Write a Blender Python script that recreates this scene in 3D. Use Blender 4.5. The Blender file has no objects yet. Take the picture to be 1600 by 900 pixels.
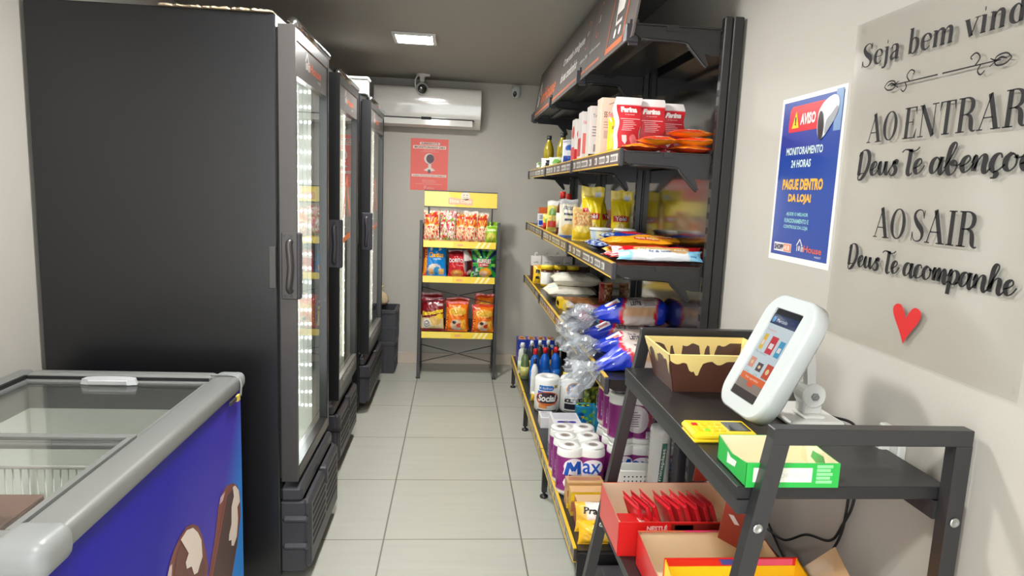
import bpy, bmesh, math, random
from mathutils import Vector, Matrix
random.seed(11)
S = bpy.context.scene
COL = S.collection
PI = math.pi

# ------------------------------------------------------------------ camera
cam_data = bpy.data.cameras.new('camera')
cam_data.sensor_width = 36.0
cam_data.lens = 36.0 * 1037.76 / 1600.0
cam_data.clip_start = 0.05
camera = bpy.data.objects.new('camera', cam_data)
COL.objects.link(camera)
_yaw, _pitch, _roll, _h = 0.0878798, 0.1451215, 0.0415189, 1.51733
_f = Vector((math.sin(_yaw) * math.cos(_pitch), math.cos(_yaw) * math.cos(_pitch), -math.sin(_pitch)))
_r = Vector((math.cos(_yaw), -math.sin(_yaw), 0))
_u = _r.cross(_f)
_r2 = _r * math.cos(_roll) + _u * math.sin(_roll)
_u2 = _u * math.cos(_roll) - _r * math.sin(_roll)
camera.matrix_world = Matrix(((_r2.x, _u2.x, -_f.x, 0), (_r2.y, _u2.y, -_f.y, 0), (_r2.z, _u2.z, -_f.z, _h), (0, 0, 0, 1)))
S.camera = camera

# ------------------------------------------------------------------ world, daylight, exposure
S.view_settings.view_transform = 'Standard'
S.view_settings.look = 'None'
S.view_settings.exposure = 0.94
S.view_settings.gamma = 1.0
S.view_settings.use_curve_mapping = False
S.cycles.use_denoising = True
S.cycles.max_bounces = 8
S.cycles.diffuse_bounces = 5
S.cycles.glossy_bounces = 5
S.cycles.transparent_max_bounces = 24
S.cycles.caustics_reflective = False
S.cycles.caustics_refractive = False
S.cycles.sample_clamp_indirect = 6.0

W = bpy.data.worlds.new('daylight')
S.world = W
W.use_nodes = True
_bg = W.node_tree.nodes['Background']
_bg.inputs[0].default_value = (0.95, 0.97, 1.0, 1)
_bg.inputs[1].default_value = 2.4


def area_light(name, loc, rot, sx, sy, power, col):
    d = bpy.data.lights.new(name, 'AREA')
    d.shape = 'RECTANGLE'
    d.size, d.size_y = sx, sy
    d.energy = power
    d.color = col
    o = bpy.data.objects.new(name, d)
    COL.objects.link(o)
    o.location = loc
    o.rotation_euler = rot
    return o


# daylight through the shop's glazed front, behind the camera
area_light('front_daylight', (-0.26, -1.25, 1.25), (PI / 2, 0, PI), 2.1, 2.1, 82, (1.0, 0.975, 0.94))

# ------------------------------------------------------------------ colours and materials


def C(r, g, b):
    def l(c):
        c /= 255.0
        return c / 12.92 if c <= 0.04045 else ((c + 0.055) / 1.055) ** 2.4
    return (l(r), l(g), l(b), 1.0)


def mat(name, col, rough=0.5, metal=0.0, spec=0.5, noise=0.0, nscale=12.0, bump=0.0, bscale=200.0, coat=0.0):
    m = bpy.data.materials.new(name)
    m.use_nodes = True
    nt = m.node_tree
    b = nt.nodes['Principled BSDF']
    b.inputs['Base Color'].default_value = col
    b.inputs['Roughness'].default_value = rough
    b.inputs['Metallic'].default_value = metal
    b.inputs['Specular IOR Level'].default_value = spec
    b.inputs['Coat Weight'].default_value = coat
    b.inputs['Coat Roughness'].default_value = 0.08
    tc = nt.nodes.new('ShaderNodeTexCoord')
    if noise:
        n = nt.nodes.new('ShaderNodeTexNoise')
        n.inputs['Scale'].default_value = nscale
        n.inputs['Detail'].default_value = 5
        nt.links.new(tc.outputs['Object'], n.inputs['Vector'])
        mx = nt.nodes.new('ShaderNodeMix')
        mx.data_type = 'RGBA'
        mx.inputs[6].default_value = tuple(c * (1 - noise) for c in col[:3]) + (1,)
        mx.inputs[7].default_value = tuple(min(1, c * (1 + noise)) for c in col[:3]) + (1,)
        nt.links.new(n.outputs['Fac'], mx.inputs[0])
        nt.links.new(mx.outputs[2], b.inputs['Base Color'])
    if bump:
        n2 = nt.nodes.new('ShaderNodeTexNoise')
        n2.inputs['Scale'].default_value = bscale
        n2.inputs['Detail'].default_value = 3
        nt.links.new(tc.outputs['Object'], n2.inputs['Vector'])
        bp = nt.nodes.new('ShaderNodeBump')
        bp.inputs['Strength'].default_value = bump
        bp.inputs['Distance'].default_value = 0.01
        nt.links.new(n2.outputs['Fac'], bp.inputs['Height'])
        nt.links.new(bp.outputs['Normal'], b.inputs['Normal'])
    return m


def printed(name, rough, spec=0.5, bump=0.0, bscale=60.0, coat=0.0):
    """A printed surface: the print lives in the colour attribute Col."""
    m = mat(name, (1, 1, 1, 1), rough, 0, spec, 0, 1, bump, bscale, coat)
    nt = m.node_tree
    a = nt.nodes.new('ShaderNodeAttribute')
    a.attribute_name = 'Col'
    nt.links.new(a.outputs['Color'], nt.nodes['Principled BSDF'].inputs['Base Color'])
    return m


def glass(name, tint=(1, 1, 1, 1), f0=0.05, rough=0.0, haze=0.0, hazecol=(1, 1, 1, 1)):
    """Thin clear sheet: transparent plus mirror by the angle of view (Schlick), optional milky share."""
    m = bpy.data.materials.new(name)
    m.use_nodes = True
    nt = m.node_tree
    nt.nodes.remove(nt.nodes['Principled BSDF'])
    out = nt.nodes['Material Output']
    g = nt.nodes.new('ShaderNodeNewGeometry')
    dot = nt.nodes.new('ShaderNodeVectorMath')
    dot.operation = 'DOT_PRODUCT'
    nt.links.new(g.outputs['Normal'], dot.inputs[0])
    nt.links.new(g.outputs['Incoming'], dot.inputs[1])

    def mth(op, a, b):
        n = nt.nodes.new('ShaderNodeMath')
        n.operation = op
        for i, q in enumerate((a, b)):
            if q is None:
                continue
            if isinstance(q, (int, float)):
                n.inputs[i].default_value = q
            else:
                nt.links.new(q, n.inputs[i])
        return n.outputs[0]
    c = mth('ABSOLUTE', dot.outputs['Value'], None)
    k = mth('POWER', mth('SUBTRACT', 1.0, c), 5.0)
    F = mth('ADD', mth('MULTIPLY', k, 1 - f0), f0)
    tr = nt.nodes.new('ShaderNodeBsdfTransparent')
    tr.inputs[0].default_value = tint
    gl = nt.nodes.new('ShaderNodeBsdfGlossy')
    gl.inputs['Roughness'].default_value = rough
    mix = nt.nodes.new('ShaderNodeMixShader')
    nt.links.new(F, mix.inputs[0])
    last = tr.outputs[0]
    if haze:
        df = nt.nodes.new('ShaderNodeBsdfDiffuse')
        df.inputs[0].default_value = hazecol
        m2 = nt.nodes.new('ShaderNodeMixShader')
        m2.inputs[0].default_value = haze
        nt.links.new(tr.outputs[0], m2.inputs[1])
        nt.links.new(df.outputs[0], m2.inputs[2])
        last = m2.outputs[0]
    nt.links.new(last, mix.inputs[1])
    nt.links.new(gl.outputs[0], mix.inputs[2])
    nt.links.new(mix.outputs[0], out.inputs[0])
    return m


def emit(name, col, strength):
    m = mat(name, (0.8, 0.8, 0.8, 1), 0.5)
    b = m.node_tree.nodes['Principled BSDF']
    b.inputs['Emission Color'].default_value = col
    b.inputs['Emission Strength'].default_value = strength
    return m


M = {}
M['wall'] = mat('wall_paint', C(186, 182, 173), 0.62, noise=0.03, nscale=5, bump=0.03, bscale=120)
M['ceiling'] = mat('ceiling_paint', C(160, 158, 152), 0.7, noise=0.03, nscale=3)
M['skirting'] = mat('skirting_tile', C(200, 186, 172), 0.35, noise=0.03)
M['black'] = mat('black_enamel', C(25, 25, 27), 0.28, spec=0.6, noise=0.05, nscale=3)
M['blacksoft'] = mat('black_plastic', C(56, 55, 60), 0.42, noise=0.06, nscale=20)
M['shelfblack'] = mat('shelf_powder_coat', C(35, 34, 34), 0.3, spec=0.6, noise=0.05, nscale=8)
M['panel'] = mat('gloss_back_panel', C(34, 32, 32), 0.13, spec=0.9, noise=0.05, nscale=2, coat=0.6)
M['grey'] = mat('brushed_grey_metal', C(80, 77, 75), 0.38, metal=0.6, noise=0.06, nscale=30)
M['chrome'] = mat('chrome', C(200, 202, 202), 0.16, metal=1.0, noise=0.02)
M['slot'] = mat('dark_slot', C(9, 9, 10), 0.7, noise=0.05)
M['liner'] = mat('cabinet_liner', C(230, 234, 226), 0.4, noise=0.02)
M['rimgrey'] = mat('grey_rim_plastic', C(126, 127, 125), 0.38, noise=0.03, nscale=18)
M['cap'] = mat('light_grey_cap', C(140, 143, 142), 0.36, noise=0.03)
M['white'] = mat('white_plastic', C(226, 226, 222), 0.3, noise=0.015)
M['whitegloss'] = mat('glossy_white_plastic', C(194, 200, 200), 0.16, coat=0.4, noise=0.01)
M['acwhite'] = mat('air_unit_gloss', C(232, 230, 224), 0.1, coat=0.8, noise=0.01)
M['wire'] = mat('white_wire', C(225, 225, 220), 0.4, noise=0.02)
M['tabletop'] = mat('black_board', C(34, 33, 34), 0.38, noise=0.1, nscale=30)
M['frame'] = mat('black_tube_steel', C(44, 43, 44), 0.36, noise=0.06, nscale=14, spec=0.6)
M['rubber'] = mat('black_rubber', C(22, 22, 23), 0.6, noise=0.05)
M['card'] = printed('printed_card', 0.45, bump=0.02, bscale=80)
M['gloss'] = printed('glossy_card', 0.28, coat=0.15)
M['film'] = printed('printed_film', 0.24, spec=0.6, bump=0.12, bscale=28)
M['paper'] = printed('matt_print', 0.7)
M['plastic'] = printed('coloured_plastic', 0.25, coat=0.2)
M['vinyl'] = printed('printed_vinyl', 0.38, spec=0.22)
M['tissue'] = printed('wrapped_tissue', 0.33, bump=0.05, bscale=50)
M['led'] = emit('led_emitter', (0.92, 1.0, 0.97, 1), 13)
M['lamp'] = emit('ceiling_lamp_emitter', (1.0, 0.99, 0.96, 1), 150)
M['doorglass'] = glass('door_glass', (0.97, 0.985, 0.98, 1), 0.06)
M['lidglass'] = glass('lid_glass', (0.985, 0.99, 0.985, 1), 0.04)
M['clear'] = glass('clear_bag_film', (0.93, 0.95, 0.96, 1), 0.1, 0.12, 0.3, C(205, 210, 216))
M['acrylic'] = glass('acrylic_sheet', (0.965, 0.96, 0.95, 1), 0.03, 0.18, 0.04, C(200, 196, 190))
M['sleeve'] = glass('clear_sleeve', (0.99, 0.99, 0.99, 1), 0.045, 0.06)


def oil_material():
    m = mat('cooking_oil', C(188, 168, 40), 0.12, coat=0.6, noise=0.12, nscale=30)
    b = m.node_tree.nodes['Principled BSDF']
    b.inputs['Transmission Weight'].default_value = 0.35
    return m


M['oil'] = oil_material()


def lit_screen():
    m = printed('lit_phone_screen', 0.08)
    nt = m.node_tree
    b = nt.nodes['Principled BSDF']
    a = [n for n in nt.nodes if n.type == 'ATTRIBUTE'][0]
    nt.links.new(a.outputs['Color'], b.inputs['Emission Color'])
    b.inputs['Emission Strength'].default_value = 0.42
    for l in list(nt.links):
        if l.to_socket == b.inputs['Base Color']:
            nt.links.remove(l)
    b.inputs['Base Color'].default_value = (.015, .015, .017, 1)
    return m


M['screenlit'] = lit_screen()


def floor_material():
    m = mat('porcelain_tile', C(188, 187, 175), 0.3, noise=0)
    nt = m.node_tree
    b = nt.nodes['Principled BSDF']
    tc = nt.nodes['Texture Coordinate']
    sep = nt.nodes.new('ShaderNodeSeparateXYZ')
    nt.links.new(tc.outputs['Object'], sep.inputs[0])

    def mth(op, a, b_=None):
        n = nt.nodes.new('ShaderNodeMath')
        n.operation = op
        for i, q in enumerate((a, b_)):
            if q is None:
                continue
            if isinstance(q, (int, float)):
                n.inputs[i].default_value = q
            else:
                nt.links.new(q, n.inputs[i])
        return n.outputs[0]

    def line(sock, off):
        t = mth('DIVIDE', mth('SUBTRACT', sock, off), 0.6)
        fr = mth('FRACT', mth('ADD', t, 100.0))
        d = mth('MINIMUM', fr, mth('SUBTRACT', 1.0, fr))
        return d, mth('FLOOR', mth('ADD', t, 100.0))
    dx, ix = line(sep.outputs[0], -0.27303)
    dy, iy = line(sep.outputs[1], 2.72257)
    g = mth('LESS_THAN', mth('MINIMUM', mth('MULTIPLY', dx, 0.85), dy), 0.0046)
    # faint streaks along the tile, a different tone for each tile
    mp = nt.nodes.new('ShaderNodeMapping')
    mp.inputs['Scale'].default_value = (1.2, 9, 1)
    nt.links.new(tc.outputs['Object'], mp.inputs[0])
    nz = nt.nodes.new('ShaderNodeTexNoise')
    nz.inputs['Scale'].default_value = 2.2
    nz.inputs['Detail'].default_value = 6
    nt.links.new(mp.outputs[0], nz.inputs['Vector'])
    wn = nt.nodes.new('ShaderNodeTexWhiteNoise')
    wn.noise_dimensions = '2D'
    cb = nt.nodes.new('ShaderNodeCombineXYZ')
    nt.links.new(ix, cb.inputs[0])
    nt.links.new(iy, cb.inputs[1])
    nt.links.new(cb.outputs[0], wn.inputs['Vector'])
    fac = mth('ADD', mth('MULTIPLY', nz.outputs['Fac'], 0.75), mth('MULTIPLY', wn.outputs['Value'], 0.22))
    ramp = nt.nodes.new('ShaderNodeMix')
    ramp.data_type = 'RGBA'
    ramp.inputs[6].default_value = C(166, 166, 155)
    ramp.inputs[7].default_value = C(185, 185, 174)
    nt.links.new(fac, ramp.inputs[0])
    mx = nt.nodes.new('ShaderNodeMix')
    mx.data_type = 'RGBA'
    mx.inputs[7].default_value = C(112, 104, 94)
    nt.links.new(g, mx.inputs[0])
    nt.links.new(ramp.outputs[2], mx.inputs[6])
    nt.links.new(mx.outputs[2], b.inputs['Base Color'])
    bp = nt.nodes.new('ShaderNodeBump')
    bp.inputs['Strength'].default_value = 0.3
    bp.inputs['Distance'].default_value = 0.002
    nt.links.new(mth('SUBTRACT', 1.0, g), bp.inputs['Height'])
    nt.links.new(bp.outputs['Normal'], b.inputs['Normal'])
    return m


M['floor'] = floor_material()

# ------------------------------------------------------------------ mesh builder
_text_cache = {}


def text_geo(body, bold=0.0, shear=0.0):
    key = (body, bold, shear)
    if key in _text_cache:
        return _text_cache[key]
    cu = bpy.data.curves.new('lettering', 'FONT')
    cu.body = body
    cu.size = 1.0
    cu.offset = bold
    cu.shear = shear
    cu.resolution_u = 2
    ob = bpy.data.objects.new('lettering', cu)
    COL.objects.link(ob)
    dg = bpy.context.evaluated_depsgraph_get()
    me = bpy.data.meshes.new_from_object(ob.evaluated_get(dg))
    # cut across so that lettering can follow a curved face
    bm = bmesh.new()
    bm.from_mesh(me)
    xs = [v.co.x for v in bm.verts]
    ys = [v.co.y for v in bm.verts]
    nx = min(24, 2 + 2 * len(body))
    for k in range(1, nx):
        bmesh.ops.bisect_plane(bm, geom=bm.verts[:] + bm.edges[:] + bm.faces[:], plane_co=(min(xs) + (max(xs) - min(xs)) * k / nx, 0, 0), plane_no=(1, 0, 0))
    for k in range(1, 3):
        bmesh.ops.bisect_plane(bm, geom=bm.verts[:] + bm.edges[:] + bm.faces[:], plane_co=(0, min(ys) + (max(ys) - min(ys)) * k / 3, 0), plane_no=(0, 1, 0))
    bm.to_mesh(me)
    bm.free()
    vs = [(v.co.x, v.co.y) for v in me.vertices]
    fs = [tuple(p.vertices) for p in me.polygons]
    bpy.data.meshes.remove(me)
    bpy.data.objects.remove(ob)
    bpy.data.curves.remove(cu)
    x0 = min(v[0] for v in vs); x1 = max(v[0] for v in vs)
    y0 = min(v[1] for v in vs); y1 = max(v[1] for v in vs)
    vs = [((x - x0) / (x1 - x0), (y - y0) / (y1 - y0)) for x, y in vs]
    _text_cache[key] = (vs, fs)
    return _text_cache[key]


def plane(o, ux, uy):
    """Maps (x, y) to the plane through o along ux, uy."""
    o, ux, uy = Vector(o), Vector(ux), Vector(uy)
    return lambda x, y: o + ux * x + uy * y


def spline(pts, n=6, closed=False):
    """Catmull-Rom through points of any dimension."""
    out = []
    N = len(pts)
    rng = N if closed else N - 1
    for i in range(rng):
        if closed:
            p0, p1, p2, p3 = (pts[(i + k - 1) % N] for k in range(4))
        else:
            p0, p1, p2, p3 = (pts[max(0, min(N - 1, i + k - 1))] for k in range(4))
        for j in range(n):
            t = j / n
            out.append(tuple(0.5 * (2 * b + (c - a) * t + (2 * a - 5 * b + 4 * c - d) * t * t + (3 * b - a - 3 * c + d) * t ** 3)
                             for a, b, c, d in zip(p0, p1, p2, p3)))
    out.append(tuple(pts[0]) if closed else tuple(pts[-1]))
    return out


WHITE = C(235, 235, 230)


class MB:
    def __init__(s):
        s.v, s.c, s.f, s.m, s.sm = [], [], [], [], []

    def add(s, vs, fs, col=WHITE, m=0, smooth=False):
        o = len(s.v)
        vs = [tuple(v) for v in vs]
        s.v += vs
        s.c += list(col) if isinstance(col, list) else [col] * len(vs)
        for f in fs:
            s.f.append(tuple(i + o for i in f))
            s.m.append(m)
            s.sm.append(smooth)
        return s

    def quad(s, a, b, c, d, col=WHITE, m=0):
        return s.add([a, b, c, d], [(0, 1, 2, 3)], col, m)

    def box(s, x0, x1, y0, y1, z0, z1, col=WHITE, m=0, b=0.0, T=None):
        """A box, its edges chamfered by b; T an optional transform."""
        if b <= 0:
            vs = [Vector((x, y, z)) for x in (x0, x1) for y in (y0, y1) for z in (z0, z1)]
            fs = [(0, 1, 3, 2), (4, 6, 7, 5), (0, 4, 5, 1), (2, 3, 7, 6), (0, 2, 6, 4), (1, 5, 7, 3)]
        else:
            vs, ix = [], {}
            lo, hi = (x0, y0, z0), (x1, y1, z1)
            for c in range(8):
                sg = [(c >> a) & 1 for a in range(3)]
                for a in range(3):
                    p = [0, 0, 0]
                    for k in range(3):
                        e = hi[k] if sg[k] else lo[k]
                        p[k] = e if k == a else (e - b if sg[k] else e + b)
                    ix[(tuple(sg), a)] = len(vs)
                    vs.append(Vector(p))
            fs = []
            for a in range(3):
                k, l = (a + 1) % 3, (a + 2) % 3
                for sgn in (0, 1):
                    q = []
                    for i, j in ((0, 0), (1, 0), (1, 1), (0, 1)):
                        g = [0, 0, 0]
                        g[a], g[k], g[l] = sgn, i, j
                        q.append(ix[(tuple(g), a)])
                    fs.append(tuple(q if sgn else q[::-1]))
                for i in (0, 1):
                    for j in (0, 1):
                        g0, g1 = [0, 0, 0], [0, 0, 0]
                        g0[k] = g1[k] = i
                        g0[l] = g1[l] = j
                        g0[a], g1[a] = 0, 1
                        q = [ix[(tuple(g0), k)], ix[(tuple(g1), k)], ix[(tuple(g1), l)], ix[(tuple(g0), l)]]
                        fs.append(tuple(q if (i + j) % 2 else q[::-1]))
            for c in range(8):
                sg = tuple((c >> a) & 1 for a in range(3))
                q = [ix[(sg, 0)], ix[(sg, 1)], ix[(sg, 2)]]
                fs.append(tuple(q if sum(sg) % 2 else q[::-1]))
        if T is not None:
            vs = [T @ v for v in vs]
        return s.add(vs, fs, col, m)

    def rbox(s, x0, x1, y0, y1, z0, z1, r, seg=4, col=WHITE, m=0):
        """A box with rounded edges."""
        bm = bmesh.new()
        bmesh.ops.create_cube(bm, size=1)
        for v in bm.verts:
            v.co = Vector(((x0 + x1) / 2 + v.co.x * (x1 - x0), (y0 + y1) / 2 + v.co.y * (y1 - y0), (z0 + z1) / 2 + v.co.z * (z1 - z0)))
        bmesh.ops.bevel(bm, geom=bm.edges[:], offset=r, segments=seg, profile=.5, affect='EDGES')
        bm.verts.index_update()
        s.add([v.co.copy() for v in bm.verts], [tuple(v.index for v in f.verts) for f in bm.faces], col, m, True)
        bm.free()
        return s

    def tube(s, path, r, col=WHITE, m=0, n=8, smooth=True, close=False, caps=True):
        P = [Vector(p) for p in path]
        N = len(P)
        R = r if isinstance(r, (list, tuple)) else [r] * N
        vs, fs = [], []
        t0 = None
        for i in range(N):
            if close:
                t = (P[(i + 1) % N] - P[i - 1]).normalized()
            else:
                t = (P[min(i + 1, N - 1)] - P[max(i - 1, 0)]).normalized()
            if t0 is None:
                a = Vector((0, 0, 1)) if abs(t.z) < 0.9 else Vector((1, 0, 0))
                nrm = t.cross(a).normalized()
            else:
                nrm = (nrm - t * nrm.dot(t)).normalized()
            t0 = t
            bi = t.cross(nrm)
            for k in range(n):
                an = 2 * PI * k / n
                vs.append(P[i] + (nrm * math.cos(an) + bi * math.sin(an)) * R[i])
        for i in range(N if close else N - 1):
            j = (i + 1) % N
            for k in range(n):
                l = (k + 1) % n
                fs.append((i * n + k, i * n + l, j * n + l, j * n + k))
        if caps and not close:
            fs.append(tuple(range(n))[::-1])
            fs.append(tuple((N - 1) * n + k for k in range(n)))
        return s.add(vs, fs, col, m, smooth)

    def bar(s, p0, p1, w, d=None, col=WHITE, m=0, up=(0, 1, 0)):
        """A square bar from p0 to p1: w wide across, d along up."""
        d = w if d is None else d
        p0, p1, up = Vector(p0), Vector(p1), Vector(up)
        t = (p1 - p0).normalized()
        up = (up - t * up.dot(t)).normalized()
        sd = t.cross(up)
        vs = [p + sd * (w / 2 * i) + up * (d / 2 * j) for p in (p0, p1) for i, j in ((-1, -1), (1, -1), (1, 1), (-1, 1))]
        fs = [(0, 1, 2, 3), (7, 6, 5, 4), (0, 4, 5, 1), (1, 5, 6, 2), (2, 6, 7, 3), (3, 7, 4, 0)]
        return s.add(vs, fs, col, m)

    def lathe(s, prof, col=WHITE, m=0, n=20, o=(0, 0, 0), smooth=True, sx=1.0, sy=1.0):
        """prof: (radius, z[, colour]) from bottom to top around the z axis at o."""
        vs, cs, fs = [], [], []
        for p in prof:
            for k in range(n):
                a = 2 * PI * k / n
                vs.append((o[0] + p[0] * sx * math.cos(a), o[1] + p[0] * sy * math.sin(a), o[2] + p[1]))
                c = p[2] if len(p) > 2 else col
                cs.append(c(a) if callable(c) else c)
        for i in range(len(prof) - 1):
            for k in range(n):
                l = (k + 1) % n
                fs.append((i * n + k, i * n + l, (i + 1) * n + l, (i + 1) * n + k))
        if prof[0][0] > 1e-6:
            fs.append(tuple(range(n))[::-1])
        if prof[-1][0] > 1e-6:
            fs.append(tuple((len(prof) - 1) * n + k for k in range(n)))
        return s.add(vs, fs, cs, m, smooth)

    def grid(s, fn, nu, nv, cf=None, m=0, smooth=True, col=WHITE):
        vs, cs, fs = [], [], []
        for j in range(nv + 1):
            for i in range(nu + 1):
                u, v = i / nu, j / nv
                vs.append(fn(u, v))
                cs.append(cf(u, v) if cf else col)
        w = nu + 1
        for j in range(nv):
            for i in range(nu):
                fs.append((j * w + i, j * w + i + 1, (j + 1) * w + i + 1, (j + 1) * w + i))
        return s.add(vs, fs, cs, m, smooth)

    def poly(s, pts, mp, col=WHITE, m=0):
        """A flat outline mapped through mp."""
        return s.add([mp(x, y) for x, y in pts], [tuple(range(len(pts)))], col, m)

    def rect(s, x0, x1, y0, y1, mp, col=WHITE, m=0, n=1):
        vs = [mp(x0 + (x1 - x0) * i / n, y) for y in (y0, y1) for i in range(n + 1)]
        return s.add(vs, [(i, i + 1, n + 2 + i, n + 1 + i) for i in range(n)], col, m)

    def oval(s, cx, cy, rx, ry, mp, col=WHITE, m=0, n=20):
        return s.poly([(cx + rx * math.cos(2 * PI * k / n), cy + ry * math.sin(2 * PI * k / n)) for k in range(n)], mp, col, m)

    def text(s, body, x0, x1, y0, y1, mp, col=WHITE, m=0, bold=0.0, shear=0.0):
        """Lettering fitted to the rectangle x0..x1, y0..y1 of the map mp."""
        vs, fs = text_geo(body, bold, shear)
        return s.add([mp(x0 + (x1 - x0) * x, y0 + (y1 - y0) * y) for x, y in vs], fs, col, m)

    def ribbon(s, pts, mp, col=WHITE, m=0):
        """A pen stroke: pts are (x, y, width), rounded at both ends."""
        n = len(pts)
        L, R = [], []
        for i, p in enumerate(pts):
            a, b = pts[max(0, i - 1)], pts[min(n - 1, i + 1)]
            dx, dy = b[0] - a[0], b[1] - a[1]
            l = math.hypot(dx, dy) or 1
            nx, ny = -dy / l * p[2] / 2, dx / l * p[2] / 2
            L.append((p[0] + nx, p[1] + ny))
            R.append((p[0] - nx, p[1] - ny))
        vs = [mp(x, y) for x, y in L + R]
        return s.add(vs, [(i, n + i, n + i + 1, i + 1) for i in range(n - 1)], col, m)

    def build(s, name, mats, parent=None, T=None):
        me = bpy.data.meshes.new(name)
        vs = s.v if T is None else [tuple(T @ Vector(v)) for v in s.v]
        me.from_pydata(vs, [], s.f)
        if not isinstance(mats, (list, tuple)):
            mats = [mats]
        for q in mats:
            me.materials.append(M[q] if isinstance(q, str) else q)
        me.polygons.foreach_set('material_index', s.m)
        me.polygons.foreach_set('use_smooth', s.sm)
        at = me.attributes.new('Col', 'FLOAT_COLOR', 'POINT')
        at.data.foreach_set('color', [x for c in s.c for x in c])
        me.update()
        ob = bpy.data.objects.new(name, me)
        COL.objects.link(ob)
        if parent is not None:
            ob.parent = parent
        return ob


def tag(o, label, cat, group=None):
    o['label'] = label
    o['category'] = cat
    if group:
        o['group'] = group
    return o


def empty(name, label, cat, loc=(0, 0, 0), rz=0.0, group=None):
    o = bpy.data.objects.new(name, None)
    COL.objects.link(o)
    o.location = loc
    o.rotation_euler = (0, 0, rz)
    o.empty_display_size = 0.05
    return tag(o, label, cat, group)


def structure(o):
    o['kind'] = 'structure'
    return o


def sub(mb_name, m, parent, fn):
    """One part: fn fills a fresh MB."""
    b = MB()
    fn(b)
    return b.build(mb_name, m, parent)


def copy_tree(o, loc=None, rz=None, label=None, parent=None):
    c = o.copy()
    COL.objects.link(c)
    if parent is not None:
        c.parent = parent
    if loc is not None:
        c.location = loc
    if rz is not None:
        c.rotation_euler = (0, 0, rz)
    if label:
        c['label'] = label
    for ch in [q for q in bpy.data.objects if q.parent == o]:
        copy_tree(ch, parent=c)
    return c

# ------------------------------------------------------------------ the room
XL, XR, YB, YF, ZC = -1.44, 0.915, 5.68, -1.3, 2.39
structure(sub('floor', 'floor', None, lambda b: b.box(XL - .1, XR + .1, YF - .1, YB + .1, -0.1, 0)))
structure(sub('ceiling', 'ceiling', None, lambda b: b.box(XL - .1, XR + .1, YF - .1, YB + .1, ZC, ZC + .1)))
structure(sub('wall_back', 'wall', None, lambda b: b.box(XL - .1, XR + .1, YB, YB + .1, 0, ZC)))
structure(sub('wall_left', 'wall', None, lambda b: b.box(XL - .1, XL, YF - .1, YB, 0, ZC)))
structure(sub('wall_right', 'wall', None, lambda b: b.box(XR, XR + .1, YF - .1, YB, 0, ZC)))


def front(b):
    b.box(XL, -1.36, YF - .1, YF, 0, ZC)
    b.box(0.84, XR, YF - .1, YF, 0, ZC)
    b.box(-1.36, 0.84, YF - .1, YF, 2.34, ZC)


structure(sub('wall_front', 'wall', None, front))


def shopfront(b):
    for x in (-1.36, -0.64, 0.08, 0.80):
        b.box(x, x + .04, YF - .07, YF - .03, 0.0, 2.34)
    b.box(-1.36, .84, YF - .07, YF - .03, 2.3, 2.34)
    b.box(-1.36, .84, YF - .07, YF - .03, 0, .06)


structure(sub('window_1', 'grey', None, shopfront))
structure(sub('baseboard_back', 'skirting', None, lambda b: b.box(XL, XR, YB - .012, YB, 0, .095, b=.002)))
structure(sub('baseboard_right', 'skirting', None, lambda b: b.box(XR - .012, XR, YF, YB - .012, 0, .095, b=.002)))

# ------------------------------------------------------------------ three upright fridges
LOGO_W, LOGO_O = C(225, 222, 216), C(214, 92, 46)


def house_logo(b, mp, x, y, s, m=0, word=True, ww=3.0):
    """White gable outline with the two-tone shop name beside it; s is the height of the gable."""
    for p, q, w in (((0, .45), (.45, 1), .12), ((.45, 1), (.9, .45), .12), ((.12, .4), (.12, 0), .11), ((.45, .45), (.45, .05), .2)):
        b.ribbon([(x + p[0] * s, y + p[1] * s, w * s), (x + q[0] * s, y + q[1] * s, w * s)], mp, LOGO_W, m)
    if word:
        b.text('in', x + .72 * s, x + 1.12 * s, y, y + .55 * s, mp, LOGO_W, m, .02)
        b.text('House', x + 1.17 * s, x + ww * s, y, y + .55 * s, mp, LOGO_O, m, .02)
        b.text('MARKET', x + (ww - .95) * s, x + ww * s, y - .32 * s, y - .16 * s, mp, LOGO_W, m)


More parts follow.
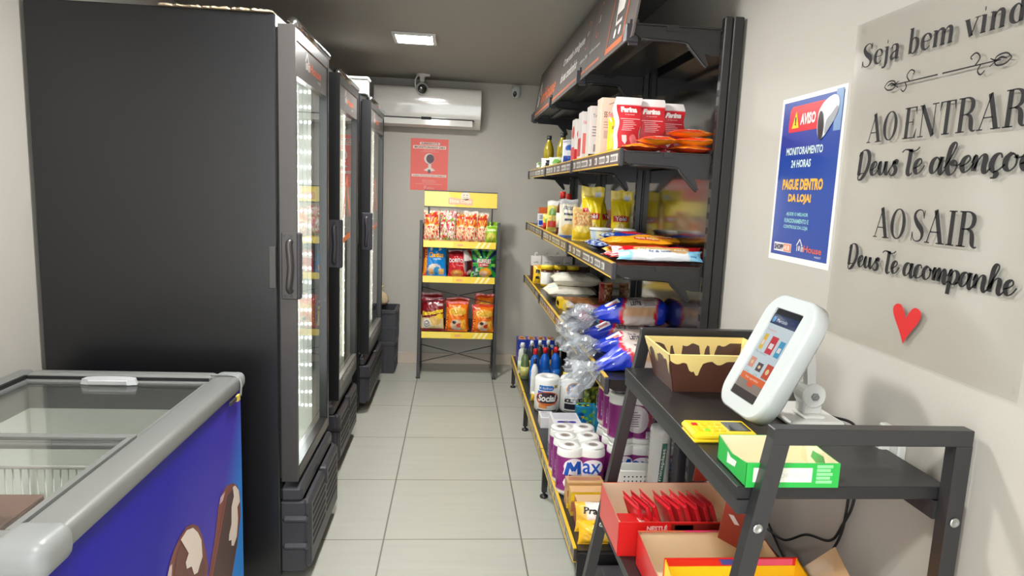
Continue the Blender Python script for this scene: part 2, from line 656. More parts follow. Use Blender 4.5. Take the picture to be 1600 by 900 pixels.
def fridge(label, xf, y0, y1, xb, near, seal_light):
    f = empty('display_fridge', label, 'fridge', ((xb + xf) / 2, (y0 + y1) / 2, 0), 0, 'upright glass door fridges along the left wall')
    L = f.location
    T = Matrix.Translation(-L)
    xc = xf - .065   # front of the cabinet carcass
    cy0, cy1 = y0 - .008, y1 + .008

    def P(name, m, fn, parent=f):
        b = MB()
        fn(b)
        return b.build(name, m, parent, T)

    def cab(b):
        for (a, c) in ((cy0, cy0 + .035), (cy1 - .035, cy1)):
            b.box(xb, xc, a, c, .03, 2.075, b=.004)
        b.box(xb, xb + .04, cy0 + .035, cy1 - .035, .09, 2.075)
        b.box(xb + .04, xc, cy0 + .035, cy1 - .035, 2.02, 2.075)
        b.box(xb + .04, xc, cy0 + .035, cy1 - .035, .09, .40)
    P('cabinet', 'black', cab)

    def liner(b):
        i0, i1 = cy0 + .036, cy1 - .036
        b.box(xb + .041, xc - .004, i0, i0 + .006, .401, 2.019)
        b.box(xb + .041, xc - .004, i1 - .006, i1, .401, 2.019)
        b.box(xb + .041, xb + .047, i0 + .006, i1 - .006, .401, 2.019)
        b.box(xb + .047, xc - .004, i0 + .006, i1 - .006, .401, .407)
        b.box(xb + .047, xc - .004, i0 + .006, i1 - .006, 2.013, 2.019)
    P('liner', 'liner', liner)
    for z in (.72, 1.02, 1.32, 1.62):
        def sh(b, z=z):
            for k in range(12):
                x = xb + .09 + (xc - xb - .2) * k / 11
                b.tube([(x, cy0 + .045, z), (x, cy1 - .045, z)], .0028, n=5)
            for y in (cy0 + .046, (cy0 + cy1) / 2, cy1 - .046):
                b.tube([(xb + .07, y, z - .004), (xc - .09, y, z - .004)], .004, n=5)
        P('wire_shelf', 'wire', sh)
    # lit strip on the far inner wall, small emitters on a white rail
    for q in range(4 if seal_light else 1):  # columns after the first imitate the strip's reflections in the door glass
        def strip(b, q=q):
            x = xc - .008 - .0185 * q
            e = .0044 - .0006 * q
            b.box(x - .006, x + .006, cy1 - .049, cy1 - .043, .5, 1.95, m=0)
            k = 0
            z = .52
            while z < 1.94:
                b.box(x - e, x + e, cy1 - .0515, cy1 - .049, z - e, z + e, m=1)
                z += .0625
        P('led_strip_and_reflection', ['white', 'led'], strip)
    if not seal_light:
        def lit(b):
            b.box(xc - .014, xc - .004, cy1 - .052, cy1 - .043, .5, 1.95, m=1)
        P('liner_glow_strip', ['white', 'liner_glow'], lit)  # glowing strip stands in for the warmly lit edge of the far liner
    # the strips' own light inside the cabinet
    for yy, ang in ((cy1 - .06, -PI / 2), (cy0 + .05, PI / 2)):
        d = bpy.data.lights.new('cabinet_light', 'AREA')
        d.shape = 'RECTANGLE'
        d.size, d.size_y = .03, 1.4
        d.energy = 1.7 if seal_light else 1.1
        d.color = (.95, 1, .97) if seal_light else (1, .96, .86)
        lo = bpy.data.objects.new('cabinet_light', d)
        COL.objects.link(lo)
        lo.parent = f
        lo.location = Vector((xc - .05, yy, 1.22)) - L
        lo.rotation_euler = (ang, 0, 0)
    # the door
    d0, d1, zb, zt = y0, y1, .41, 2.045
    st, ns = .03, .018

    def frame(b):
        b.box(xf - .058, xf, d0, d0 + .012, zb, zt, m=near)                # grey outer side of the near stile
        b.box(xf - .058, xf, d0 + .012, d0 + ns, zb, zt, m=1, b=.002)
        b.box(xf - .058, xf, d1 - st, d1, zb, zt, m=1, b=.003)
        b.box(xf - .058, xf, d0 + ns, d1 - st, zb, zb + .05, m=1, b=.003)
        b.box(xf - .058, xf, d0 + ns, d1 - st, zt - .05, zt, m=1, b=.003)
    dr = P('door', ['grey', 'black', 'rubber'], frame)

    def gasket(b):
        for (a, c, e, g) in ((d0 + .008, d0 + .03, zb + .01, zt - .01), (d1 - .03, d1 - .008, zb + .01, zt - .01),
                             (d0 + .03, d1 - .03, zb + .01, zb + .03), (d0 + .03, d1 - .03, zt - .03, zt - .01)):
            b.box(xf - .0655, xf - .0585, a, c, e, g)
    P('gasket', 'rubber', gasket, dr)
    P('glass_pane', 'doorglass', lambda b: b.box(xf - .026, xf - .018, d0 + ns - .004, d1 - st + .004, zb + .046, 1.885), dr)

    def head(b):
        b.box(xf - .03, xf - .004, d0 + ns, d1 - st, 1.88, zt - .05, C(84, 80, 78))
        mp = plane((xf - .0034, d0 + .04, 1.88), (0, 1, 0), (0, 0, 1))
        house_logo(b, mp, .13, .045, .062, 0, True, 4.4)
    P('header_panel', 'gloss', head, dr)

    def trim(b):
        n = 8
        path = [(xf - .012, d0 + .012, zt + .006), (xf - .012, d1 - .004, zt + .006)]
        b.tube(path, .02, n=14)
    P('top_trim', 'chrome', trim, dr)
    if near:
        def foot(b):
            b.box(xf - .02, xf + .001, d0 + ns, d1 - st, zb + .05, zb + .105, C(96, 92, 88))
            mp = plane((xf + .0016, d0 + st, zb + .05), (0, 1, 0), (0, 0, 1))
            b.text('REFRIGERADOS', .1, .46, .016, .042, mp, WHITE, 0, .01)
        P('lower_band', 'gloss', foot, dr)

        def decal(b):
            mp = plane((xf - .0172, (d0 + d1) / 2 + .02, 1.36), (0, 1, 0), (0, 0, 1))
            o = C(222, 98, 40)
            for p, q, w in (((-.12, -.02), (0, .2), .022), ((0, .2), (.12, -.02), .022), ((-.11, -.14), (.12, -.12), .03), ((-.06, -.02), (-.04, .1), .012), ((.06, -.02), (.04, .1), .012)):
                b.ribbon([(p[0], p[1], w), (q[0], q[1], w)], mp, o)
        P('glass_decal', 'gloss', decal, dr)

    def handle(b):
        za, zz = 1.10, 1.34
        b.box(xf - .052, xf + .004, d0 - .006, d0 + .004, za, zz, m=0, b=.003)
        path = spline([(xf - .02, d0 - .006, za + .03), (xf - .024, d0 - .016, za + .045), (xf - .018, d0 - .018, (za + zz) / 2),
                       (xf - .024, d0 - .016, zz - .045), (xf - .02, d0 - .006, zz - .03)], 5)
        b.tube(path, .011, m=0, n=10)
        b.box(xf - .004, xf + .014, d0 + .0, d0 + .03, za, zz, m=1, b=.005)
        for z in (za + .012, zz - .012):
            for x in (xf - .042, xf - .018):
                b.box(x - .004, x + .004, d0 - .0085, d0 - .006, z - .004, z + .004, m=1)
    P('handle', ['grey' if not near else 'blacksoft', 'blacksoft'], handle, dr)

    def plate(b):
        b.box(xc - .028, xc - .004, cy0 - .005, cy0, 1.14, 1.29, b=.0015)
        for z in (1.16, 1.215, 1.27):
            b.box(xc - .019, xc - .013, cy0 - .0065, cy0 - .005, z - .003, z + .003)
    P('lock_plate', 'grey', plate)

    # ventilation skirt under the door
    def base(b):
        x0, x1 = xc, xf + .045 - .04 * (1 if near else 0)
        zl = .07 if near else .045
        b.box(x0, x1 - .02, y0, y1, zl, .33, m=0, b=.006)
        b.box(x0, x1, y0 + .012, y1 - .012, zl + .008, .33, m=0, b=.012)
        b.box(x0, x1 - .03, y0 + .0, y1, .33, .385, m=0, b=.01)
        for (a, c) in ((y0 + .05, (y0 + y1) / 2 - .015), ((y0 + y1) / 2 + .02, y1 - .05)):
            for k in range(6):
                z = .13 + .031 * k
                b.box(x1 - .001, x1 + .0012, a, c, z, z + .015, m=1)
        for z in ((.15, .26) if not near else (.24,)):
            if near:
                b.box(x0, x1 + .003, y0 - .004, y1, z, z + .012, m=1)
            else:
                b.box(x0 + .006, x1 - .004, y0 - .012, y0 + .01, z - .014, z + .014, m=0, b=.011)
        b.box((x1 - .025), x1 + .008, (y0 + y1) / 2 - .02, (y0 + y1) / 2 + .016, .27, .345, m=0, b=.006)
    P('vent_skirt', ['blacksoft', 'slot'], base)

    def feet(b):
        for x in (xb + .06, xc - .04):
            for y in (cy0 + .05, cy1 - .05):
                b.lathe([(.02, 0), (.02, .02), (.012, .022), (.012, .09)], n=10, o=(x, y, 0))
    P('feet', 'rubber', feet)
    return f


M['liner_glow'] = emit('liner_glow_emitter', (1.0, 0.95, 0.8, 1), 1.6)  # emission imitating the lit liner in the two farther fridges
fridge('tall black fridge nearest the chest freezer, its lit glass door showing rows of white lights', -.56, 2.405, 3.005, -1.425, 0, True)
fridge('middle one of the three tall black fridges, orange house outline on its glass', -.575, 3.36, 3.975, -1.425, 1, False)
fridge('tall black fridge nearest the air conditioner, a white box on its top', -.55, 4.345, 5.10, -1.425, 1, False)

# torn cardboard lying on the first fridge
def torn(b):
    r = random.Random(3)
    n = 40
    edge_ = [(-1.0 + .37 * k / n, 2.393 - .012 * abs(math.sin(k * .7)) * r.random() - (.006 if k % 5 else 0)) for k in range(n + 1)]
    top = [(x, y, 2.083 - .004 * r.random()) for x, y in edge_] + [(-.635, 2.75, 2.081), (-1.0, 2.75, 2.081)]
    bot = [(x, y, 2.0755) for x, y, z in top]
    k = len(top)
    b.add(top + bot, [tuple(range(k)), tuple(range(k, 2 * k))[::-1]] + [(k + i, k + (i + 1) % k, (i + 1) % k, i) for i in range(k)], C(176, 158, 132))


tag(sub('cardboard_sheet', 'paper', None, torn), 'torn cardboard sheet lying on top of the fridge nearest the freezer', 'cardboard')

# white junction box standing on the third fridge
def jbox(b):
    b.box(-.72, -.575, 4.335, 4.44, 2.076, 2.165, b=.006)
    b.box(-.735, -.565, 4.325, 4.45, 2.165, 2.18, b=.004)


tag(sub('junction_box', 'white', None, jbox), 'small white lidded box standing on top of the farthest fridge', 'box')

# dark folding crates beyond the fridges
def crate(b, w, d, h):
    t = .012
    for sx in (-1, 1):
        b.box(sx * w / 2 - (t if sx > 0 else 0), sx * w / 2 + (0 if sx > 0 else t), -d / 2, d / 2, 0, h)
        b.box(sx * (w / 2 + .004) - .006, sx * (w / 2 + .004) + .006, -d / 2 - .004, d / 2 + .004, h - .03, h, b=.003)
        for k in range(5):
            y = -d / 2 + d * (k + .5) / 5
            b.box(sx * (w / 2 + .003) - .005, sx * (w / 2 + .003) + .005, y - .006, y + .006, 0.01, h - .03)
        b.box(sx * (w / 2 + .002) - .005, sx * (w / 2 + .002) + .005, -d / 2, d / 2, h * .42, h * .5)
    for sy in (-1, 1):
        b.box(-w / 2 + t, w / 2 - t, sy * d / 2 - (t if sy > 0 else 0), sy * d / 2 + (0 if sy > 0 else t), 0, h)
        b.box(-w / 2 - .004, w / 2 + .004, sy * (d / 2 + .004) - .006, sy * (d / 2 + .004) + .006, h - .03, h, b=.003)
        for k in range(7):
            x = -w / 2 + w * (k + .5) / 7
            b.box(x - .006, x + .006, sy * (d / 2 + .003) - .005, sy * (d / 2 + .003) + .005, 0.01, h - .03)
        b.box(-w / 2, w / 2, sy * (d / 2 + .002) - .005, sy * (d / 2 + .002) + .005, h * .42, h * .5)
    b.box(-w / 2 + t, w / 2 - t, -d / 2 + t, d / 2 - t, 0, t)


c1 = sub('plastic_crate', 'blacksoft', None, lambda b: crate(b, .36, .30, .263))
c1.location = (-.652, 5.48, 0)
tag(c1, 'dark plastic crate on the floor beyond the last fridge, lower of two', 'crate', 'stacked dark crates')
c2 = c1.copy()
COL.objects.link(c2)
c2.location = (-.645, 5.475, .2635)
tag(c2, 'dark plastic crate stacked on top of another crate beyond the last fridge', 'crate', 'stacked dark crates')


def satchel(b):
    b.lathe([(.0, 0), (.055, .004), (.078, .03), (.074, .065), (.05, .1), (.022, .122), (.019, .13), (.034, .15), (.04, .165), (.0, .16)], C(214, 190, 150), n=14, sy=.5)


sb = tag(sub('cloth_pouch', 'paper', None, satchel), 'small beige pouch lying on the dark crates beyond the last fridge', 'pouch')
sb.location = (-.62, 5.56, .527)

# ------------------------------------------------------------------ air conditioner
ac = empty('air_conditioner', 'white wall air conditioner above the red poster', 'air conditioner', (-.25, YB, 2.0))


def acbody(b):
    prof = [(0, .02), (.0, .31), (-.13, .318), (-.185, .30), (-.205, .26), (-.21, .17), (-.2, .09), (-.175, .058), (-.07, .0), (0, .0)]
    x0, x1 = -.425, .425
    n = len(prof)
    vs = [(x, y, z) for x in (x0, x1) for y, z in prof]
    fs = [(i, (i + 1) % n, n + (i + 1) % n, n + i) for i in range(n)]
    b.add(vs, fs, smooth=True)
    b.add(vs, [tuple(range(n))[::-1], tuple(range(n, 2 * n))])


sub('housing', 'acwhite', ac, acbody)


def acfront(b):
    pts = [(-.186, .302), (-.204, .286), (-.2145, .25), (-.2155, .17), (-.207, .095), (-.196, .07)]
    sp = spline(pts, 4)
    vs = [(x, y, z) for x in (-.422, .422) for y, z in sp]
    n = len(sp)
    b.add(vs, [(i, i + 1, n + i + 1, n + i) for i in range(n - 1)], smooth=True)
    vs = [(x, y + .006, z) for x in (-.422, .422) for y, z in sp]
    b.add(vs, [(n + i, n + i + 1, i + 1, i) for i in range(n - 1)], smooth=True)
    b.box(-.422, .422, -.192, -.184, .0675, .0725)


sub('front_panel', 'acwhite', ac, acfront)


def acdisp(b):
    mp = plane((.31, -.2162, .17), (1, 0, 0), (0, .0, 1))
    b.text('21', 0, .03, 0, .034, mp, C(235, 235, 235))
    b.rect(.04, .043, 0, .034, mp, C(235, 235, 235))


sub('display', 'paper', ac, acdisp)


def aclouver(b):
    b.box(-.40, .36, -.176, -.168, .0, .048, b=.002, T=Matrix.Translation((0, -.02, .01)) @ Matrix.Rotation(.0, 4, 'X'))


sub('louver', 'acwhite', ac, aclouver)
sub('outlet_slot', 'slot', ac, lambda b: (b.box(-.40, .37, -.188, -.15, .058, .066), b.box(-.05, .03, -.199, -.18, .052, .074), b.box(.25, .37, -.194, -.17, .05, .06)))

# ------------------------------------------------------------------ two cameras at the top of the back wall
dm = empty('security_camera', 'white ball security camera hanging from the ceiling above the air conditioner', 'camera', (-.295, 5.42, ZC))


def dmount(b):
    b.lathe([(.018, -.055), (.02, -.02), (.045, -.012), (.05, 0)], n=16)
    b.box(-.02, .06, -.03, .03, -.014, 0, b=.004)
    b.tube(spline([(-.035, 0, -.012), (-.052, -.01, -.05), (-.048, -.01, -.1), (-.03, 0, -.12)], 5), .006)


sub('mount', 'white', dm, dmount)


def dball(b):
    b.lathe([(.0, -.155)] + [(.048 * math.sin(PI * k / 12), -.107 - .048 * math.cos(PI * k / 12)) for k in range(1, 12)] + [(.0, -.059)], n=20)


ball = sub('ball', 'whitegloss', dm, dball)


def dlens(b):
    T = Matrix.Translation((0, -.02, -.112)) @ Matrix.Rotation(PI / 2 + .25, 4, 'X') @ Matrix.Rotation(.25, 4, 'Y')
    tmp = MB().lathe([(.036, .0), (.036, .026), (.03, .032), (.0, .034)], n=20)
    b.add([T @ Vector(v) for v in tmp.v], tmp.f, smooth=True)


sub('lens_face', 'panel', ball, dlens)

bc = empty('wall_camera', 'white bullet-shaped security camera on the back wall right of the air conditioner', 'camera', (.463, YB - .03, 2.325))


def bbody(b):
    prof = [(.0, -.05), (.022, -.048), (.034, -.036), (.038, -.015), (.038, .035), (.033, .046), (.0, .05)]
    b.lathe(prof, n=20, o=(0, -.012, 0))
    b.box(-.03, .03, .01, .03, -.03, .035, b=.006)


sub('shell', 'whitegloss', bc, bbody)


def blens(b):
    T = Matrix.Translation((-.012, -.043, -.022)) @ Matrix.Rotation(PI / 2 + .55, 4, 'X')
    tmp = MB().lathe([(.02, -.004), (.02, .006), (.014, .011), (.0, .013)], n=18, sx=.8, sy=1.2)
    b.add([T @ Vector(v) for v in tmp.v], tmp.f, smooth=True)


sub('lens', 'panel', bc, blens)

# ------------------------------------------------------------------ ceiling lamps
def lamp(x, y, label):
    o = empty('ceiling_light', label, 'ceiling light', (x, y, ZC), 0, 'square ceiling lamps')

    def fr(b):
        for a in (0, 1):
            s_ = -1 if a else 1
            b.box(s_ * .115 - .012, s_ * .115 + .012, -.127, .127, -.016, 0, b=.003)
            b.box(-.103, .103, s_ * .115 - .012, s_ * .115 + .012, -.016, 0, b=.003)
    sub('frame', 'white', o, fr)
    sub('diffuser', 'lamp', o, lambda b: b.box(-.103, .103, -.103, .103, -.013, -.002))


lamp(-.273, 4.13, 'bright square lamp in the ceiling in front of the air conditioner')
lamp(-.273, 2.05, 'bright square lamp in the ceiling between the near fridge and the shelving')
lamp(-.273, 0.1, 'bright square lamp in the ceiling just inside the entrance')

# ------------------------------------------------------------------ red poster on the back wall
RED = C(240, 120, 112)


def redposter(b):
    w, h = .312, .425
    b.box(0, w, -.002, 0, 0, h, RED)
    mp = plane((0, -.0026, 0), (1, 0, 0), (0, 0, 1))
    mq = plane((0, -.0032, 0), (1, 0, 0), (0, 0, 1))
    cr, dk = C(240, 225, 214), C(140, 70, 66)
    b.rect(.075, .24, .375, .395, mp, cr)
    b.text('AMBIENTE', .085, .23, .379, .392, mq, dk, 0, .02)
    b.rect(.02, .292, .342, .368, mp, cr)
    b.text('MONITORADO 24H', .032, .28, .346, .363, mq, dk, 0, .02)
    b.text('Para sua segurança', .11, .20, .327, .335, mp, cr)
    b.text('este local possui câmeras de monitoramento', .085, .23, .316, .323, mp, cr)
    b.oval(.155, .262, .042, .043, mp, C(232, 222, 214))
    b.oval(.163, .262, .033, .037, mq, C(110, 96, 106))
    b.poly([(.148, .225), (.172, .225), (.172, .19), (.205, .167), (.17, .158), (.14, .158), (.11, .167), (.148, .19)], mp, C(232, 222, 214))
    b.oval(.156, .158, .013, .016, mq, C(110, 110, 118))
    b.rect(.012, .3, .112, .132, mp, cr)
    b.text('SORRIA VOCÊ ESTÁ SENDO FILMADO', .022, .29, .116, .128, mq, dk, 0, .015)
    b.text('Imagens protegidas por lei', .1, .215, .078, .087, mp, cr)
    b.text('Lei geral de proteção de dados', .1, .215, .064, .072, mp, cr)
    b.text('uso exclusivo para segurança deste estabelecimento', .045, .268, .049, .057, mp, cr)
    house_logo(b, mq, .115, .014, .024, 0, False)
    b.text('inHouse', .14, .2, .014, .026, mq, cr)


rp = tag(sub('wall_poster', 'paper', None, redposter), 'red camera-warning poster on the back wall under the air conditioner', 'poster')
rp.location = (-.392, YB, 1.492)

# ------------------------------------------------------------------ chest freezer
fz = empty('chest_freezer', 'blue ice cream chest freezer with grey rim and sliding glass lids', 'freezer', (-1.04, 1.68, 0))
FX0, FX1, FY0, FY1, FZ = -1.40, -.69, 1.12, 2.225, .88
FT = Matrix.Translation(-fz.location)


def FP(name, m, fn, parent=fz):
    b = MB()
    fn(b)
    return b.build(name, m, parent, FT)


ICE = {
    'b1': [(1.593, 0.483), (1.617, 0.52), (1.633, 0.543), (1.66, 0.564), (1.703, 0.58), (1.743, 0.585), (1.783, 0.572), (1.825, 0.542), (1.849, 0.503), (1.865, 0.465), (1.881, 0.418), (1.888, 0.383), (1.878, 0.358), (1.863, 0.306)],
    'b1in': [(1.637, 0.454), (1.655, 0.497), (1.677, 0.544), (1.705, 0.559), (1.746, 0.511), (1.836, 0.451), (1.861, 0.407), (1.854, 0.312)],
    'b1cream': [(1.701, 0.571), (1.742, 0.576), (1.783, 0.561), (1.815, 0.53), (1.839, 0.494), (1.842, 0.463), (1.844, 0.439), (1.826, 0.428), (1.807, 0.413), (1.781, 0.422), (1.766, 0.456), (1.734, 0.468), (1.728, 0.49), (1.749, 0.505), (1.723, 0.541)],
    'b1hl': [(1.617, 0.52), (1.632, 0.537), (1.647, 0.535), (1.641, 0.505)],
    'b2': [(1.854, 0.312), (1.89, 0.35), (1.918, 0.392), (1.952, 0.447), (1.982, 0.521), (2.01, 0.547), (2.055, 0.554), (2.111, 0.54), (2.158, 0.51), (2.186, 0.467), (2.188, 0.387), (2.152, 0.311), (2.092, 0.225), (2.054, 0.181)],
    'b2in': [(1.891, 0.288), (1.924, 0.33), (1.992, 0.425), (2.052, 0.519), (2.098, 0.517), (2.133, 0.513), (2.166, 0.442), (2.153, 0.319), (2.081, 0.232), (2.043, 0.188)],
    'b2cream': [(2.11, 0.526), (2.134, 0.521), (2.169, 0.488), (2.179, 0.444), (2.153, 0.436), (2.157, 0.391), (2.141, 0.338), (2.11, 0.322), (2.087, 0.335), (2.088, 0.355), (2.063, 0.365), (2.067, 0.384), (2.091, 0.408), (2.095, 0.465), (2.12, 0.49)],
    'b2hl': [(1.988, 0.526), (2.0, 0.544), (2.043, 0.544), (2.02, 0.523)],
    'line': [(1.882, 0.294), (1.914, 0.336), (1.993, 0.44), (2.053, 0.523)],
}


def lerpc(a, b, t):
    t = max(0, min(1, t))
    return tuple(x + (y - x) * t for x, y in zip(a, b))


def fcab(b):
    deep, mid, light = C(24, 13, 158), C(90, 74, 190), C(50, 140, 226)

    def cf(u, v):
        # printed graphic: deep blue fading to violet and to sky blue at the far lower corner
        c = lerpc(deep, mid, (u - .30) * 1.5 - (v - .5) * .9 + .06 * math.sin(u * 9 + v * 4))
        return lerpc(c, light, (u - .80) * 5.0 - (v - .55) * 2.2)
    x = FX1 - .012
    b.grid(lambda u, v: (x, FY0 + .012 + (FY1 - FY0 - .024) * u, .1 + (FZ - .05 - .1) * v), 40, 30, cf, 0)
    b.grid(lambda u, v: (FX0 + .012 + (FX1 - FX0 - .024) * u, FY0 + .012, .1 + (FZ - .15) * v), 20, 20, lambda u, v: lerpc(deep, mid, u - v), 0)
    b.box(FX0 + .012, x - .002, FY1 - .05, FY1 - .012, .1, FZ - .05, C(34, 26, 146))
    b.box(FX0 + .012, FX0 + .05, FY0 + .014, FY1 - .05, .1, FZ - .05, C(34, 26, 146))
    b.box(FX0 + .05, x - .002, FY0 + .014, FY1 - .05, .1, .14, C(34, 26, 146))
    # two chocolate ice cream bars printed on the side
    mp = plane((x + .0012, 0, 0), (0, 1, 0), (0, 0, 1))
    mq = plane((x + .0020, 0, 0), (0, 1, 0), (0, 0, 1))
    mr = plane((x + .0028, 0, 0), (0, 1, 0), (0, 0, 1))
    ch, dk, cr, hl = C(128, 76, 66), C(92, 70, 66), C(238, 222, 208), C(176, 112, 98)

    b.poly(ICE['b1'], mp, ch)
    b.poly(ICE['b1in'], mq, C(112, 68, 60))
    b.poly(ICE['b1cream'], mr, cr)
    b.poly(ICE['b1hl'], mq, C(214, 190, 190))
    b.poly(ICE['b2'], mp, C(140, 84, 74))
    b.poly(ICE['b2in'], mq, dk)
    b.poly(ICE['b2cream'], mr, cr)
    b.poly(ICE['b2hl'], mq, C(214, 180, 180))
    b.ribbon([(y, z, .006) for y, z in ICE['line']], mr, hl)


FP('cabinet', 'vinyl', fcab)


def fin(b):
    x0, x1, y0, y1 = FX0 + .055, FX1 - .07, FY0 + .06, FY1 - .055
    zt, zb = FZ - .03, .18
    r = .0
    b.quad((x0, y0, zb), (x1, y0, zb), (x1, y1, zb), (x0, y1, zb))
    for (a, c) in (((x0, y0), (x1, y0)), ((x1, y0), (x1, y1)), ((x1, y1), (x0, y1)), ((x0, y1), (x0, y0))):
        b.quad((c[0], c[1], zb), (a[0], a[1], zb), (a[0], a[1], zt - .085), (c[0], c[1], zt - .085), m=0)
        b.quad((c[0], c[1], zt - .085), (a[0], a[1], zt - .085), (a[0], a[1], zt), (c[0], c[1], zt), m=1)


FP('liner', ['liner', 'rimgrey'], fin)


def frim(b):
    w = .085
    for (x0, x1, y0, y1) in ((FX1 - w, FX1, FY0, FY1), (FX0, FX0 + .05, FY0, FY1), (FX0 + .05, FX1 - w, FY1 - .06, FY1), (FX0 + .05, FX1 - w, FY0, FY0 + .06)):
        b.rbox(x0, x1, y0, y1, FZ - .052, FZ, .014, 3)
    # sliding track, dark line inside the rim
    b.box(FX0 + .048, FX0 + .058, FY0 + .06, FY1 - .06, FZ - .02, FZ - .004, m=1)
    b.box(FX0 + .06, FX1 - w - .01, FY1 - .064, FY1 - .058, FZ - .02, FZ - .006, m=1)


FP('rim', ['rimgrey', 'rubber'], frim)


def fcap(y0, y1, b):
    b.rbox(FX1 - .1, FX1 + .006, y0, y1, FZ - .07, FZ + .006, .028, 5)


FP('corner_cap', 'cap', lambda b: fcap(FY0 - .006, FY0 + .1, b))


def fcap2(b):
    b.rbox(FX1 - .085, FX1 + .004, FY1 - .05, FY1 + .004, FZ - .05, FZ + .004, .02, 4)
    b.tube(spline([(FX1 - .09, FY1 - .056, FZ + .004), (FX1 - .03, FY1 - .056, FZ + .005), (FX1 + .003, FY1 - .057, FZ - .012), (FX1 + .004, FY1 - .06, FZ - .062)], 5), .0035)


FP('corner_cap', 'cap', fcap2)
FP('rating_tag', 'paper', lambda b: (b.box(FX1 - .004, FX1 + .003, FY1 - .085, FY1 - .06, FZ - .075, FZ - .056, C(226, 200, 90)),
                                      b.box(FX1 - .004, FX1 + .002, FY1 - .15, FY1 - .092, FZ - .068, FZ - .058, C(60, 58, 56))))


def lid(y0, y1, z, hy):
    def fr(b):
        x0, x1 = FX0 + .056, FX1 - .088
        b.box(x0, x1, y0, y0 + .022, z - .006, z + .006, m=0, b=.002)
        b.box(x0, x1, y1 - .022, y1, z - .006, z + .006, m=0, b=.002)
        b.box(x0, x0 + .014, y0 + .022, y1 - .022, z - .006, z + .006, m=0)
        b.box(x1 - .014, x1, y0 + .022, y1 - .022, z - .006, z + .006, m=0)
    l = FP('sliding_lid', 'rimgrey', fr)
    FP('lid_glass', 'lidglass', lambda b: b.box(FX0 + .066, FX1 - .098, y0 + .018, y1 - .018, z - .002, z + .002), l)

    def hd(b):
        n = 16
        pts = [(-.085, .0), (-.08, .022), (-.055, .03), (0, .034), (.055, .03), (.08, .022), (.085, .0), (.06, -.006), (-.06, -.006)]
        cx = -1.075
        lo = [(cx + x, hy - .034 + y, z + .004) for x, y in pts]
        hi = [(cx + x * .93, hy - .034 + y * .93, z + .022) for x, y in pts]
        k = len(pts)
        b.add(lo + hi, [(i, (i + 1) % k, k + (i + 1) % k, k + i) for i in range(k)] + [tuple(range(k, 2 * k))], C(206, 208, 212))
        b.box(cx - .06, cx + .06, hy - .043, hy - .034, z + .004, z + .02, C(196, 198, 200), b=.003)
    FP('lid_handle', 'plastic', hd, l)


lid(1.62, 2.165, FZ - .022, 2.155)
lid(1.165, 1.66, FZ - .008, 1.25)


def ffeet(b):
    for x in (FX0 + .07, FX1 - .08):
        for y in (FY0 + .08, FY1 - .08):
            b.lathe([(.028, 0), (.028, .05), (.02, .055), (.02, .1)], n=12, o=(x, y, 0))


FP('castor', 'rubber', ffeet)

# wire basket hanging in the freezer with a dark carton in it
bk = empty('wire_basket', 'white wire basket hanging inside the chest freezer', 'basket', (-1.08, 1.56, .47))


def bwire(b):
    w, d, h = .50, .42, .27
    for z, r in ((h, .005), (h * .5, .003), (0.003, .003)):
        b.tube([(-w / 2, -d / 2, z), (w / 2, -d / 2, z), (w / 2, d / 2, z), (-w / 2, d / 2, z)], r, n=6, close=True, smooth=False)
    for k in range(26):
        x = -w / 2 + w * k / 25
        for y in (-d / 2, d / 2):
            b.tube([(x, y, h), (x, y, 0.003)], .0022, n=5)
        b.tube([(x, -d / 2, .003), (x, d / 2, .003)], .0022, n=4)
    for k in range(1, 22):
        y = -d / 2 + d * k / 22
        for x in (-w / 2, w / 2):
            b.tube([(x, y, h), (x, y, .003)], .0022, n=5)


sub('wire_frame', 'wire', bk, bwire)
sub('hanger', 'wire', bk, lambda b: [b.tube([(s * .25, 0.21, .27), (s * .27, .21, .29), (s * .292, .21, .30)], .004) for s in (-1, 1)])
ct = sub('carton', 'card', None, lambda b: (b.box(-.13, .13, -.16, .16, 0, .2, C(96, 66, 56), b=.002), b.box(-.13, .13, -.16, .16, .2, .206, C(122, 88, 76), b=.002)))
ct.location = (-1.18, 1.57, .478)
tag(ct, 'brown carton standing in the wire basket of the chest freezer', 'carton')

# ------------------------------------------------------------------ snack rack
rk = empty('snack_rack', 'black metal snack rack with yellow header and yellow shelf fronts', 'display rack', (.035, 5.36, 0))
YEL, YEL2 = C(243, 206, 50), C(250, 226, 120)
RW = .305


def rpost(sx):
    def fn(b):
        x = sx * RW
        b.bar((x, -.145, 0.0), (x, -.135, .1), .024, .02)
        b.bar((x, -.135, .1), (x, -.09, 1.262), .024, .02)
        b.bar((x, .2, 0.0), (x, .2, 1.2), .022, .02)
        b.bar((x, -.14, .03), (x, .2, .03), .018, .018, up=(1, 0, 0))
        b.bar((x, -.09, 1.25), (x, .2, 1.19), .018, .018, up=(1, 0, 0))
        for k in range(6):
            z = .12 + .17 * k
            b.bar((x, -.125, z), (x, .2, z + .06), .008, .008, up=(1, 0, 0))
        b.box(x - .016, x + .016, -.16, -.13, 0, .012)
    return fn


sub('side_frame', 'shelfblack', rk, rpost(-1))
sub('side_frame', 'shelfblack', rk, rpost(1))


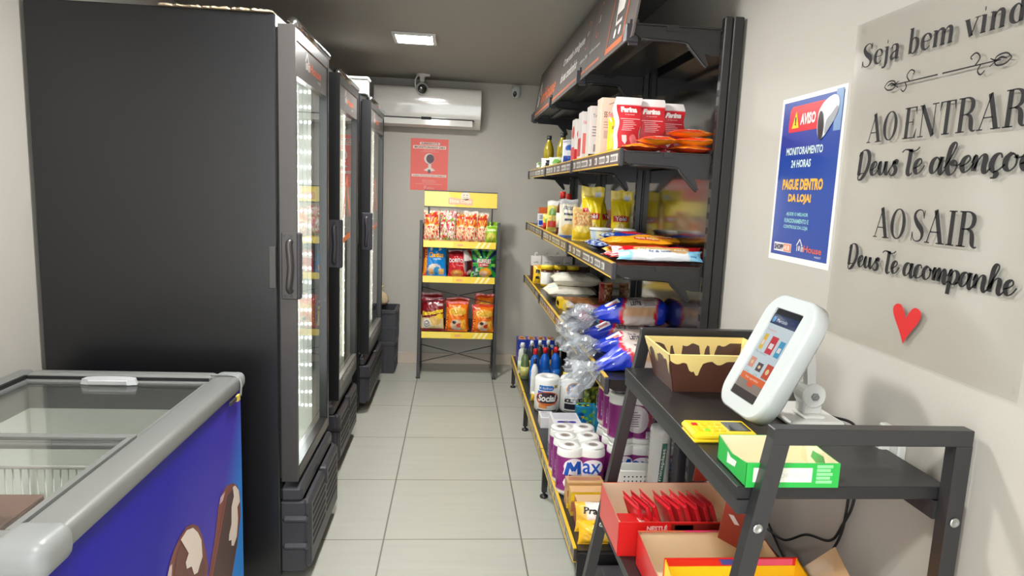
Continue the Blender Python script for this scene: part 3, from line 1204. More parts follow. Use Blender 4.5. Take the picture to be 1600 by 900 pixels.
def rhead(b):
    b.box(-.285, .285, -.06, -.045, 1.372, 1.492, YEL)
    b.box(-.288, .288, -.064, -.042, 1.49, 1.498, C(60, 56, 50))
    b.box(-.288, .288, -.064, -.042, 1.366, 1.373, C(60, 56, 50))
    for x in (-.25, .25):
        b.bar((x, -.05, 1.37), (x, -.03, 1.21), .012, .008, col=C(50, 48, 46))
    mp = plane((0, -.0612, 1.432), (1, 0, 0), (0, 0, 1))
    mq = plane((0, -.0620, 1.432), (1, 0, 0), (0, 0, 1))
    ms = plane((0, -.0628, 1.432), (1, 0, 0), (0, 0, 1))
    b.rect(-.283, -.1, -.058, .056, mp, YEL2)
    b.poly([(-.1, -.058), (-.04, -.058), (-.1, .056)], mp, YEL2)
    b.oval(.034, .028, .036, .033, mq, C(216, 206, 186))
    for (cx, cy) in ((.022, .036), (.046, .036)):
        b.oval(cx, cy, .006, .006, ms, C(170, 150, 120), n=10)
    b.ribbon([(.012, .022, .004), (.034, .012, .005), (.056, .022, .004)], ms, C(170, 150, 120))
    n = 12
    out = [(-.1, -.035), (-.1, .008), (-.085, .016), (-.02, .008), (.03, .004), (.08, .012), (.094, .004), (.094, -.038), (.08, -.044), (.0, -.036), (-.08, -.042)]
    b.poly(out, mq, C(240, 168, 138))
    b.text('Elma Chips', -.088, .084, -.034, .002, ms, C(250, 226, 190), 0, .02)


sub('header_sign', 'gloss', rk, rhead)


def rshelf(z):
    def sh(b):
        b.box(-RW + .014, RW - .014, -.12, .19, z - .012, z - .006)
        for k in range(8):
            x = -RW + .04 + k * (2 * RW - .08) / 7
            b.tube([(x, -.12, z - .004), (x, .19, z - .004)], .003, n=5)
        b.box(-RW + .014, RW - .014, .186, .192, z - .012, z + .06)
    s_ = sub('shelf', 'frame', rk, sh)

    def fr(b):
        b.box(-RW + .02, RW - .02, -.128, -.121, z - .046, z + .006, YEL)
        mp = plane((0, -.1286, z - .02), (1, 0, 0), (0, 0, 1))
        b.rect(-.28, -.05, -.024, .024, mp, C(250, 222, 96))
        for x in (.12, .16, .2):
            b.poly([(x, -.024), (x + .02, -.024), (x + .05, .024), (x + .03, .024)], mp, C(252, 236, 160))
        mq = plane((0, -.1292, z - .02), (1, 0, 0), (0, 0, 1))
        b.rect(-.02, .025, -.009, .006, mq, C(236, 150, 90))
        b.text('Elma Chips', -.016, .021, -.006, .004, plane((0, -.1298, z - .02), (1, 0, 0), (0, 0, 1)), C(250, 220, 180))
    sub('price_strip', 'gloss', s_, fr)


for z in (1.10, .822, .372):
    rshelf(z)


def rx(za, zb):
    def fn(b):
        b.tube([(-RW, -.06, za), (RW, -.05, zb)], .0035, n=6)
        b.tube([(-RW, -.05, zb), (RW, -.04, za)], .0035, n=6)
    return fn


sub('cross_brace', 'frame', rk, rx(.60, .73))
sub('cross_brace', 'frame', rk, rx(.11, .26))

# ------------------------------------------------------------------ gondola shelving along the right wall
gd = empty('gondola_shelving', 'long black metal shelving full of groceries along the right wall', 'shelving', (.72, 3.6, 0))
GT = Matrix.Translation(-gd.location)
YS = (2.19, 3.127, 4.065, 5.0)
GF, GB = .545, .88           # front and back of the upper shelves
BF = .468                    # front of the base shelf
LEV = (1.665, 1.285, .885)


def GP(name, m, fn, parent=gd):
    b = MB()
    fn(b)
    return b.build(name, m, parent, GT)


for y in YS:
    def up(b, y=y):
        b.box(.845, .872, y - .014, y + .014, .0, 2.10, m=0, b=.003)
        b.box(.872, .905, y - .022, y + .022, .0, 2.10, m=0, b=.003)
        z = .3
        while z < 2.08:
            b.box(.8442, .8452, y - .008, y - .003, z, z + .022, m=1)
            b.box(.8442, .8452, y + .003, y + .008, z, z + .022, m=1)
            z += .05
    GP('upright', ['shelfblack', 'slot'], up)
for i in range(3):
    GP('back_panel', 'panel', lambda b: b.box(.876, .884, YS[i] + .016, YS[i + 1] - .016, .24, 2.08))


def bracket(b, y, zt, front, back, h=.045):
    """Pressed arm under a board: straight along the board, dropping in a rounded hook at the upright."""
    yy = (y - .0025, y + .0025)
    prof = [(front, zt), (front, zt - .028), (front + .03, zt - h), (back - .115, zt - h), (back - .092, zt - h - .016), (back - .056, zt - .112), (back - .044, zt - .12), (back - .034, zt - .112), (back - .05, zt - h - .03), (back - .03, zt - h - .035), (back, zt - h - .035), (back, zt)]
    n = len(prof)
    vs = [(x, a, z) for a in yy for x, z in prof]
    b.add(vs, [tuple(range(n))[::-1], tuple(range(n, 2 * n))] + [(i, (i + 1) % n, n + (i + 1) % n, n + i) for i in range(n)])
    b.tube(spline([(front + .02, y, zt - h + .004), (back - .125, y, zt - h), (back - .1, y, zt - h - .016), (back - .052, y, zt - .11), (back - .04, y, zt - .118)], 4), .0055, n=8)
    for x in (back - .03, back - .016):
        b.box(x - .004, x + .004, y - .004, y + .004, zt - .05, zt - .04)


RAILB, RAILY = C(70, 62, 58), C(222, 180, 50)


def price_rail(b, x, ya, yb, z, h=.05, yellow=True):
    """Price strip on the front edge: dark band, yellow edges, pale price tickets with printing."""
    b.box(x - .012, x - .002, ya, yb, z - h + .006, z + .004, RAILB)
    b.box(x - .014, x - .002, ya, yb, z + .002, z + .007, RAILY)
    b.box(x - .014, x - .002, ya, yb, z - h + .002, z - h + .006, RAILY)
    mp = plane((x - .0128, yb, z - h / 2 - .018), (0, -1, 0), (0, 0, 1))
    mq = plane((x - .0136, yb, z - h / 2 - .018), (0, -1, 0), (0, 0, 1))
    rnd = random.Random(int(ya * 1000 + z * 77))
    y = .03
    while y < (yb - ya) - .1:
        w = rnd.choice((.05, .05, .1, .14))
        w = min(w, yb - ya - y - .02)
        b.rect(y, y + w, .008, .034, mp, C(205, 203, 196))
        k = y + .006
        while k < y + w - .02:
            b.rect(k, k + .022, .013, .027, mq, C(120, 116, 112))
            k += .03
        y += w + rnd.choice((.02, .03, .06))


for z in LEV:
    for i in range(3):
        ya, yb = YS[i] + .002, YS[i + 1] - .002

        def board(b, ya=ya, yb=yb, z=z):
            b.box(GF, .842, ya, yb, z - .004, z)
            b.box(GF - .002, GF + .002, ya, yb, z - .045, z)
            b.box(.838, .842, ya, yb, z - .03, z + .012)
            b.box(.68, .71, ya, yb, z - .018, z - .004)
        s_ = GP('shelf', 'shelfblack', board)
        GP('price_rail', 'gloss', lambda b: price_rail(b, GF, ya + .012, yb - .012, z), s_)
        for y in (ya + .008, yb - .008):
            GP('bracket', 'shelfblack', lambda b: bracket(b, y, z - .005, GF + .004, .842), s_)

        def clip(b, yb=yb, z=z):
            b.box(GF - .019, GF - .002, yb - .018, yb + .018, z - .055, z + .004, b=.003)
        GP('rail_joint', 'blacksoft', clip, s_)
# near end joint
for z in LEV:
    GP('rail_joint', 'blacksoft', lambda b: b.box(GF - .016, GF - .001, YS[0] - .004, YS[0] + .014, z - .052, z + .006, b=.003))
# base shelf with its legs
for i in range(3):
    ya, yb = YS[i] + .002, YS[i + 1] - .002
    s_ = GP('base_shelf', 'shelfblack', lambda b: (b.box(BF, .842, ya, yb, .244, .25), b.box(BF - .002, BF + .002, ya, yb, .20, .25)))
    GP('price_rail', 'gloss', lambda b: price_rail(b, BF, ya + .004, yb - .004, .25), s_)
for y in YS:
    def leg(b, y=y):
        b.bar((BF + .012, y, .03), (BF + .012, y, .245), .028, .02)
        b.bar((BF + .02, y, .225), (.845, y, .225), .04, .016, up=(0, 0, 1)) if False else b.box(BF + .02, .845, y - .012, y + .012, .185, .243)
        b.lathe([(.021, 0), (.021, .01), (.014, .014), (.007, .016), (.007, .034)], n=12, o=(BF + .012, y, 0))
    GP('base_leg', 'shelfblack', leg)
# canopy board with brackets on top
for i in range(3):
    ya, yb = YS[i] + .002, YS[i + 1] - .002
    s_ = GP('canopy_shelf', 'shelfblack', lambda b: (b.box(GF + .012, .842, ya, yb, 2.062, 2.067), b.box(.66, .70, ya, yb, 2.048, 2.062), b.box(GF + .01, GF + .014, ya, yb, 2.035, 2.067)))
    for y in (ya + .008, yb - .008):
        GP('bracket', 'shelfblack', lambda b: bracket(b, y, 2.061, GF + .016, .842), s_)

BROWN, ORG = C(92, 84, 80), C(206, 106, 62)


def board_map(off=0.0):
    o = Vector((GF - off, 5.0, 2.025))
    return lambda x, y: o + Vector((.05 * y / .33, -x, y + .012 * (1 - x / 2.81) * 1.0))


def sign_seg(xa, xb, fn):
    def f(b):
        mp, bk_ = board_map(.0), board_map(-.006)
        h = .325
        A = [mp(xa, 0), mp(xb, 0), mp(xb, h), mp(xa, h)]
        B = [bk_(xa, 0), bk_(xb, 0), bk_(xb, h), bk_(xa, h)]
        b.add(A + B, [(3, 2, 1, 0), (4, 5, 6, 7), (0, 1, 5, 4), (1, 2, 6, 5), (2, 3, 7, 6), (3, 0, 4, 7)], BROWN)
        fn(b, board_map(.0012), board_map(.002))
    return GP('canopy_sign', 'paper', f)


GREY = C(232, 228, 222)


def seg1(b, mp, mq):
    house_logo(b, mp, .1, .07, .17, 0, False)
    b.text('inHouse', .32, .98, .075, .17, mp, ORG, 0, .02)
    b.rect(.08, 1.135, .022, .034, mp, ORG)


def seg2(b, mp, mq):
    b.text('O mercado inteligente', 1.19, 1.82, .165, .22, mp, GREY, 0, .025)
    b.text('do seu condomínio', 1.19, 1.70, .085, .14, mp, GREY, 0, .025)
    b.rect(1.15, 1.985, .022, .034, mp, ORG)
    for a in range(1):
        pts = [(1.885 + .045 * math.cos(t * PI / 10), .2 + .06 * math.sin(t * PI / 10)) for t in range(-7, 8)]
        b.ribbon([(x, y, .005) for x, y in pts], mp, ORG)
    b.ribbon([(1.87, .2, .008), (1.9, .215, .008)], mp, GREY)
    b.text('aberto 24h', 1.80, 1.97, .085, .105, mp, GREY)


def seg3(b, mp, mq):
    pts = [(2.13 + .05 * math.cos(t * PI / 10), .21 + .07 * math.sin(t * PI / 10)) for t in range(3, 18)]
    b.ribbon([(x, y, .005) for x, y in pts], mp, ORG)
    b.ribbon([(2.115, .2, .006), (2.13, .23, .006), (2.145, .2, .006)], mp, GREY)
    b.text('sem filas e sem espera', 2.02, 2.24, .085, .105, mp, GREY)
    b.rect(1.995, 2.28, .022, .034, mp, ORG)
    # trolley in an orange house-shaped frame
    for p, q, w in (((2.40, .02), (2.40, .25), .012), ((2.66, .02), (2.66, .25), .014), ((2.394, .026), (2.667, .026), .022), ((2.38, .235), (2.53, .315), .016), ((2.53, .315), (2.68, .235), .016)):
        b.ribbon([(p[0], p[1], w), (q[0], q[1], w)], mp, ORG)
    b.poly([(2.475, .25), (2.62, .25), (2.595, .14), (2.50, .14)], mp, GREY)
    b.ribbon([(2.43, .28, .014), (2.47, .26, .014), (2.50, .14, .014), (2.51, .105, .014), (2.60, .105, .014)], mq, GREY)
    for x in (2.52, 2.59):
        b.oval(x, .07, .017, .017, mq, GREY, n=14)


sign_seg(0, 1.143, seg1)
sign_seg(1.147, 1.990, seg2)
sign_seg(1.994, 2.81, seg3)
for x in (.004, .94, 1.875, 2.77):
    def hold(b, x=x):
        mp = board_map(.012)
        p = mp(x, .0)
        b.box(p.x - .002, GF + .03, p.y - .016, p.y + .016, p.z - .012, p.z + .045, b=.003)
        b.box(p.x + .012, GF + .03, p.y - .004, p.y + .004, p.z - .02, p.z + .06)
    GP('sign_clip', 'blacksoft', hold)

# ------------------------------------------------------------------ builders for packaged goods
def design(base, *shapes):
    """Print of a pack front: shapes painted in order over base, in 0..1 coordinates.
    ('r',x0,x1,y0,y1,c) band, ('e',cx,cy,rx,ry,c) oval, ('s',n,[colours],x0,x1,y0,y1) speckle, ('d',a,b,c) everything above the line y=a+b*x,
    ('y',cx,cy,n,r,[colours]) sunburst."""
    def fn(u, v):
        c = base
        for s in shapes:
            k = s[0]
            if k == 'r':
                if s[1] <= u <= s[2] and s[3] <= v <= s[4]:
                    c = s[5]
            elif k == 'e':
                if ((u - s[1]) / s[3]) ** 2 + ((v - s[2]) / s[4]) ** 2 <= 1:
                    c = s[5]
            elif k == 's':
                if s[3] <= u <= s[4] and s[5] <= v <= s[6]:
                    h = hash((int(u * s[1] + .37 * int(v * s[1])), int(v * s[1] * 1.3), len(s[2]))) % 9973
                    c = s[2][h % len(s[2])]
            elif k == 'd':
                if v > s[1] + s[2] * u:
                    c = s[3]
            elif k == 'y':
                dx, dy = u - s[1], v - s[2]
                if math.hypot(dx, dy) < s[4]:
                    c = s[5][int((math.atan2(dy, dx) + PI) / (2 * PI) * s[3]) % len(s[5])]
        return c
    return fn


def fbm(x, y, sd):
    return (math.sin(x * 2.1 + sd) * math.cos(y * 1.7 - sd * 1.3) + .5 * math.sin(x * 4.7 + y * 3.1 + sd * 2.2) + .3 * math.sin(x * 9.3 - y * 8.1 + sd)) / 1.8


def pouch(b, w, h, t, cf, cb=None, sd=0.0, nu=26, nv=34, m=0, top=.93, bot=.05, full=.55, wob=.08, T=None, flare=0.0):
    """A filled film bag standing on its lower seal, front to -y. Returns the map of its front for lettering."""
    cb = cb or (lambda u, v: cf(.2, .85))
    I = Matrix.Identity(4) if T is None else T

    def P(u, v, side, off=0.0):
        uu = max(0.0, min(1.0, u))
        vv = max(0.0, min(1.0, v))
        a = math.sin(PI * uu) ** full if 0 < uu < 1 else 0
        q = (vv - bot) / (top - bot)
        e = (max(0.0, math.sin(PI * q)) ** full if 0 < q < 1 else 0)
        th = a * e * (1 + wob * 2.2 * fbm(uu * 7, vv * 9, sd))
        seal = 1 if (vv > top or vv < bot) else 0
        x = (u - .5) * w * (1 - .07 * e + .0) * (1 + flare * (vv - .5))
        y = side * (t / 2 * th) + .012 * w * fbm(uu * 5, vv * 3, sd + 4)
        z = v * h * (1 + (.012 * math.sin(uu * 9 + sd) if vv > .5 else 0))
        if seal:
            y += .0008 * side
        return I @ Vector((x, y - .0022 * off if side < 0 else y, z))
    b.grid(lambda u, v: P(u, v, -1), nu, nv, cf, m)
    b.grid(lambda u, v: P(1 - u, v, 1), nu // 2, nv // 2, lambda u, v: cb(1 - u, v), m)
    return lambda x, y: P(x, y, -1, 1.0)


def bottle(b, prof, m=0, n=20, sx=1.0, sy=1.0):
    b.lathe(prof, m=m, n=n, sx=sx, sy=sy)


def place(b, name, mats, label, cat, loc, rz=0.0, group=None, T=None):
    o = b.build(name, mats, None, T)
    o.location = loc
    o.rotation_euler = (0, 0, rz)
    return tag(o, label, cat, group)


def carton(b, w, d, h, col, top=None, T=None):
    """A closed carton: base at z 0, front at y = -d/2; returns maps of front, left side (-x) and top in metres from the lower left corner."""
    b.box(-w / 2, w / 2, -d / 2, d / 2, 0, h, col, b=.0012, T=T)
    I = Matrix.Identity(4) if T is None else T
    if top:
        b.quad(*[I @ Vector(p) for p in ((-w / 2, -d / 2, h + .0004), (w / 2, -d / 2, h + .0004), (w / 2, d / 2, h + .0004), (-w / 2, d / 2, h + .0004))], col=top)
    fr = lambda x, y: I @ Vector((-w / 2 + x, -d / 2 - .0006, y))
    lf = lambda x, y: I @ Vector((-w / 2 - .0006, d / 2 - x, y))
    tp = lambda x, y: I @ Vector((-w / 2 + x, -d / 2 + y, h + .0009))
    return fr, lf, tp


def lines(b, mp, x0, x1, y0, n, dy, th, col, seed=1):
    r = random.Random(seed)
    for k in range(n):
        b.rect(x0, x0 + (x1 - x0) * r.uniform(.6, 1), y0 - dy * k, y0 - dy * k + th, mp, col)


lie = lambda ang=0: Matrix.Rotation(-PI / 2 + ang, 4, 'X')     # front up, head towards +y
RX = lambda a: Matrix.Rotation(a, 4, 'X')
RY = lambda a: Matrix.Rotation(a, 4, 'Y')
RZ = lambda a: Matrix.Rotation(a, 4, 'Z')
TR = lambda x, y, z: Matrix.Translation((x, y, z))
R_, G_, B_, Y_, O_, K_, N_ = C(205, 32, 40), C(60, 160, 60), C(30, 70, 180), C(244, 205, 40), C(240, 130, 30), C(28, 26, 28), C(92, 50, 38)
CREAM = C(240, 226, 200)

# ------------------------------------------------------------------ bags on the snack rack
rx0, ry0 = .035, 5.30
BURST = [C(232, 120, 30), C(246, 196, 80), C(214, 60, 40)]
POP = [C(226, 70, 62), C(244, 226, 190), C(240, 150, 110), C(236, 210, 150), C(200, 44, 46), C(250, 236, 214)]
MIX = [C(220, 50, 60), C(245, 225, 200), C(130, 180, 60), C(240, 160, 180), C(250, 240, 226), C(190, 36, 60)]


def popcorn(i, x, w, h, lab, pal, burst=True, y=0.0, lean=-.12):
    b = MB()
    sh = [('s', 15, pal, 0, 1, .03, .93), ('r', 0, 1, .93, 1, C(216, 206, 190))]
    if burst:
        sh += [('y', .5, .42, 26, .44, BURST), ('e', .5, .36, .36, .16, C(248, 226, 190)), ('s', 15, pal, 0, 1, .03, .46), ('r', .1, .9, .72, .80, C(206, 60, 40))]
    pouch(b, w, h, .075, design(C(236, 190, 130), *sh), sd=i * 1.7, top=.88, bot=.03, T=RX(lean))
    place(b, 'snack_bag', 'film', lab, 'bag of snacks', (rx0 + x, ry0 + y, 1.10), 0, 'bags of puffed corn on the top tier of the snack rack')


popcorn(1, -.226, .13, .255, 'speckled orange puffed corn bag at the left end of the top rack tier', POP)
popcorn(2, -.096, .128, .262, 'red and white puffed corn bag without a sunburst, second on the top rack tier', MIX, False)
popcorn(3, .012, .10, .25, 'narrow puffed corn bag third from the left on the top rack tier', POP, True, .03)
popcorn(4, .085, .115, .245, 'puffed corn bag with orange sunburst fourth from the left on the top rack tier', POP, True, -.015)
popcorn(5, .175, .10, .24, 'leaning puffed corn bag next to the green bags on the top rack tier', POP, True, .01)
for i, (x, h, y, lab) in enumerate(((.25, .135, -.01, 'small lime green snack bag in front at the right end of the top tier'), (.262, .165, .045, 'lime green snack bag behind another at the right end of the top tier'))):
    b = MB()
    mp = pouch(b, .095, h, .05, design(C(140, 190, 40), ('e', .5, .35, .4, .26, C(214, 206, 90)), ('r', .1, .9, .68, .8, C(226, 236, 170)), ('s', 12, [C(180, 190, 60), C(150, 170, 50)], .2, .8, .05, .3)), sd=i + 9., T=RX(-.1))
    place(b, 'snack_bag', 'film', lab, 'bag of snacks', (rx0 + x, ry0 + y, 1.10), 0, 'green snack bags')

BL = C(20, 130, 206)
b = MB()
mp = pouch(b, .19, .255, .085, design(BL, ('d', .86, .0, C(16, 84, 160)), ('r', 0, .17, 0, 1, C(206, 60, 34)), ('r', .03, .14, .05, .5, C(240, 140, 30)), ('e', .36, .84, .06, .05, WHITE), ('e', .72, .82, .05, .05, WHITE),
           ('e', .5, .2, .28, .17, C(226, 214, 200)), ('e', .62, .16, .16, .12, C(40, 150, 214)), ('e', .36, .12, .12, .1, C(236, 190, 130)), ('s', 14, [C(240, 200, 130), C(236, 180, 90)], .66, .9, .03, .22)), sd=2.2, T=RX(-.13))
b.text('Cheetos', .25, .88, .56, .74, lambda x, y: mp(x, y), K_, 0, .05)
b.text('Cheetos', .25, .88, .565, .74, lambda x, y: mp(x, y) + Vector((0, -.0015, 0)), C(246, 180, 40), 0, .03)
b.text('REQUEIJÃO', .46, .8, .49, .54, mp, WHITE, 0, .02)
b.text('GIGANTE', .07, .13, .1, .9, lambda x, y: mp(.16 - (y - .1) * .12, .1 + (x - .07) * 12), C(250, 190, 60), 0, .02)
place(b, 'snack_bag', 'film', 'blue cheese puff bag with a red side strip at the left of the middle tier', 'bag of snacks', (rx0 - .195, ry0, .822))
DR = C(196, 28, 36)
b = MB()
mp = pouch(b, .145, .21, .07, design(DR, ('d', .84, 0, C(120, 20, 26)), ('d', -2, 0, DR), ('r', 0, 1, .84, 1, C(110, 20, 24)), ('e', .5, .12, .36, .14, C(226, 130, 60)), ('e', .42, .14, .12, .08, C(246, 190, 110)), ('e', .62, .12, .12, .08, C(240, 170, 90)), ('r', .0, .5, .36, .4, C(220, 60, 50))), sd=3.3, T=RX(-.1))
b.text('DORITOS', .04, .92, .52, .68, mp, K_, 0, .045)
b.text('DORITOS', .04, .92, .525, .68, lambda x, y: mp(x, y) + Vector((0, -.0015, 0)), WHITE, 0, .02)
b.text('Queijo Nacho', .5, .95, .38, .44, mp, C(246, 200, 180))
place(b, 'snack_bag', 'film', 'red tortilla chip bag facing forward on the middle rack tier', 'bag of snacks', (rx0 - .015, ry0, .822))
b = MB()
mp = pouch(b, .12, .215, .075, design(DR, ('r', 0, .5, .6, 1, C(206, 196, 190)), ('r', 0, .4, .2, .6, C(60, 16, 20)), ('e', .3, .15, .2, .1, C(226, 200, 190)), ('r', .5, 1, 0, 1, DR), ('e', .7, .5, .1, .3, C(230, 70, 70))), sd=4.4, T=RX(-.1))
place(b, 'snack_bag', 'film', 'red tortilla chip bag turned sideways beside its twin on the middle rack tier', 'bag of snacks', (rx0 + .082, ry0 + .01, .822), 1.0)
GRN = C(40, 150, 60)
b = MB()
mp = pouch(b, .205, .22, .085, design(C(28, 96, 44), ('y', .5, .5, 22, .75, [C(40, 150, 60), C(24, 40, 90), C(120, 200, 70), C(20, 80, 50)]), ('e', .5, .42, .33, .28, GRN), ('r', .3, .72, .38, .5, C(190, 24, 40)), ('e', .58, .17, .24, .17, C(244, 170, 40)), ('e', .5, .12, .18, .1, C(246, 200, 160)), ('s', 12, [C(60, 130, 70), C(30, 60, 60), C(180, 210, 190)], .06, .3, .05, .35)), sd=5.5, T=RX(-.12))
b.text('RUFFLES', .24, .8, .5, .66, mp, C(206, 40, 60), 0, .05)
b.text('RUFFLES', .24, .8, .505, .66, lambda x, y: mp(x, y) + Vector((0, -.0015, 0)), C(246, 220, 226), 0, .02)
b.text('AO CHURRASCO', .34, .68, .41, .47, mp, WHITE, 0, .02)
place(b, 'snack_bag', 'film', 'green crinkle chip bag at the right of the middle rack tier', 'bag of snacks', (rx0 + .195, ry0, .822))

MAR = C(130, 26, 34)
for i, (x, y, h, lab) in enumerate(((-.20, .0, .27, 'maroon bacon snack bag in front at the left of the bottom rack tier'), (-.215, .055, .30, 'maroon snack bag behind another at the left of the bottom rack tier'))):
    b = MB()
    mp = pouch(b, .185, h, .09, design(MAR, ('r', 0, 1, .06, .40, C(236, 214, 160)), ('d', .44, .22, MAR), ('e', .62, .32, .3, .14, C(232, 190, 110)), ('e', .24, .22, .19, .14, C(240, 234, 226)), ('r', 0, 1, 0, .06, MAR), ('r', .72, .95, .74, .81, WHITE), ('e', .84, .45, .16, .08, C(246, 210, 60))), sd=6.6 + i, T=RX(-.12))
    if i == 0:
        b.text('Baconzitos', .03, .97, .50, .64, lambda x, y: mp(x, y + (x - .5) * .12), C(250, 214, 60), 0, .05)
        pts = [(.24 + .12 * math.cos(t * .5), .22 + .09 * math.sin(t * .5), .02) for t in range(13)]
        b.ribbon(pts, mp, C(70, 60, 66))
        b.ribbon([(.16, .23, .02), (.24, .19, .025), (.32, .25, .02)], mp, C(70, 60, 66))
        b.text('Elma Chips', .74, .93, .755, .795, mp, MAR)
    place(b, 'snack_bag', 'film', lab, 'bag of snacks', (rx0 + x, ry0 + y, .372))
ORA = C(240, 120, 24)


def cheese(i, x, y, h, lab, rz=0.0, w=.18):
    b = MB()
    mp = pouch(b, w, h, .09, design(ORA, ('r', 0, 1, .9, 1, C(206, 60, 30)), ('r', 0, .15, 0, 1, C(196, 50, 36)), ('e', .56, .66, .4, .15, C(246, 180, 70)), ('e', .52, .22, .26, .18, C(238, 206, 170)), ('e', .42, .3, .09, .06, K_), ('e', .66, .2, .14, .08, C(206, 50, 40)), ('s', 13, [C(246, 190, 70), C(240, 150, 40)], .72, .95, .03, .4), ('r', .4, .7, .03, .1, C(236, 226, 216))), sd=7.7 + i * 1.3, T=RX(-.12))
    b.text('Cheetos', .22, .92, .58, .75, mp, K_, 0, .05)
    b.text('Cheetos', .22, .92, .585, .75, lambda x, y: mp(x, y) + Vector((0, -.0015, 0)), C(252, 200, 60), 0, .03)
    b.text('LUA', .6, .88, .5, .55, mp, C(150, 40, 20), 0, .02)
    b.text('PARTIDO', 0, 1, 0, 1, lambda x, y: mp(.12 - y * .09, .08 + x * .7), C(250, 180, 60), 0, .02)
    place(b, 'snack_bag', 'film', lab, 'bag of snacks', (rx0 + x, ry0 + y, .372), rz, 'orange cheese puff bags on the bottom tier of the snack rack')


cheese(0, -.01, .0, .245, 'orange cheese puff bag in front at the middle of the bottom rack tier', -.1, .185)
cheese(1, .0, .065, .265, 'orange bag mostly hidden behind the middle cheese puff bag of the bottom rack tier', 0, .19)
cheese(2, .205, .0, .225, 'orange cheese puff bag in front at the right of the bottom rack tier', .1)
cheese(3, .215, .065, .30, 'tall orange cheese puff bag at the back right of the bottom rack tier', 0, .16)

# ------------------------------------------------------------------ goods on the upper board
z2, z3, z4, z5 = 1.6655, 1.2855, .8855, .2505
OILC, DKG = C(190, 170, 46), C(40, 60, 40)


def oil(loc, lab):
    o = empty('oil_bottle', lab, 'bottle', loc, 0, 'cooking oil bottles on the top shelf')
    sub('body', 'oil', o, lambda b: b.lathe([(.0, 0), (.034, 0), (.037, .006), (.037, .05), (.034, .055), (.037, .06), (.037, .085), (.034, .09), (.037, .095), (.037, .13), (.033, .16), (.02, .195), (.014, .212), (.014, .225)], n=20))
    sub('cap', 'blacksoft', o, lambda b: b.lathe([(.017, .216), (.017, .244), (.0, .245)], n=16))
    sub('label', 'gloss', o, lambda b: b.lathe([(.0376, .062, C(222, 206, 90)), (.0376, .083, C(120, 140, 60))], n=20))


oil((.635, 4.72, z2), 'cooking oil bottle nearest the front edge at the far end of the top shelf')
oil((.69, 4.46, z2), 'cooking oil bottle next to the white sachets at the far end of the top shelf')
oil((.715, 4.60, z2), 'cooking oil bottle behind two others at the far end of the top shelf')
for i, (x, y, w, h, cf, lab) in enumerate((
        (.585, 4.60, .10, .055, design(C(206, 206, 190), ('s', 9, [C(120, 150, 90), C(220, 220, 210), C(40, 44, 44)], 0, 1, 0, 1)), 'low pale sachet lying before the oil bottles at the far end of the top shelf'),
        (.585, 4.30, .11, .07, design(C(214, 216, 204), ('r', .3, .62, .2, .8, K_), ('e', .75, .6, .15, .2, C(130, 170, 80))), 'white sachet with a black patch at the far end of the top shelf'),
        (.62, 4.22, .10, .075, design(C(206, 216, 196), ('e', .5, .5, .3, .3, C(120, 170, 80)), ('s', 8, [C(230, 232, 224), C(150, 180, 120)], 0, 1, 0, .4)), 'white and green sachet leaning beside the sachet with a black patch'))):
    b = MB()
    pouch(b, w, h, .05, cf, sd=20. + i, nu=16, nv=16, T=RX(-.25))
    place(b, 'food_sachet', 'film', lab, 'sachet', (x, y, z2), -.3)
b = MB()
pouch(b, .085, .13, .045, design(C(232, 232, 236), ('r', .1, .9, .05, .35, C(40, 80, 190)), ('e', .5, .65, .3, .12, C(60, 110, 200)), ('r', 0, 1, .9, 1, C(200, 200, 206))), sd=23., T=RX(-.1))
place(b, 'food_sachet', 'film', 'white and blue sachet between the oil and the red cartons on the top shelf', 'sachet', (.585, 3.52, z2), -.3)


def slim(loc, w, d, h, col, lab, fn, group='slim cartons on the top shelf'):
    b = MB()
    fr, lf, tp = carton(b, w, d, h, col)
    fn(b, fr, lf, tp)
    return place(b, 'food_carton', 'gloss', lab, 'carton', loc, 0, group)


slim((.578, 3.22, z2), .06, .09, .20, C(232, 226, 220), 'slim white carton with red print, farthest of the four on the top shelf', lambda b, fr, lf, tp: (
    b.rect(0, .06, .0, .06, fr, R_), b.oval(.03, .13, .02, .03, fr, R_), b.rect(.0, .09, 0, .07, lf, R_), b.oval(.045, .14, .03, .03, lf, R_)))
slim((.578, 3.05, z2), .06, .09, .215, C(232, 224, 220), 'slim white carton with a red panel beside the grey-printed carton', lambda b, fr, lf, tp: (
    b.rect(.006, .054, .03, .12, fr, C(226, 120, 110)), b.text('FARINHA', .006, .054, .16, .175, fr, R_), b.rect(.01, .08, .02, .1, lf, R_)))
slim((.588, 2.86, z2), .08, .07, .218, C(226, 216, 210), 'white carton with grey print and a dark foot on the top shelf', lambda b, fr, lf, tp: (
    b.rect(0, .08, 0, .02, fr, K_), lines(b, fr, .012, .07, .13, 4, .012, .004, C(130, 120, 120)), b.text('Trigo', .012, .05, .165, .185, fr, C(90, 80, 80)), b.rect(.02, .06, .03, .06, fr, C(150, 140, 140))))


def beige(b, fr, lf, tp):
    b.text('55 Saborosa', .012, .08, .15, .172, fr, C(120, 66, 40), 0, .02)
    lines(b, fr, .012, .08, .13, 3, .01, .004, C(206, 160, 140))
    b.rect(.014, .04, .07, .1, fr, C(214, 176, 160))
    b.rect(.052, .08, .07, .1, fr, C(200, 160, 140))
    b.ribbon([(.03, .20, .003), (.06, .212, .003), (.05, .19, .003)], fr, C(160, 120, 100))


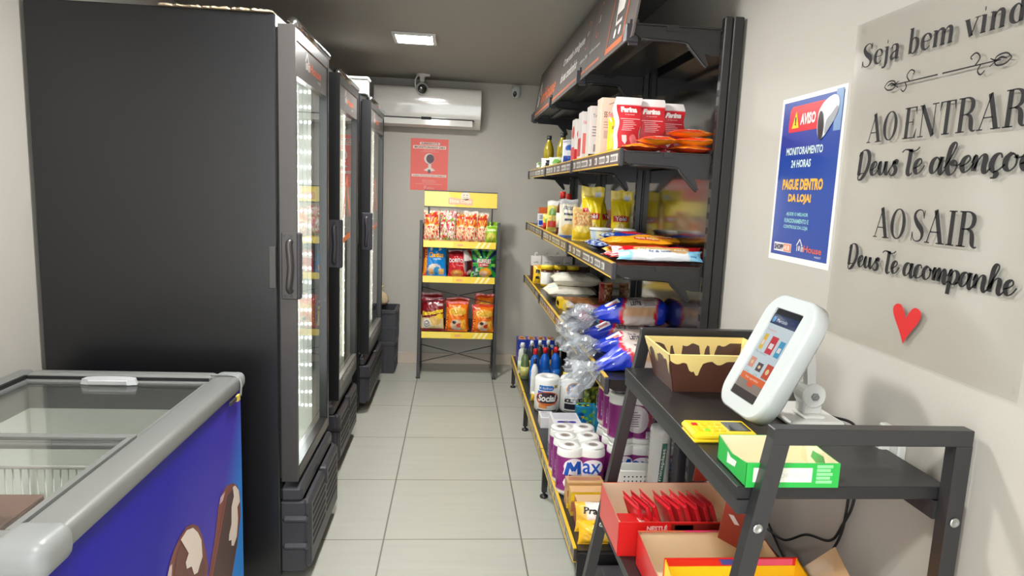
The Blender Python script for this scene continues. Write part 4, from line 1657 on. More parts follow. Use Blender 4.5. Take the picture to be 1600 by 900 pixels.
slim((.596, 2.66, z2), .09, .08, .225, C(240, 208, 186), 'beige carton with brown lettering on the top shelf', beige)
b = MB()
mp = pouch(b, .055, .15, .04, design(C(236, 206, 40), ('r', .1, .9, .1, .5, C(250, 226, 90)), ('r', .2, .8, .6, .7, C(160, 120, 30)), ('r', 0, 1, .9, 1, C(236, 150, 140))), sd=24.)
place(b, 'spice_packet', 'film', 'narrow yellow packet beside the farina bags on the top shelf', 'packet', (.578, 2.49, z2), 0)


def farina(i, x, y, lab, h, rz):
    b = MB()
    w, d = .084, .06
    red, wh = C(206, 34, 46), C(236, 228, 224)
    n = 14

    def ring(t):
        """Block-bottom paper bag: rectangular, slightly slumped, folded flat to the top."""
        k = 1 - max(0, (t - .80) / .2) * .75
        s_ = .0035 * math.sin(t * 14 + i)
        x0, x1 = -w / 2 + s_ + .004 * math.sin(t * 5 + i), w / 2 + s_ - .004 * math.sin(t * 4 + i * 2)
        return x0, x1, -d / 2 * k + .003 * math.sin(t * 9 + i), d / 2 * k
    rows = [k / 16 for k in range(17)]

    def front(u, v, off=0.0):
        x0, x1, y0, y1 = ring(v)
        return Vector((x0 + (x1 - x0) * u, y0 - .0012 * off - .004 * math.sin(PI * u), v * h))
    cf = lambda u, v: red if (.06 < v < .86) else wh
    b.grid(front, 8, 32, cf)
    b.grid(lambda u, v: Vector((ring(v)[0] - .004 * math.sin(u * PI) * math.sin(v * 7 + i), ring(v)[3] + (ring(v)[2] - ring(v)[3]) * u, v * h)), 5, 16, lambda u, v: wh)
    b.grid(lambda u, v: Vector((ring(v)[1], ring(v)[2] + (ring(v)[3] - ring(v)[2]) * u, v * h)), 5, 16, lambda u, v: wh)
    b.grid(lambda u, v: Vector((ring(v)[1] + (ring(v)[0] - ring(v)[1]) * u, ring(v)[3], v * h)), 4, 16, lambda u, v: red)
    x0, x1, y0, y1 = ring(1.0)
    b.quad((x0, y0, h), (x1, y0, h), (x1, y1, h), (x0, y1, h), wh)
    mp = lambda x, y: front(x, y, 1.0)
    pk = C(240, 196, 196)
    b.text('Farina', .16, .84, .72, .82, mp, WHITE, 0, .07)
    b.text('de trigo especial', .3, .7, .67, .695, mp, pk, 0, .02)
    b.rect(.06, .92, .60, .612, mp, pk, n=4)
    for k in range(6):
        b.rect(.16, .62 + .2 * ((k * 37) % 5) / 5, .565 - .032 * k, .575 - .032 * k, mp, pk, n=4)
    b.poly([(.2, .32), (.42, .32), (.42, .22), (.31, .16), (.2, .22)], mp, C(240, 214, 210))
    b.oval(.72, .24, .17, .1, mp, C(228, 120, 124))
    lines(b, mp, .6, .84, .28, 4, .025, .01, pk, i)
    b.text('1,5', .2, .42, .09, .14, mp, pk)
    b.rect(.25, .9, .065, .1, mp, WHITE)
    place(b, 'flour_bag', 'card', lab, 'bag of flour', (x, y, z2), rz, 'red and white farina bags on the top shelf')


farina(0, .597, 2.385, 'red and white farina bag nearest the shelf front, largest of three', .195, .02)
farina(1, .687, 2.41, 'middle one of the three red and white farina bags', .195, -.05)
farina(2, .775, 2.44, 'red and white farina bag nearest the wall, behind the orange packets', .188, -.02)


def orange(i, x, y, z, rz, lab, c1, c2, w=.15, l=.085):
    b = MB()
    mp = pouch(b, w, l, .03, design(c1, ('d', .9, -1.1, c2), ('e', .55, .5, .22, .26, C(232, 214, 200)), ('r', .05, .95, .0, .05, C(246, 200, 160))), sd=30 + i, nu=22, nv=16, T=TR(0, -l / 2, .014) @ lie(.0))
    place(b, 'seasoning_packet', 'film', lab, 'packet', (x, y, z), rz, 'orange packets lying on the near end of the top shelf')


RO, OO = C(226, 66, 28), C(240, 140, 26)
orange(0, .625, 2.27, z2 + .001, .35, 'orange packet lying at the front edge of the top shelf before the first farina bag', OO, RO)
orange(1, .672, 2.245, z2 + .026, .15, 'orange packet lying slantwise across the packet at the top shelf front edge', RO, OO, .14)
orange(2, .792, 2.25, z2 + .001, .1, 'orange packet at the bottom of the small stack near the wall on the top shelf', OO, RO)
orange(3, .80, 2.245, z2 + .028, -.12, 'red and orange packet in the middle of the small stack on the top shelf', RO, OO)
orange(4, .785, 2.26, z2 + .055, .06, 'orange packet on top of the small stack near the wall on the top shelf', RO, OO, .15)

# ------------------------------------------------------------------ goods on the second board
b = MB()
fr, lf, tp = carton(b, .09, .07, .125, C(206, 96, 44))
b.rect(.01, .08, .03, .07, fr, C(60, 40, 34))
b.rect(.008, .06, .03, .09, lf, C(60, 40, 34))
place(b, 'food_carton', 'gloss', 'small orange carton at the far end of the second shelf', 'carton', (.63, 4.72, z3))
b = MB()
fr, lf, tp = carton(b, .05, .05, .085, C(226, 226, 230))
b.rect(.005, .045, .01, .04, fr, B_)
b.rect(.005, .045, .01, .04, lf, B_)
lines(b, fr, .008, .04, .07, 3, .01, .004, C(60, 60, 90))
place(b, 'food_carton', 'gloss', 'small white and blue carton before the orange one on the second shelf', 'carton', (.585, 4.56, z3))
b = MB()
pouch(b, .075, .10, .04, design(C(210, 180, 60), ('r', .0, 1, .0, .4, C(190, 50, 40)), ('e', .5, .6, .3, .25, C(120, 160, 60))), sd=41., T=RX(-.15))
place(b, 'food_sachet', 'film', 'low red and yellow sachet at the far end of the second shelf', 'sachet', (.582, 4.20, z3), -.3)
b = MB()
mp = pouch(b, .075, .185, .04, design(C(206, 190, 90), ('r', 0, 1, .85, 1, C(214, 214, 206)), ('e', .5, .55, .34, .2, C(110, 150, 60)), ('r', .1, .9, .12, .34, C(206, 60, 40)), ('s', 10, [C(220, 200, 110), C(190, 170, 80)], .1, .9, .36, .5)), sd=42., T=RX(-.08))
place(b, 'food_sachet', 'film', 'tall green and yellow sachet before the sauce bottles on the second shelf', 'sachet', (.578, 3.98, z3), -.3)


def sauce(loc, lab, body, label_c, cap_c, h=.2, r=.032):
    o = empty('sauce_bottle', lab, 'bottle', loc, 0, 'sauce bottles on the second shelf')
    k = h / .2
    sub('body', 'plastic', o, lambda b: b.lathe([(.0, 0, body), (r * .95, 0, body), (r, .006 * k, body), (r, .11 * k, body), (r * .8, .135 * k, body), (r * .46, .165 * k, body), (r * .42, .176 * k, body)], n=18))
    sub('label', 'gloss', o, lambda b: b.lathe([(r * 1.02, .03 * k, label_c), (r * 1.02, .062 * k, label_c), (r * 1.02, .064 * k, CREAM), (r * 1.02, .1 * k, CREAM)], n=18))
    sub('cap', 'plastic', o, lambda b: b.lathe([(r * .5, .172 * k, cap_c), (r * .52, .198 * k, cap_c), (r * .4, .204 * k, cap_c), (0, .204 * k, cap_c)], n=16))


sauce((.665, 4.22, z3), 'dark sauce bottle with a grey cap near the far end of the second shelf', C(60, 56, 50), C(180, 180, 170), C(70, 80, 86), .2, .026)
sauce((.605, 3.80, z3), 'dark red sauce bottle with a red cap nearest the front of the second shelf', C(84, 26, 22), C(226, 214, 190), C(206, 36, 34), .235)
sauce((.66, 3.92, z3), 'dark red sauce bottle with a red cap behind the front one', C(84, 26, 22), C(200, 60, 50), C(206, 36, 34), .225)
sauce((.70, 3.62, z3), 'clear sauce bottle with a red cap standing behind the white seasoning pack', C(190, 190, 184), C(226, 226, 220), C(206, 36, 34), .235)
b = MB()
mp = pouch(b, .10, .2, .05, design(C(232, 226, 206), ('r', .2, .8, .72, .8, C(40, 50, 70)), ('r', .24, .76, .56, .64, C(50, 60, 80)), ('r', .28, .72, .42, .48, C(50, 60, 80)), ('e', .5, .2, .36, .15, C(236, 200, 110)), ('r', 0, 1, 0, .05, C(60, 100, 180)), ('r', 0, 1, .86, 1, C(190, 190, 190))), sd=43., T=RX(-.06))
b.text('FAROFA', .2, .8, .73, .8, mp, WHITE)
place(b, 'food_packet', 'film', 'white packet with dark blue print beside the kraft pack on the second shelf', 'packet', (.595, 3.52, z3), -.1)
b = MB()
mp = pouch(b, .105, .165, .06, design(C(226, 190, 120), ('r', 0, 1, 0, .34, C(240, 200, 40)), ('e', .5, .34, .4, .1, C(250, 224, 120)), ('s', 18, [C(206, 120, 60), C(232, 200, 140), C(190, 150, 90)], .1, .9, .45, .85), ('r', .5, 1, .88, 1, C(206, 50, 40))), sd=44., T=RX(-.1))
b.text('Yoki', .55, .95, .88, .98, mp, WHITE)
place(b, 'food_packet', 'film', 'kraft packet with a yellow foot at the front of the second shelf', 'packet', (.625, 3.26, z3), -.15)


def yellow(i, loc, lab, w, h, rz):
    b = MB()
    mp = pouch(b, w, h, .06, design(C(240, 212, 30), ('r', .1, .9, .40, .52, C(200, 40, 44)), ('e', .5, .22, .34, .14, C(246, 226, 150)), ('s', 20, [C(206, 150, 70), C(246, 226, 130)], .3, .7, .12, .3), ('r', .6, .85, .82, .9, C(190, 190, 196)), ('r', .05, .95, .74, .76, C(220, 180, 20))), sd=45. + i, T=RX(-.06), flare=.2, top=.8)
    b.text('Yoki', .2, .8, .42, .5, mp, WHITE, 0, .03)
    b.text('Batata palha', .12, .55, .80, .85, mp, C(170, 130, 20))
    place(b, 'food_packet', 'film', lab, 'packet', loc, rz, 'yellow packets on the second shelf')


yellow(0, (.672, 3.28, z3), 'yellow packet standing behind the kraft packet on the second shelf', .105, .268, -.2)
yellow(1, (.745, 3.36, z3), 'yellow packet seen edge-on in the middle of the yellow trio', .09, .262, 1.1)
yellow(2, (.805, 3.22, z3), 'yellow packet nearest the back panel on the second shelf', .10, .255, -.2)


def sarcophagus_tub(loc, lab, cf):
    o = empty('plastic_tub', lab, 'tub', loc, .0, 'white tubs on the second shelf')
    sub('body', 'plastic', o, lambda b: b.lathe([(.0, 0, WHITE), (.04, 0, WHITE), (.043, .012, cf), (.05, .066, cf), (.0505, .072, WHITE)], n=24))
    sub('lid', 'white', o, lambda b: b.lathe([(.053, .068), (.054, .078), (.05, .08), (0, .079)], n=24))


sarcophagus_tub((.668, 3.03, z3), 'white tub with pale yellow and blue print on the second shelf', lambda a: C(236, 226, 170) if math.sin(a * 3) > -.2 else C(190, 206, 226))
sarcophagus_tub((.782, 3.03, z3), 'white tub with pink print nearer the back panel on the second shelf', lambda a: C(236, 206, 190) if math.sin(a * 2 + 1) > -.3 else C(226, 130, 110))


def flatpack(i, name, cat, group, loc, rz, lab, L, Wd, t, cf, texts=(), roll=0.0, sd=50.):
    """A film pack lying on its back, long side along x."""
    b = MB()
    T = TR(0, -Wd / 2 * math.cos(roll), t / 2) @ lie(roll)
    mp = pouch(b, L, Wd, t, cf, sd=sd + i, nu=40, nv=16, T=T, top=.99, bot=.01, full=.4, wob=.06)
    for (s, x0, x1, y0, y1, c, bold) in texts:
        b.text(s, x0, x1, y0, y1, mp, c, 0, bold)
    return place(b, name, 'film', lab, cat, loc, rz, group)


NB = C(34, 60, 150)
bluef = design(NB, ('s', 22, [NB, C(60, 96, 190), C(28, 44, 110), C(190, 206, 226)], 0, .2, 0, 1), ('e', .55, .4, .22, .25, C(206, 44, 50)), ('r', .68, .95, .2, .5, C(222, 70, 70)))
flatpack(0, 'pasta_pack', 'pack of pasta', 'blue pasta packs on the second shelf', (.70, 2.74, z3), .05, 'blue pasta pack lying under the orange packs on the second shelf', .28, .10, .045, bluef)
flatpack(1, 'pasta_pack', 'pack of pasta', 'blue pasta packs on the second shelf', (.70, 2.86, z3), .0, 'blue pasta pack lying before the tubs on the second shelf', .28, .10, .045, bluef, ((('Massa'), .42, .66, .35, .55, WHITE, .02),))
flatpack(2, 'pasta_pack', 'pack of pasta', 'blue pasta packs on the second shelf', (.74, 2.82, z3 + .038), -.05, 'blue pasta pack lying on top of the other blue ones on the second shelf', .24, .09, .04, bluef)
orf = design(C(240, 160, 30), ('s', 16, [C(240, 160, 30), C(232, 140, 24), C(246, 190, 70)], 0, .25, 0, 1), ('r', .45, .8, .1, .3, C(206, 70, 40)), ('s', 20, [C(246, 190, 80), C(236, 150, 40)], .7, .98, .3, .9))
for i, (x, y, z, rz, lab) in enumerate(((.70, 2.50, .0, .02, 'orange pasta pack at the bottom front of the orange pile'), (.74, 2.61, .0, .06, 'orange pasta pack lying at the back of the orange pile'),
                                       (.685, 2.48, .036, -.06, 'orange pasta pack on top at the front of the orange pile'), (.765, 2.58, .036, .1, 'orange pasta pack on top at the back of the orange pile'))):
    flatpack(i, 'pasta_pack', 'pack of pasta', 'orange pasta packs on the second shelf', (x, y, z3 + z), rz, lab, .27, .105, .044, orf, (('Santa Amália', .46, .8, .13, .27, CREAM, .02),), sd=60.)
galf = design(C(206, 30, 36), ('r', .22, .86, .22, .78, C(206, 170, 100)), ('s', 18, [C(226, 200, 200), C(214, 70, 70), C(236, 226, 226)], 0, .12, 0, 1), ('r', .13, .24, 0, 1, C(206, 30, 36)))
gt = (('GALO', .27, .41, .36, .62, WHITE, .05), ('Massa com ovos', .47, .64, .45, .6, CREAM, .02), ('GALO', .69, .83, .36, .62, WHITE, .05), ('espaguete', .72, .85, .26, .33, WHITE, 0))
flatpack(0, 'spaghetti_pack', 'pack of spaghetti', 'red spaghetti packs', (.70, 2.375, z3), .0, 'red and gold spaghetti pack lying flat behind its twin on the second shelf', .34, .06, .038, galf, gt, .0, 70.)
flatpack(1, 'spaghetti_pack', 'pack of spaghetti', 'red spaghetti packs', (.71, 2.30, z3), .01, 'red and gold spaghetti pack in front, its lettering facing the entrance', .34, .048, .034, galf, gt, .95, 71.)
lbf = design(C(226, 230, 232), ('s', 14, [C(130, 196, 224), C(160, 210, 232)], 0, .16, 0, 1), ('s', 14, [C(120, 190, 222), C(150, 206, 230)], .84, 1, 0, 1), ('e', .7, .7, .14, .2, C(200, 160, 110)), ('r', .02, .12, .3, .6, WHITE))
flatpack(0, 'wafer_pack', 'packet', None, (.70, 2.222, z3), .01, 'pale blue and white packet lying at the near end of the second shelf', .31, .045, .034, lbf, (('fit & leve', .35, .62, .5, .7, C(60, 90, 140), .02), ('500g', .86, .93, .2, .35, C(50, 70, 120), .02)), .75, 72.)

# ------------------------------------------------------------------ goods on the third board
for i, (x, lab) in enumerate(((.595, 'white and brown coffee pack at the shelf front, first of four in a row'), (.675, 'white and brown coffee pack second of four in the row from the shelf front'),
                              (.755, 'white and brown coffee pack third of four in the row from the shelf front'), (.83, 'white and brown coffee pack nearest the back panel in its row'))):
    b = MB()
    fr, lf, tp = carton(b, .07, .055, .165, C(92, 52, 44))
    b.box(-.0352, .0352, -.0277, .0277, .095, .1652, C(226, 222, 216))
    mpf = lambda x, y: Vector((-.035 + x, -.0283, y))
    mpl = lambda x, y: Vector((-.0358, .0275 - x, y))
    b.text('café', .018, .052, .115, .128, mpf, C(90, 84, 80))
    lines(b, mpl, .008, .045, .08, 5, .012, .004, C(206, 190, 180), i)
    b.tube(spline([(-.006, 0, .165), (-.004, .0, .185), (.008, 0, .19), (.01, 0, .18)], 4), .003, C(226, 224, 218), n=6)
    place(b, 'coffee_pack', 'gloss', lab, 'pack of coffee', (x, 4.86, z4), .0, 'coffee packs in a row at the far end of the third shelf')
b = MB()
mp = pouch(b, .07, .13, .045, design(C(232, 186, 40), ('r', .3, .7, .55, .75, K_), ('r', .3, .7, .25, .4, K_), ('r', .1, .9, .85, 1, C(206, 150, 30))), sd=80., T=RX(-.1))
place(b, 'food_sachet', 'film', 'yellow sachet with black marks before the first coffee pack', 'sachet', (.578, 4.56, z4), -.2)


def jar(loc, lab):
    o = empty('powder_jar', lab, 'jar', loc, 0, 'jars with yellow lids on the third shelf')
    sub('body', 'plastic', o, lambda b: b.lathe([(.0, 0, WHITE), (.04, 0, C(222, 186, 60)), (.042, .02, C(222, 186, 60)), (.042, .022, C(226, 224, 214)), (.042, .1, C(226, 224, 214)), (.04, .102, N_), (.04, .122, N_)], n=22))
    sub('lid', 'plastic', o, lambda b: b.lathe([(.044, .12, Y_), (.044, .142, Y_), (.04, .146, C(250, 226, 110)), (0, .146, C(250, 226, 110))], n=22))


jar((.622, 4.42, z4), 'cocoa jar with a yellow lid nearest the front of the third shelf')
jar((.712, 4.44, z4), 'cocoa jar with a yellow lid in the middle of three')
jar((.802, 4.44, z4), 'cocoa jar with a yellow lid nearest the back panel')


def rice(i, loc, rz, lab, patch):
    wf = C(228, 222, 206)
    b = MB()
    mp = pouch(b, .30, .20, .085, design(wf, *patch), sd=82. + i, nu=36, nv=24, T=TR(0, -.1, .042) @ lie(), top=.99, bot=.01, full=.3, wob=.05)
    b.text('ALTEZA', .42, .66, .24, .36, mp, C(70, 70, 100), 0, .03)
    place(b, 'rice_bag', 'film', lab, 'bag of rice', loc, rz, 'white rice bags lying on the third shelf')


rice(0, (.695, 3.93, z4), .06, 'white rice bag at the bottom of the pile on the third shelf', (('r', .05, .2, .3, .7, C(200, 214, 214)),))
rice(1, (.73, 4.06, z4 + .0), .0, 'white rice bag with a brown picture lying behind at the back of the pile', (('r', .45, .62, .4, .8, C(90, 56, 40)), ('e', .4, .6, .12, .2, C(190, 140, 90)), ('r', .66, .9, .55, .75, C(50, 60, 60))))
rice(2, (.735, 3.95, z4 + .074), -.04, 'white rice bag with a dark panel lying on top of the pile', (('r', .48, .74, .55, .85, C(70, 44, 36)), ('r', .12, .42, .66, .78, C(170, 196, 200))))


def flatbox(i, loc, rz, lab, L, Wd, h, base, fn):
    b = MB()
    fr, lf, tp = carton(b, L, Wd, h, base)
    fn(b, fr, lf, tp)
    return b, loc, rz, lab


def choc(i, loc, rz, lab):
    b = MB()
    br = C(150, 96, 46)
    fr, lf, tp = carton(b, .24, .11, .05, br)
    b.rect(.0, .045, .0, .05, fr, Y_)
    b.rect(0, .11, 0, .05, lf, Y_)
    b.rect(.02, .1, .012, .038, lf, C(230, 220, 190))
    r = random.Random(i)
    for k in range(26):
        x, y = .05 + .18 * r.random(), .006 + .036 * r.random()
        b.oval(x, y, .007, .005, fr, r.choice((C(190, 130, 60), C(110, 66, 36), C(206, 60, 44), C(220, 170, 90))), n=7)
    for k in range(40):
        x, y = .03 + .2 * r.random(), .01 + .09 * r.random()
        b.oval(x, y, .01, .007, tp, r.choice((C(170, 110, 50), C(116, 70, 36), C(196, 60, 44), C(214, 170, 90))), n=7)
    b.rect(0, .03, 0, .11, tp, Y_)
    place(b, 'chocolate_box', 'gloss', lab, 'box of chocolates', loc, rz, 'yellow and brown boxes on the third shelf')


choc(1, (.70, 3.63, z4), .0, 'yellow-ended brown chocolate box lying nearest the rice bags')
choc(2, (.715, 3.50, z4), -.03, 'yellow-ended brown chocolate box lying nearest the tea boxes')
b = MB()
mp = pouch(b, .075, .16, .05, design(C(176, 104, 50), ('s', 10, [C(150, 60, 40), C(190, 130, 60), C(206, 160, 90), C(120, 60, 36)], 0, 1, .05, .95), ('r', 0, .4, .0, 1, C(160, 50, 44))), sd=88.)
place(b, 'food_packet', 'film', 'reddish gold packet standing upright near the back panel on the third shelf', 'packet', (.822, 3.52, z4), -.2)
b = MB()
fr, lf, tp = carton(b, .085, .06, .045, C(50, 30, 30))
b.rect(.02, .082, .012, .034, fr, WHITE)
b.rect(.01, .05, .01, .035, lf, C(80, 50, 46))
place(b, 'food_carton', 'gloss', 'small dark carton with a white label at the front of the third shelf', 'carton', (.625, 3.33, z4))
for i, (x, y, lab, c1, c2) in enumerate(((.70, 3.28, 'red and lilac tea box beside the dark carton on the third shelf', C(196, 110, 150), R_), (.775, 3.21, 'turquoise tea box behind the bread on the third shelf', C(30, 130, 170), C(206, 50, 56)))):
    b = MB()
    fr, lf, tp = carton(b, .12, .07, .068, c1)
    b.rect(.0, .03, 0, .068, fr, c2)
    b.oval(.07, .036, .022, .018, fr, C(70, 170, 200))
    b.text('CHÁ', .055, .085, .03, .044, fr, C(190, 40, 60), 0, .02)
    b.rect(0, .12, 0, .02, tp, c2)
    place(b, 'tea_box', 'gloss', lab, 'box of tea', (x, y, z4), .05, 'tea boxes on the third shelf')

# bread in blue bags
BB, BW = C(28, 56, 190), C(226, 214, 206)


def loaf(i, loc, rz, lab, L=.30, wd=.125, h=.10, neck=True, droop=0.0, pitch=0.0):
    o = empty('bread_loaf', lab, 'loaf of bread', loc, rz, 'loaves of bread in blue bags on the third shelf')

    def body(b):
        def cf(u, v):
            # u along the loaf, v around it (0 bottom, .5 top)
            e = u + .05 * math.sin(v * 9 + i)
            if e < .34 or e > .80:
                return BB
            if e < .385 or e > .775:
                return C(214, 36, 44)
            if abs(v - .27) < .035 and .30 < u < .9 or abs(v - .73) < .03:
                return C(222, 176, 130)
            return BW

        def pt(u, v, off=0.0):
            a = 2 * PI * v
            k = min(1.0, .28 + 1.9 * u) if u < .38 else 1.0
            k *= min(1.0, .35 + 4.5 * (1 - u)) if u > .85 else 1.0
            k = max(k, .05)
            ca, sa = math.cos(a - PI / 2), math.sin(a - PI / 2)
            sq = lambda t: math.copysign(abs(t) ** .6, t)
            r = 1 + .05 * fbm(u * 14, v * 11, i + 1.) + .035 * math.sin(a * 9 + u * 25 + i) * (1.4 - k)
            r += off
            zc = h / 2 - (droop * max(0, .35 - u) * 1.2)
            return Vector((-L / 2 + L * u, sq(ca) * wd / 2 * k * r, max(zc + sq(sa) * h / 2 * k * r, zc - h / 2)))
        b.grid(pt, 44, 44, cf)
        b.grid(lambda u, v: pt(1, v) * 1.0 if u < 1 else Vector((L / 2, 0, h / 2)), 1, 44, lambda u, v: BB)
        mp = lambda x, y: pt(.40 + .36 * x, .69 - .19 * y, .03)
        b.text('LEITE', .06, .42, .12, .5, mp, C(40, 40, 60), 0, .03)
        b.text('Pão de', .06, .34, .62, .86, mp, C(60, 50, 80), 0, .02)
        b.text('macio', .55, .9, .55, .8, mp, C(190, 60, 60), 0, .02)
        for k in range(3):
            b.rect(.52, .92, .12 + .12 * k, .17 + .12 * k, mp, C(120, 112, 126), n=5)
    sub('wrapped_loaf', 'film', o, body)
    if neck:
        def nk(b):
            n, mlen = 30, 16

            def pt(u, v):
                a = 2 * PI * v
                r = .012 + .055 * (u ** .8) + .012 * math.sin(a * 7 + i * 2 + u * 5) * u + .008 * math.sin(a * 13 + u * 9)
                dx = -L / 2 + .03 - .13 * u - .014 * math.sin(a * 5 + i) * u
                return Vector((dx, math.cos(a) * r * 1.1, h * .5 - droop * (.42 + .6 * u) + math.sin(a) * r * .85 + .01 * math.sin(u * 11 + a * 3)))
            b.grid(pt, mlen, n * 2, None, 0, False)
        sub('bag_neck', 'clear', o, nk)

        def clip(b):
            T = TR(-L / 2 + .075, -wd * .18, h * .92 - droop * .45) @ RY(-.5) @ RX(.45)
            b.box(-.03, .03, -.018, .018, .0, .0012, C(232, 232, 232), T=T)
            b.rect(-.02, .02, -.008, .006, lambda x, y: T @ Vector((x, y, .002)), C(206, 120, 120))
        sub('paper_tag', 'paper', o, clip)
    return o


loaf(0, (.705, 2.72, z4), -.05, 'blue bagged loaf at the bottom of the back pile on the third shelf', droop=.01)
loaf(1, (.735, 2.66, z4 + .103), .08, 'blue bagged loaf on top of the bread pile, its cream print facing up', L=.33, h=.11, wd=.14, droop=.03)
loaf(2, (.70, 2.52, z4), .10, 'blue bagged loaf lying in front of the bread pile on the third shelf', droop=.02)
loaf(3, (.675, 2.335, z4), .18, 'blue bagged loaf nearest the near end of the third shelf, drooping over the edge', L=.32, h=.1, droop=.09)

# ------------------------------------------------------------------ goods on the base shelf
for i, (x, lab) in enumerate(((.512, 'blue and orange soap powder box at the shelf front, first of four'), (.582, 'blue and orange soap powder box second from the shelf front'),
                              (.652, 'blue and orange soap powder box third from the shelf front'), (.722, 'blue and orange soap powder box nearest the back panel, last of four'))):
    b = MB()
    fr, lf, tp = carton(b, .067, .13, .19, C(34, 60, 160))
    b.poly([(.008, .02), (.058, .01), (.06, .1), (.036, .125), (.01, .1)], tp, C(226, 140, 60))
    b.rect(.02, .05, .05, .08, tp, C(240, 220, 190))
    b.rect(.008, .06, .03, .12, fr, C(226, 140, 60))
    b.rect(.01, .12, .02, .09, lf, C(150, 90, 170))
    b.text('OMO', .014, .052, .135, .16, fr, WHITE, 0, .04)
    place(b, 'soap_powder_box', 'gloss', lab, 'box of soap powder', (x, 4.80, z5), 0, 'soap powder boxes at the far end of the base shelf')


def jug(name, loc, lab, cat, body, cap, labc, h=.24, r=.032, group=None, sy=.8, m='plastic'):
    o = empty(name, lab, cat, loc, 0, group)
    k = h / .24
    sub('body', m, o, lambda b: b.lathe([(.0, 0, body), (r * .95, 0, body), (r, .008 * k, body), (r, .12 * k, body), (r * .9, .14 * k, body), (r * .94, .16 * k, body), (r * .75, .18 * k, body), (r * .42, .2 * k, body), (r * .4, .212 * k, body)], n=20, sy=sy))
    sub('cap', 'plastic', o, lambda b: b.lathe([(r * .48, .205 * k, cap), (r * .48, .232 * k, cap), (r * .36, .24 * k, cap), (0, .24 * k, cap)], n=16))
    if labc:
        sub('label', 'gloss', o, lambda b: b.lathe([(r * 1.02, .03 * k, labc), (r * 1.02, .1 * k, labc)], n=20, sy=sy * 1.01))
    return o


BLU = C(20, 96, 196)
for (x, y, lab) in ((.545, 4.22, 'blue cleaner bottle with a red cap nearest the shelf front'), (.615, 4.26, 'blue cleaner bottle with a red cap in the middle of three'), (.69, 4.28, 'blue cleaner bottle with a red cap farthest from the shelf front')):
    jug('cleaner_bottle', (x, y, z5), lab, 'bottle', BLU, R_, C(30, 110, 206), .25, .034, 'blue cleaner bottles with red caps')
DGREEN = C(50, 66, 48)
jug('detergent_bottle', (.49, 4.52, z5), 'pale translucent detergent bottle at the shelf front before the soap boxes', 'bottle', C(200, 206, 196), C(226, 226, 226), C(190, 206, 170), .22, .03)
jug('detergent_bottle', (.497, 4.38, z5), 'green detergent bottle at the shelf front beside the blue cleaners', 'bottle', C(92, 110, 70), C(60, 76, 70), C(196, 190, 110), .21, .03)
for (x, y, lab, c) in ((.555, 4.52, 'dark bottle with a white cap first in the row behind the blue cleaners', C(46, 50, 56)), (.615, 4.54, 'dark bottle with a white cap second in the row behind the blue cleaners', C(50, 56, 50)), (.675, 4.55, 'dark bottle with a white cap third in the row behind the blue cleaners', C(46, 46, 56)), (.735, 4.56, 'dark bottle with a white cap fourth in the row behind the blue cleaners', C(50, 50, 50))):
    jug('detergent_bottle', (x, y, z5), lab, 'bottle', c, C(232, 232, 236), C(216, 180, 80), .235, .028, 'dark bottles with white caps behind the blue cleaners')
jug('detergent_bottle', (.765, 4.22, z5), 'dark bottle with a yellow label and white cap beside the blue cleaners', 'bottle', C(34, 36, 36), C(230, 230, 226), C(226, 206, 40), .24, .03)
sp = jug('spray_bottle', (.52, 4.03, z5), 'slim white bottle with a dark tip before the blue cleaners', 'bottle', C(228, 230, 228), C(40, 46, 70), None, .235, .024, None, 1.0)
b = MB()
pouch(b, .09, .06, .05, design(C(226, 190, 60), ('e', .5, .5, .3, .3, C(206, 70, 40)), ('r', 0, 1, .8, 1, WHITE)), sd=90., nu=14, nv=12)
place(b, 'sponge_packet', 'film', 'low yellow packet at the shelf front before the paper towel roll', 'packet', (.53, 3.90, z5), -.1)


def towel(loc, rz, lab, dec):
    o = empty('paper_towel_roll', lab, 'paper towel roll', loc, rz, 'wrapped paper towel rolls on the base shelf')
    r, h = .074, .205

    def w(b):
        b.lathe([(.0, .0, WHITE), (r * .9, 0, WHITE), (r, .012, WHITE), (r, h - .012, WHITE), (r * .9, h - .001, WHITE), (.024, h - .003, C(226, 226, 222)), (.02, h - .02, C(200, 200, 196)), (0, h - .03, C(170, 166, 160))], n=36)
        mp = lambda x, y: Vector((math.sin(x / r) * (r + .0012), -math.cos(x / r) * (r + .0012), y))
        mq = lambda x, y: Vector((math.sin(x / r) * (r + .002), -math.cos(x / r) * (r + .002), y))
        mr = lambda x, y: Vector((math.sin(x / r) * (r + .0028), -math.cos(x / r) * (r + .0028), y))
        dec(b, mp, mq, mr)
    sub('wrapped_roll', 'tissue', o, w)
    return o


def band(b, cx, cy, rx, ry, mp, col):
    """An oval cut in narrow strips so that it follows a curved face."""
    n = 18
    for k in range(n):
        xa, xb = cx - rx + 2 * rx * k / n, cx - rx + 2 * rx * (k + 1) / n
        ya = ry * math.sqrt(max(0, 1 - ((xa - cx) / rx) ** 2))
        yb = ry * math.sqrt(max(0, 1 - ((xb - cx) / rx) ** 2))
        b.add([mp(xa, cy - ya), mp(xb, cy - yb), mp(xb, cy + yb), mp(xa, cy + ya)], [(0, 1, 2, 3)], col)


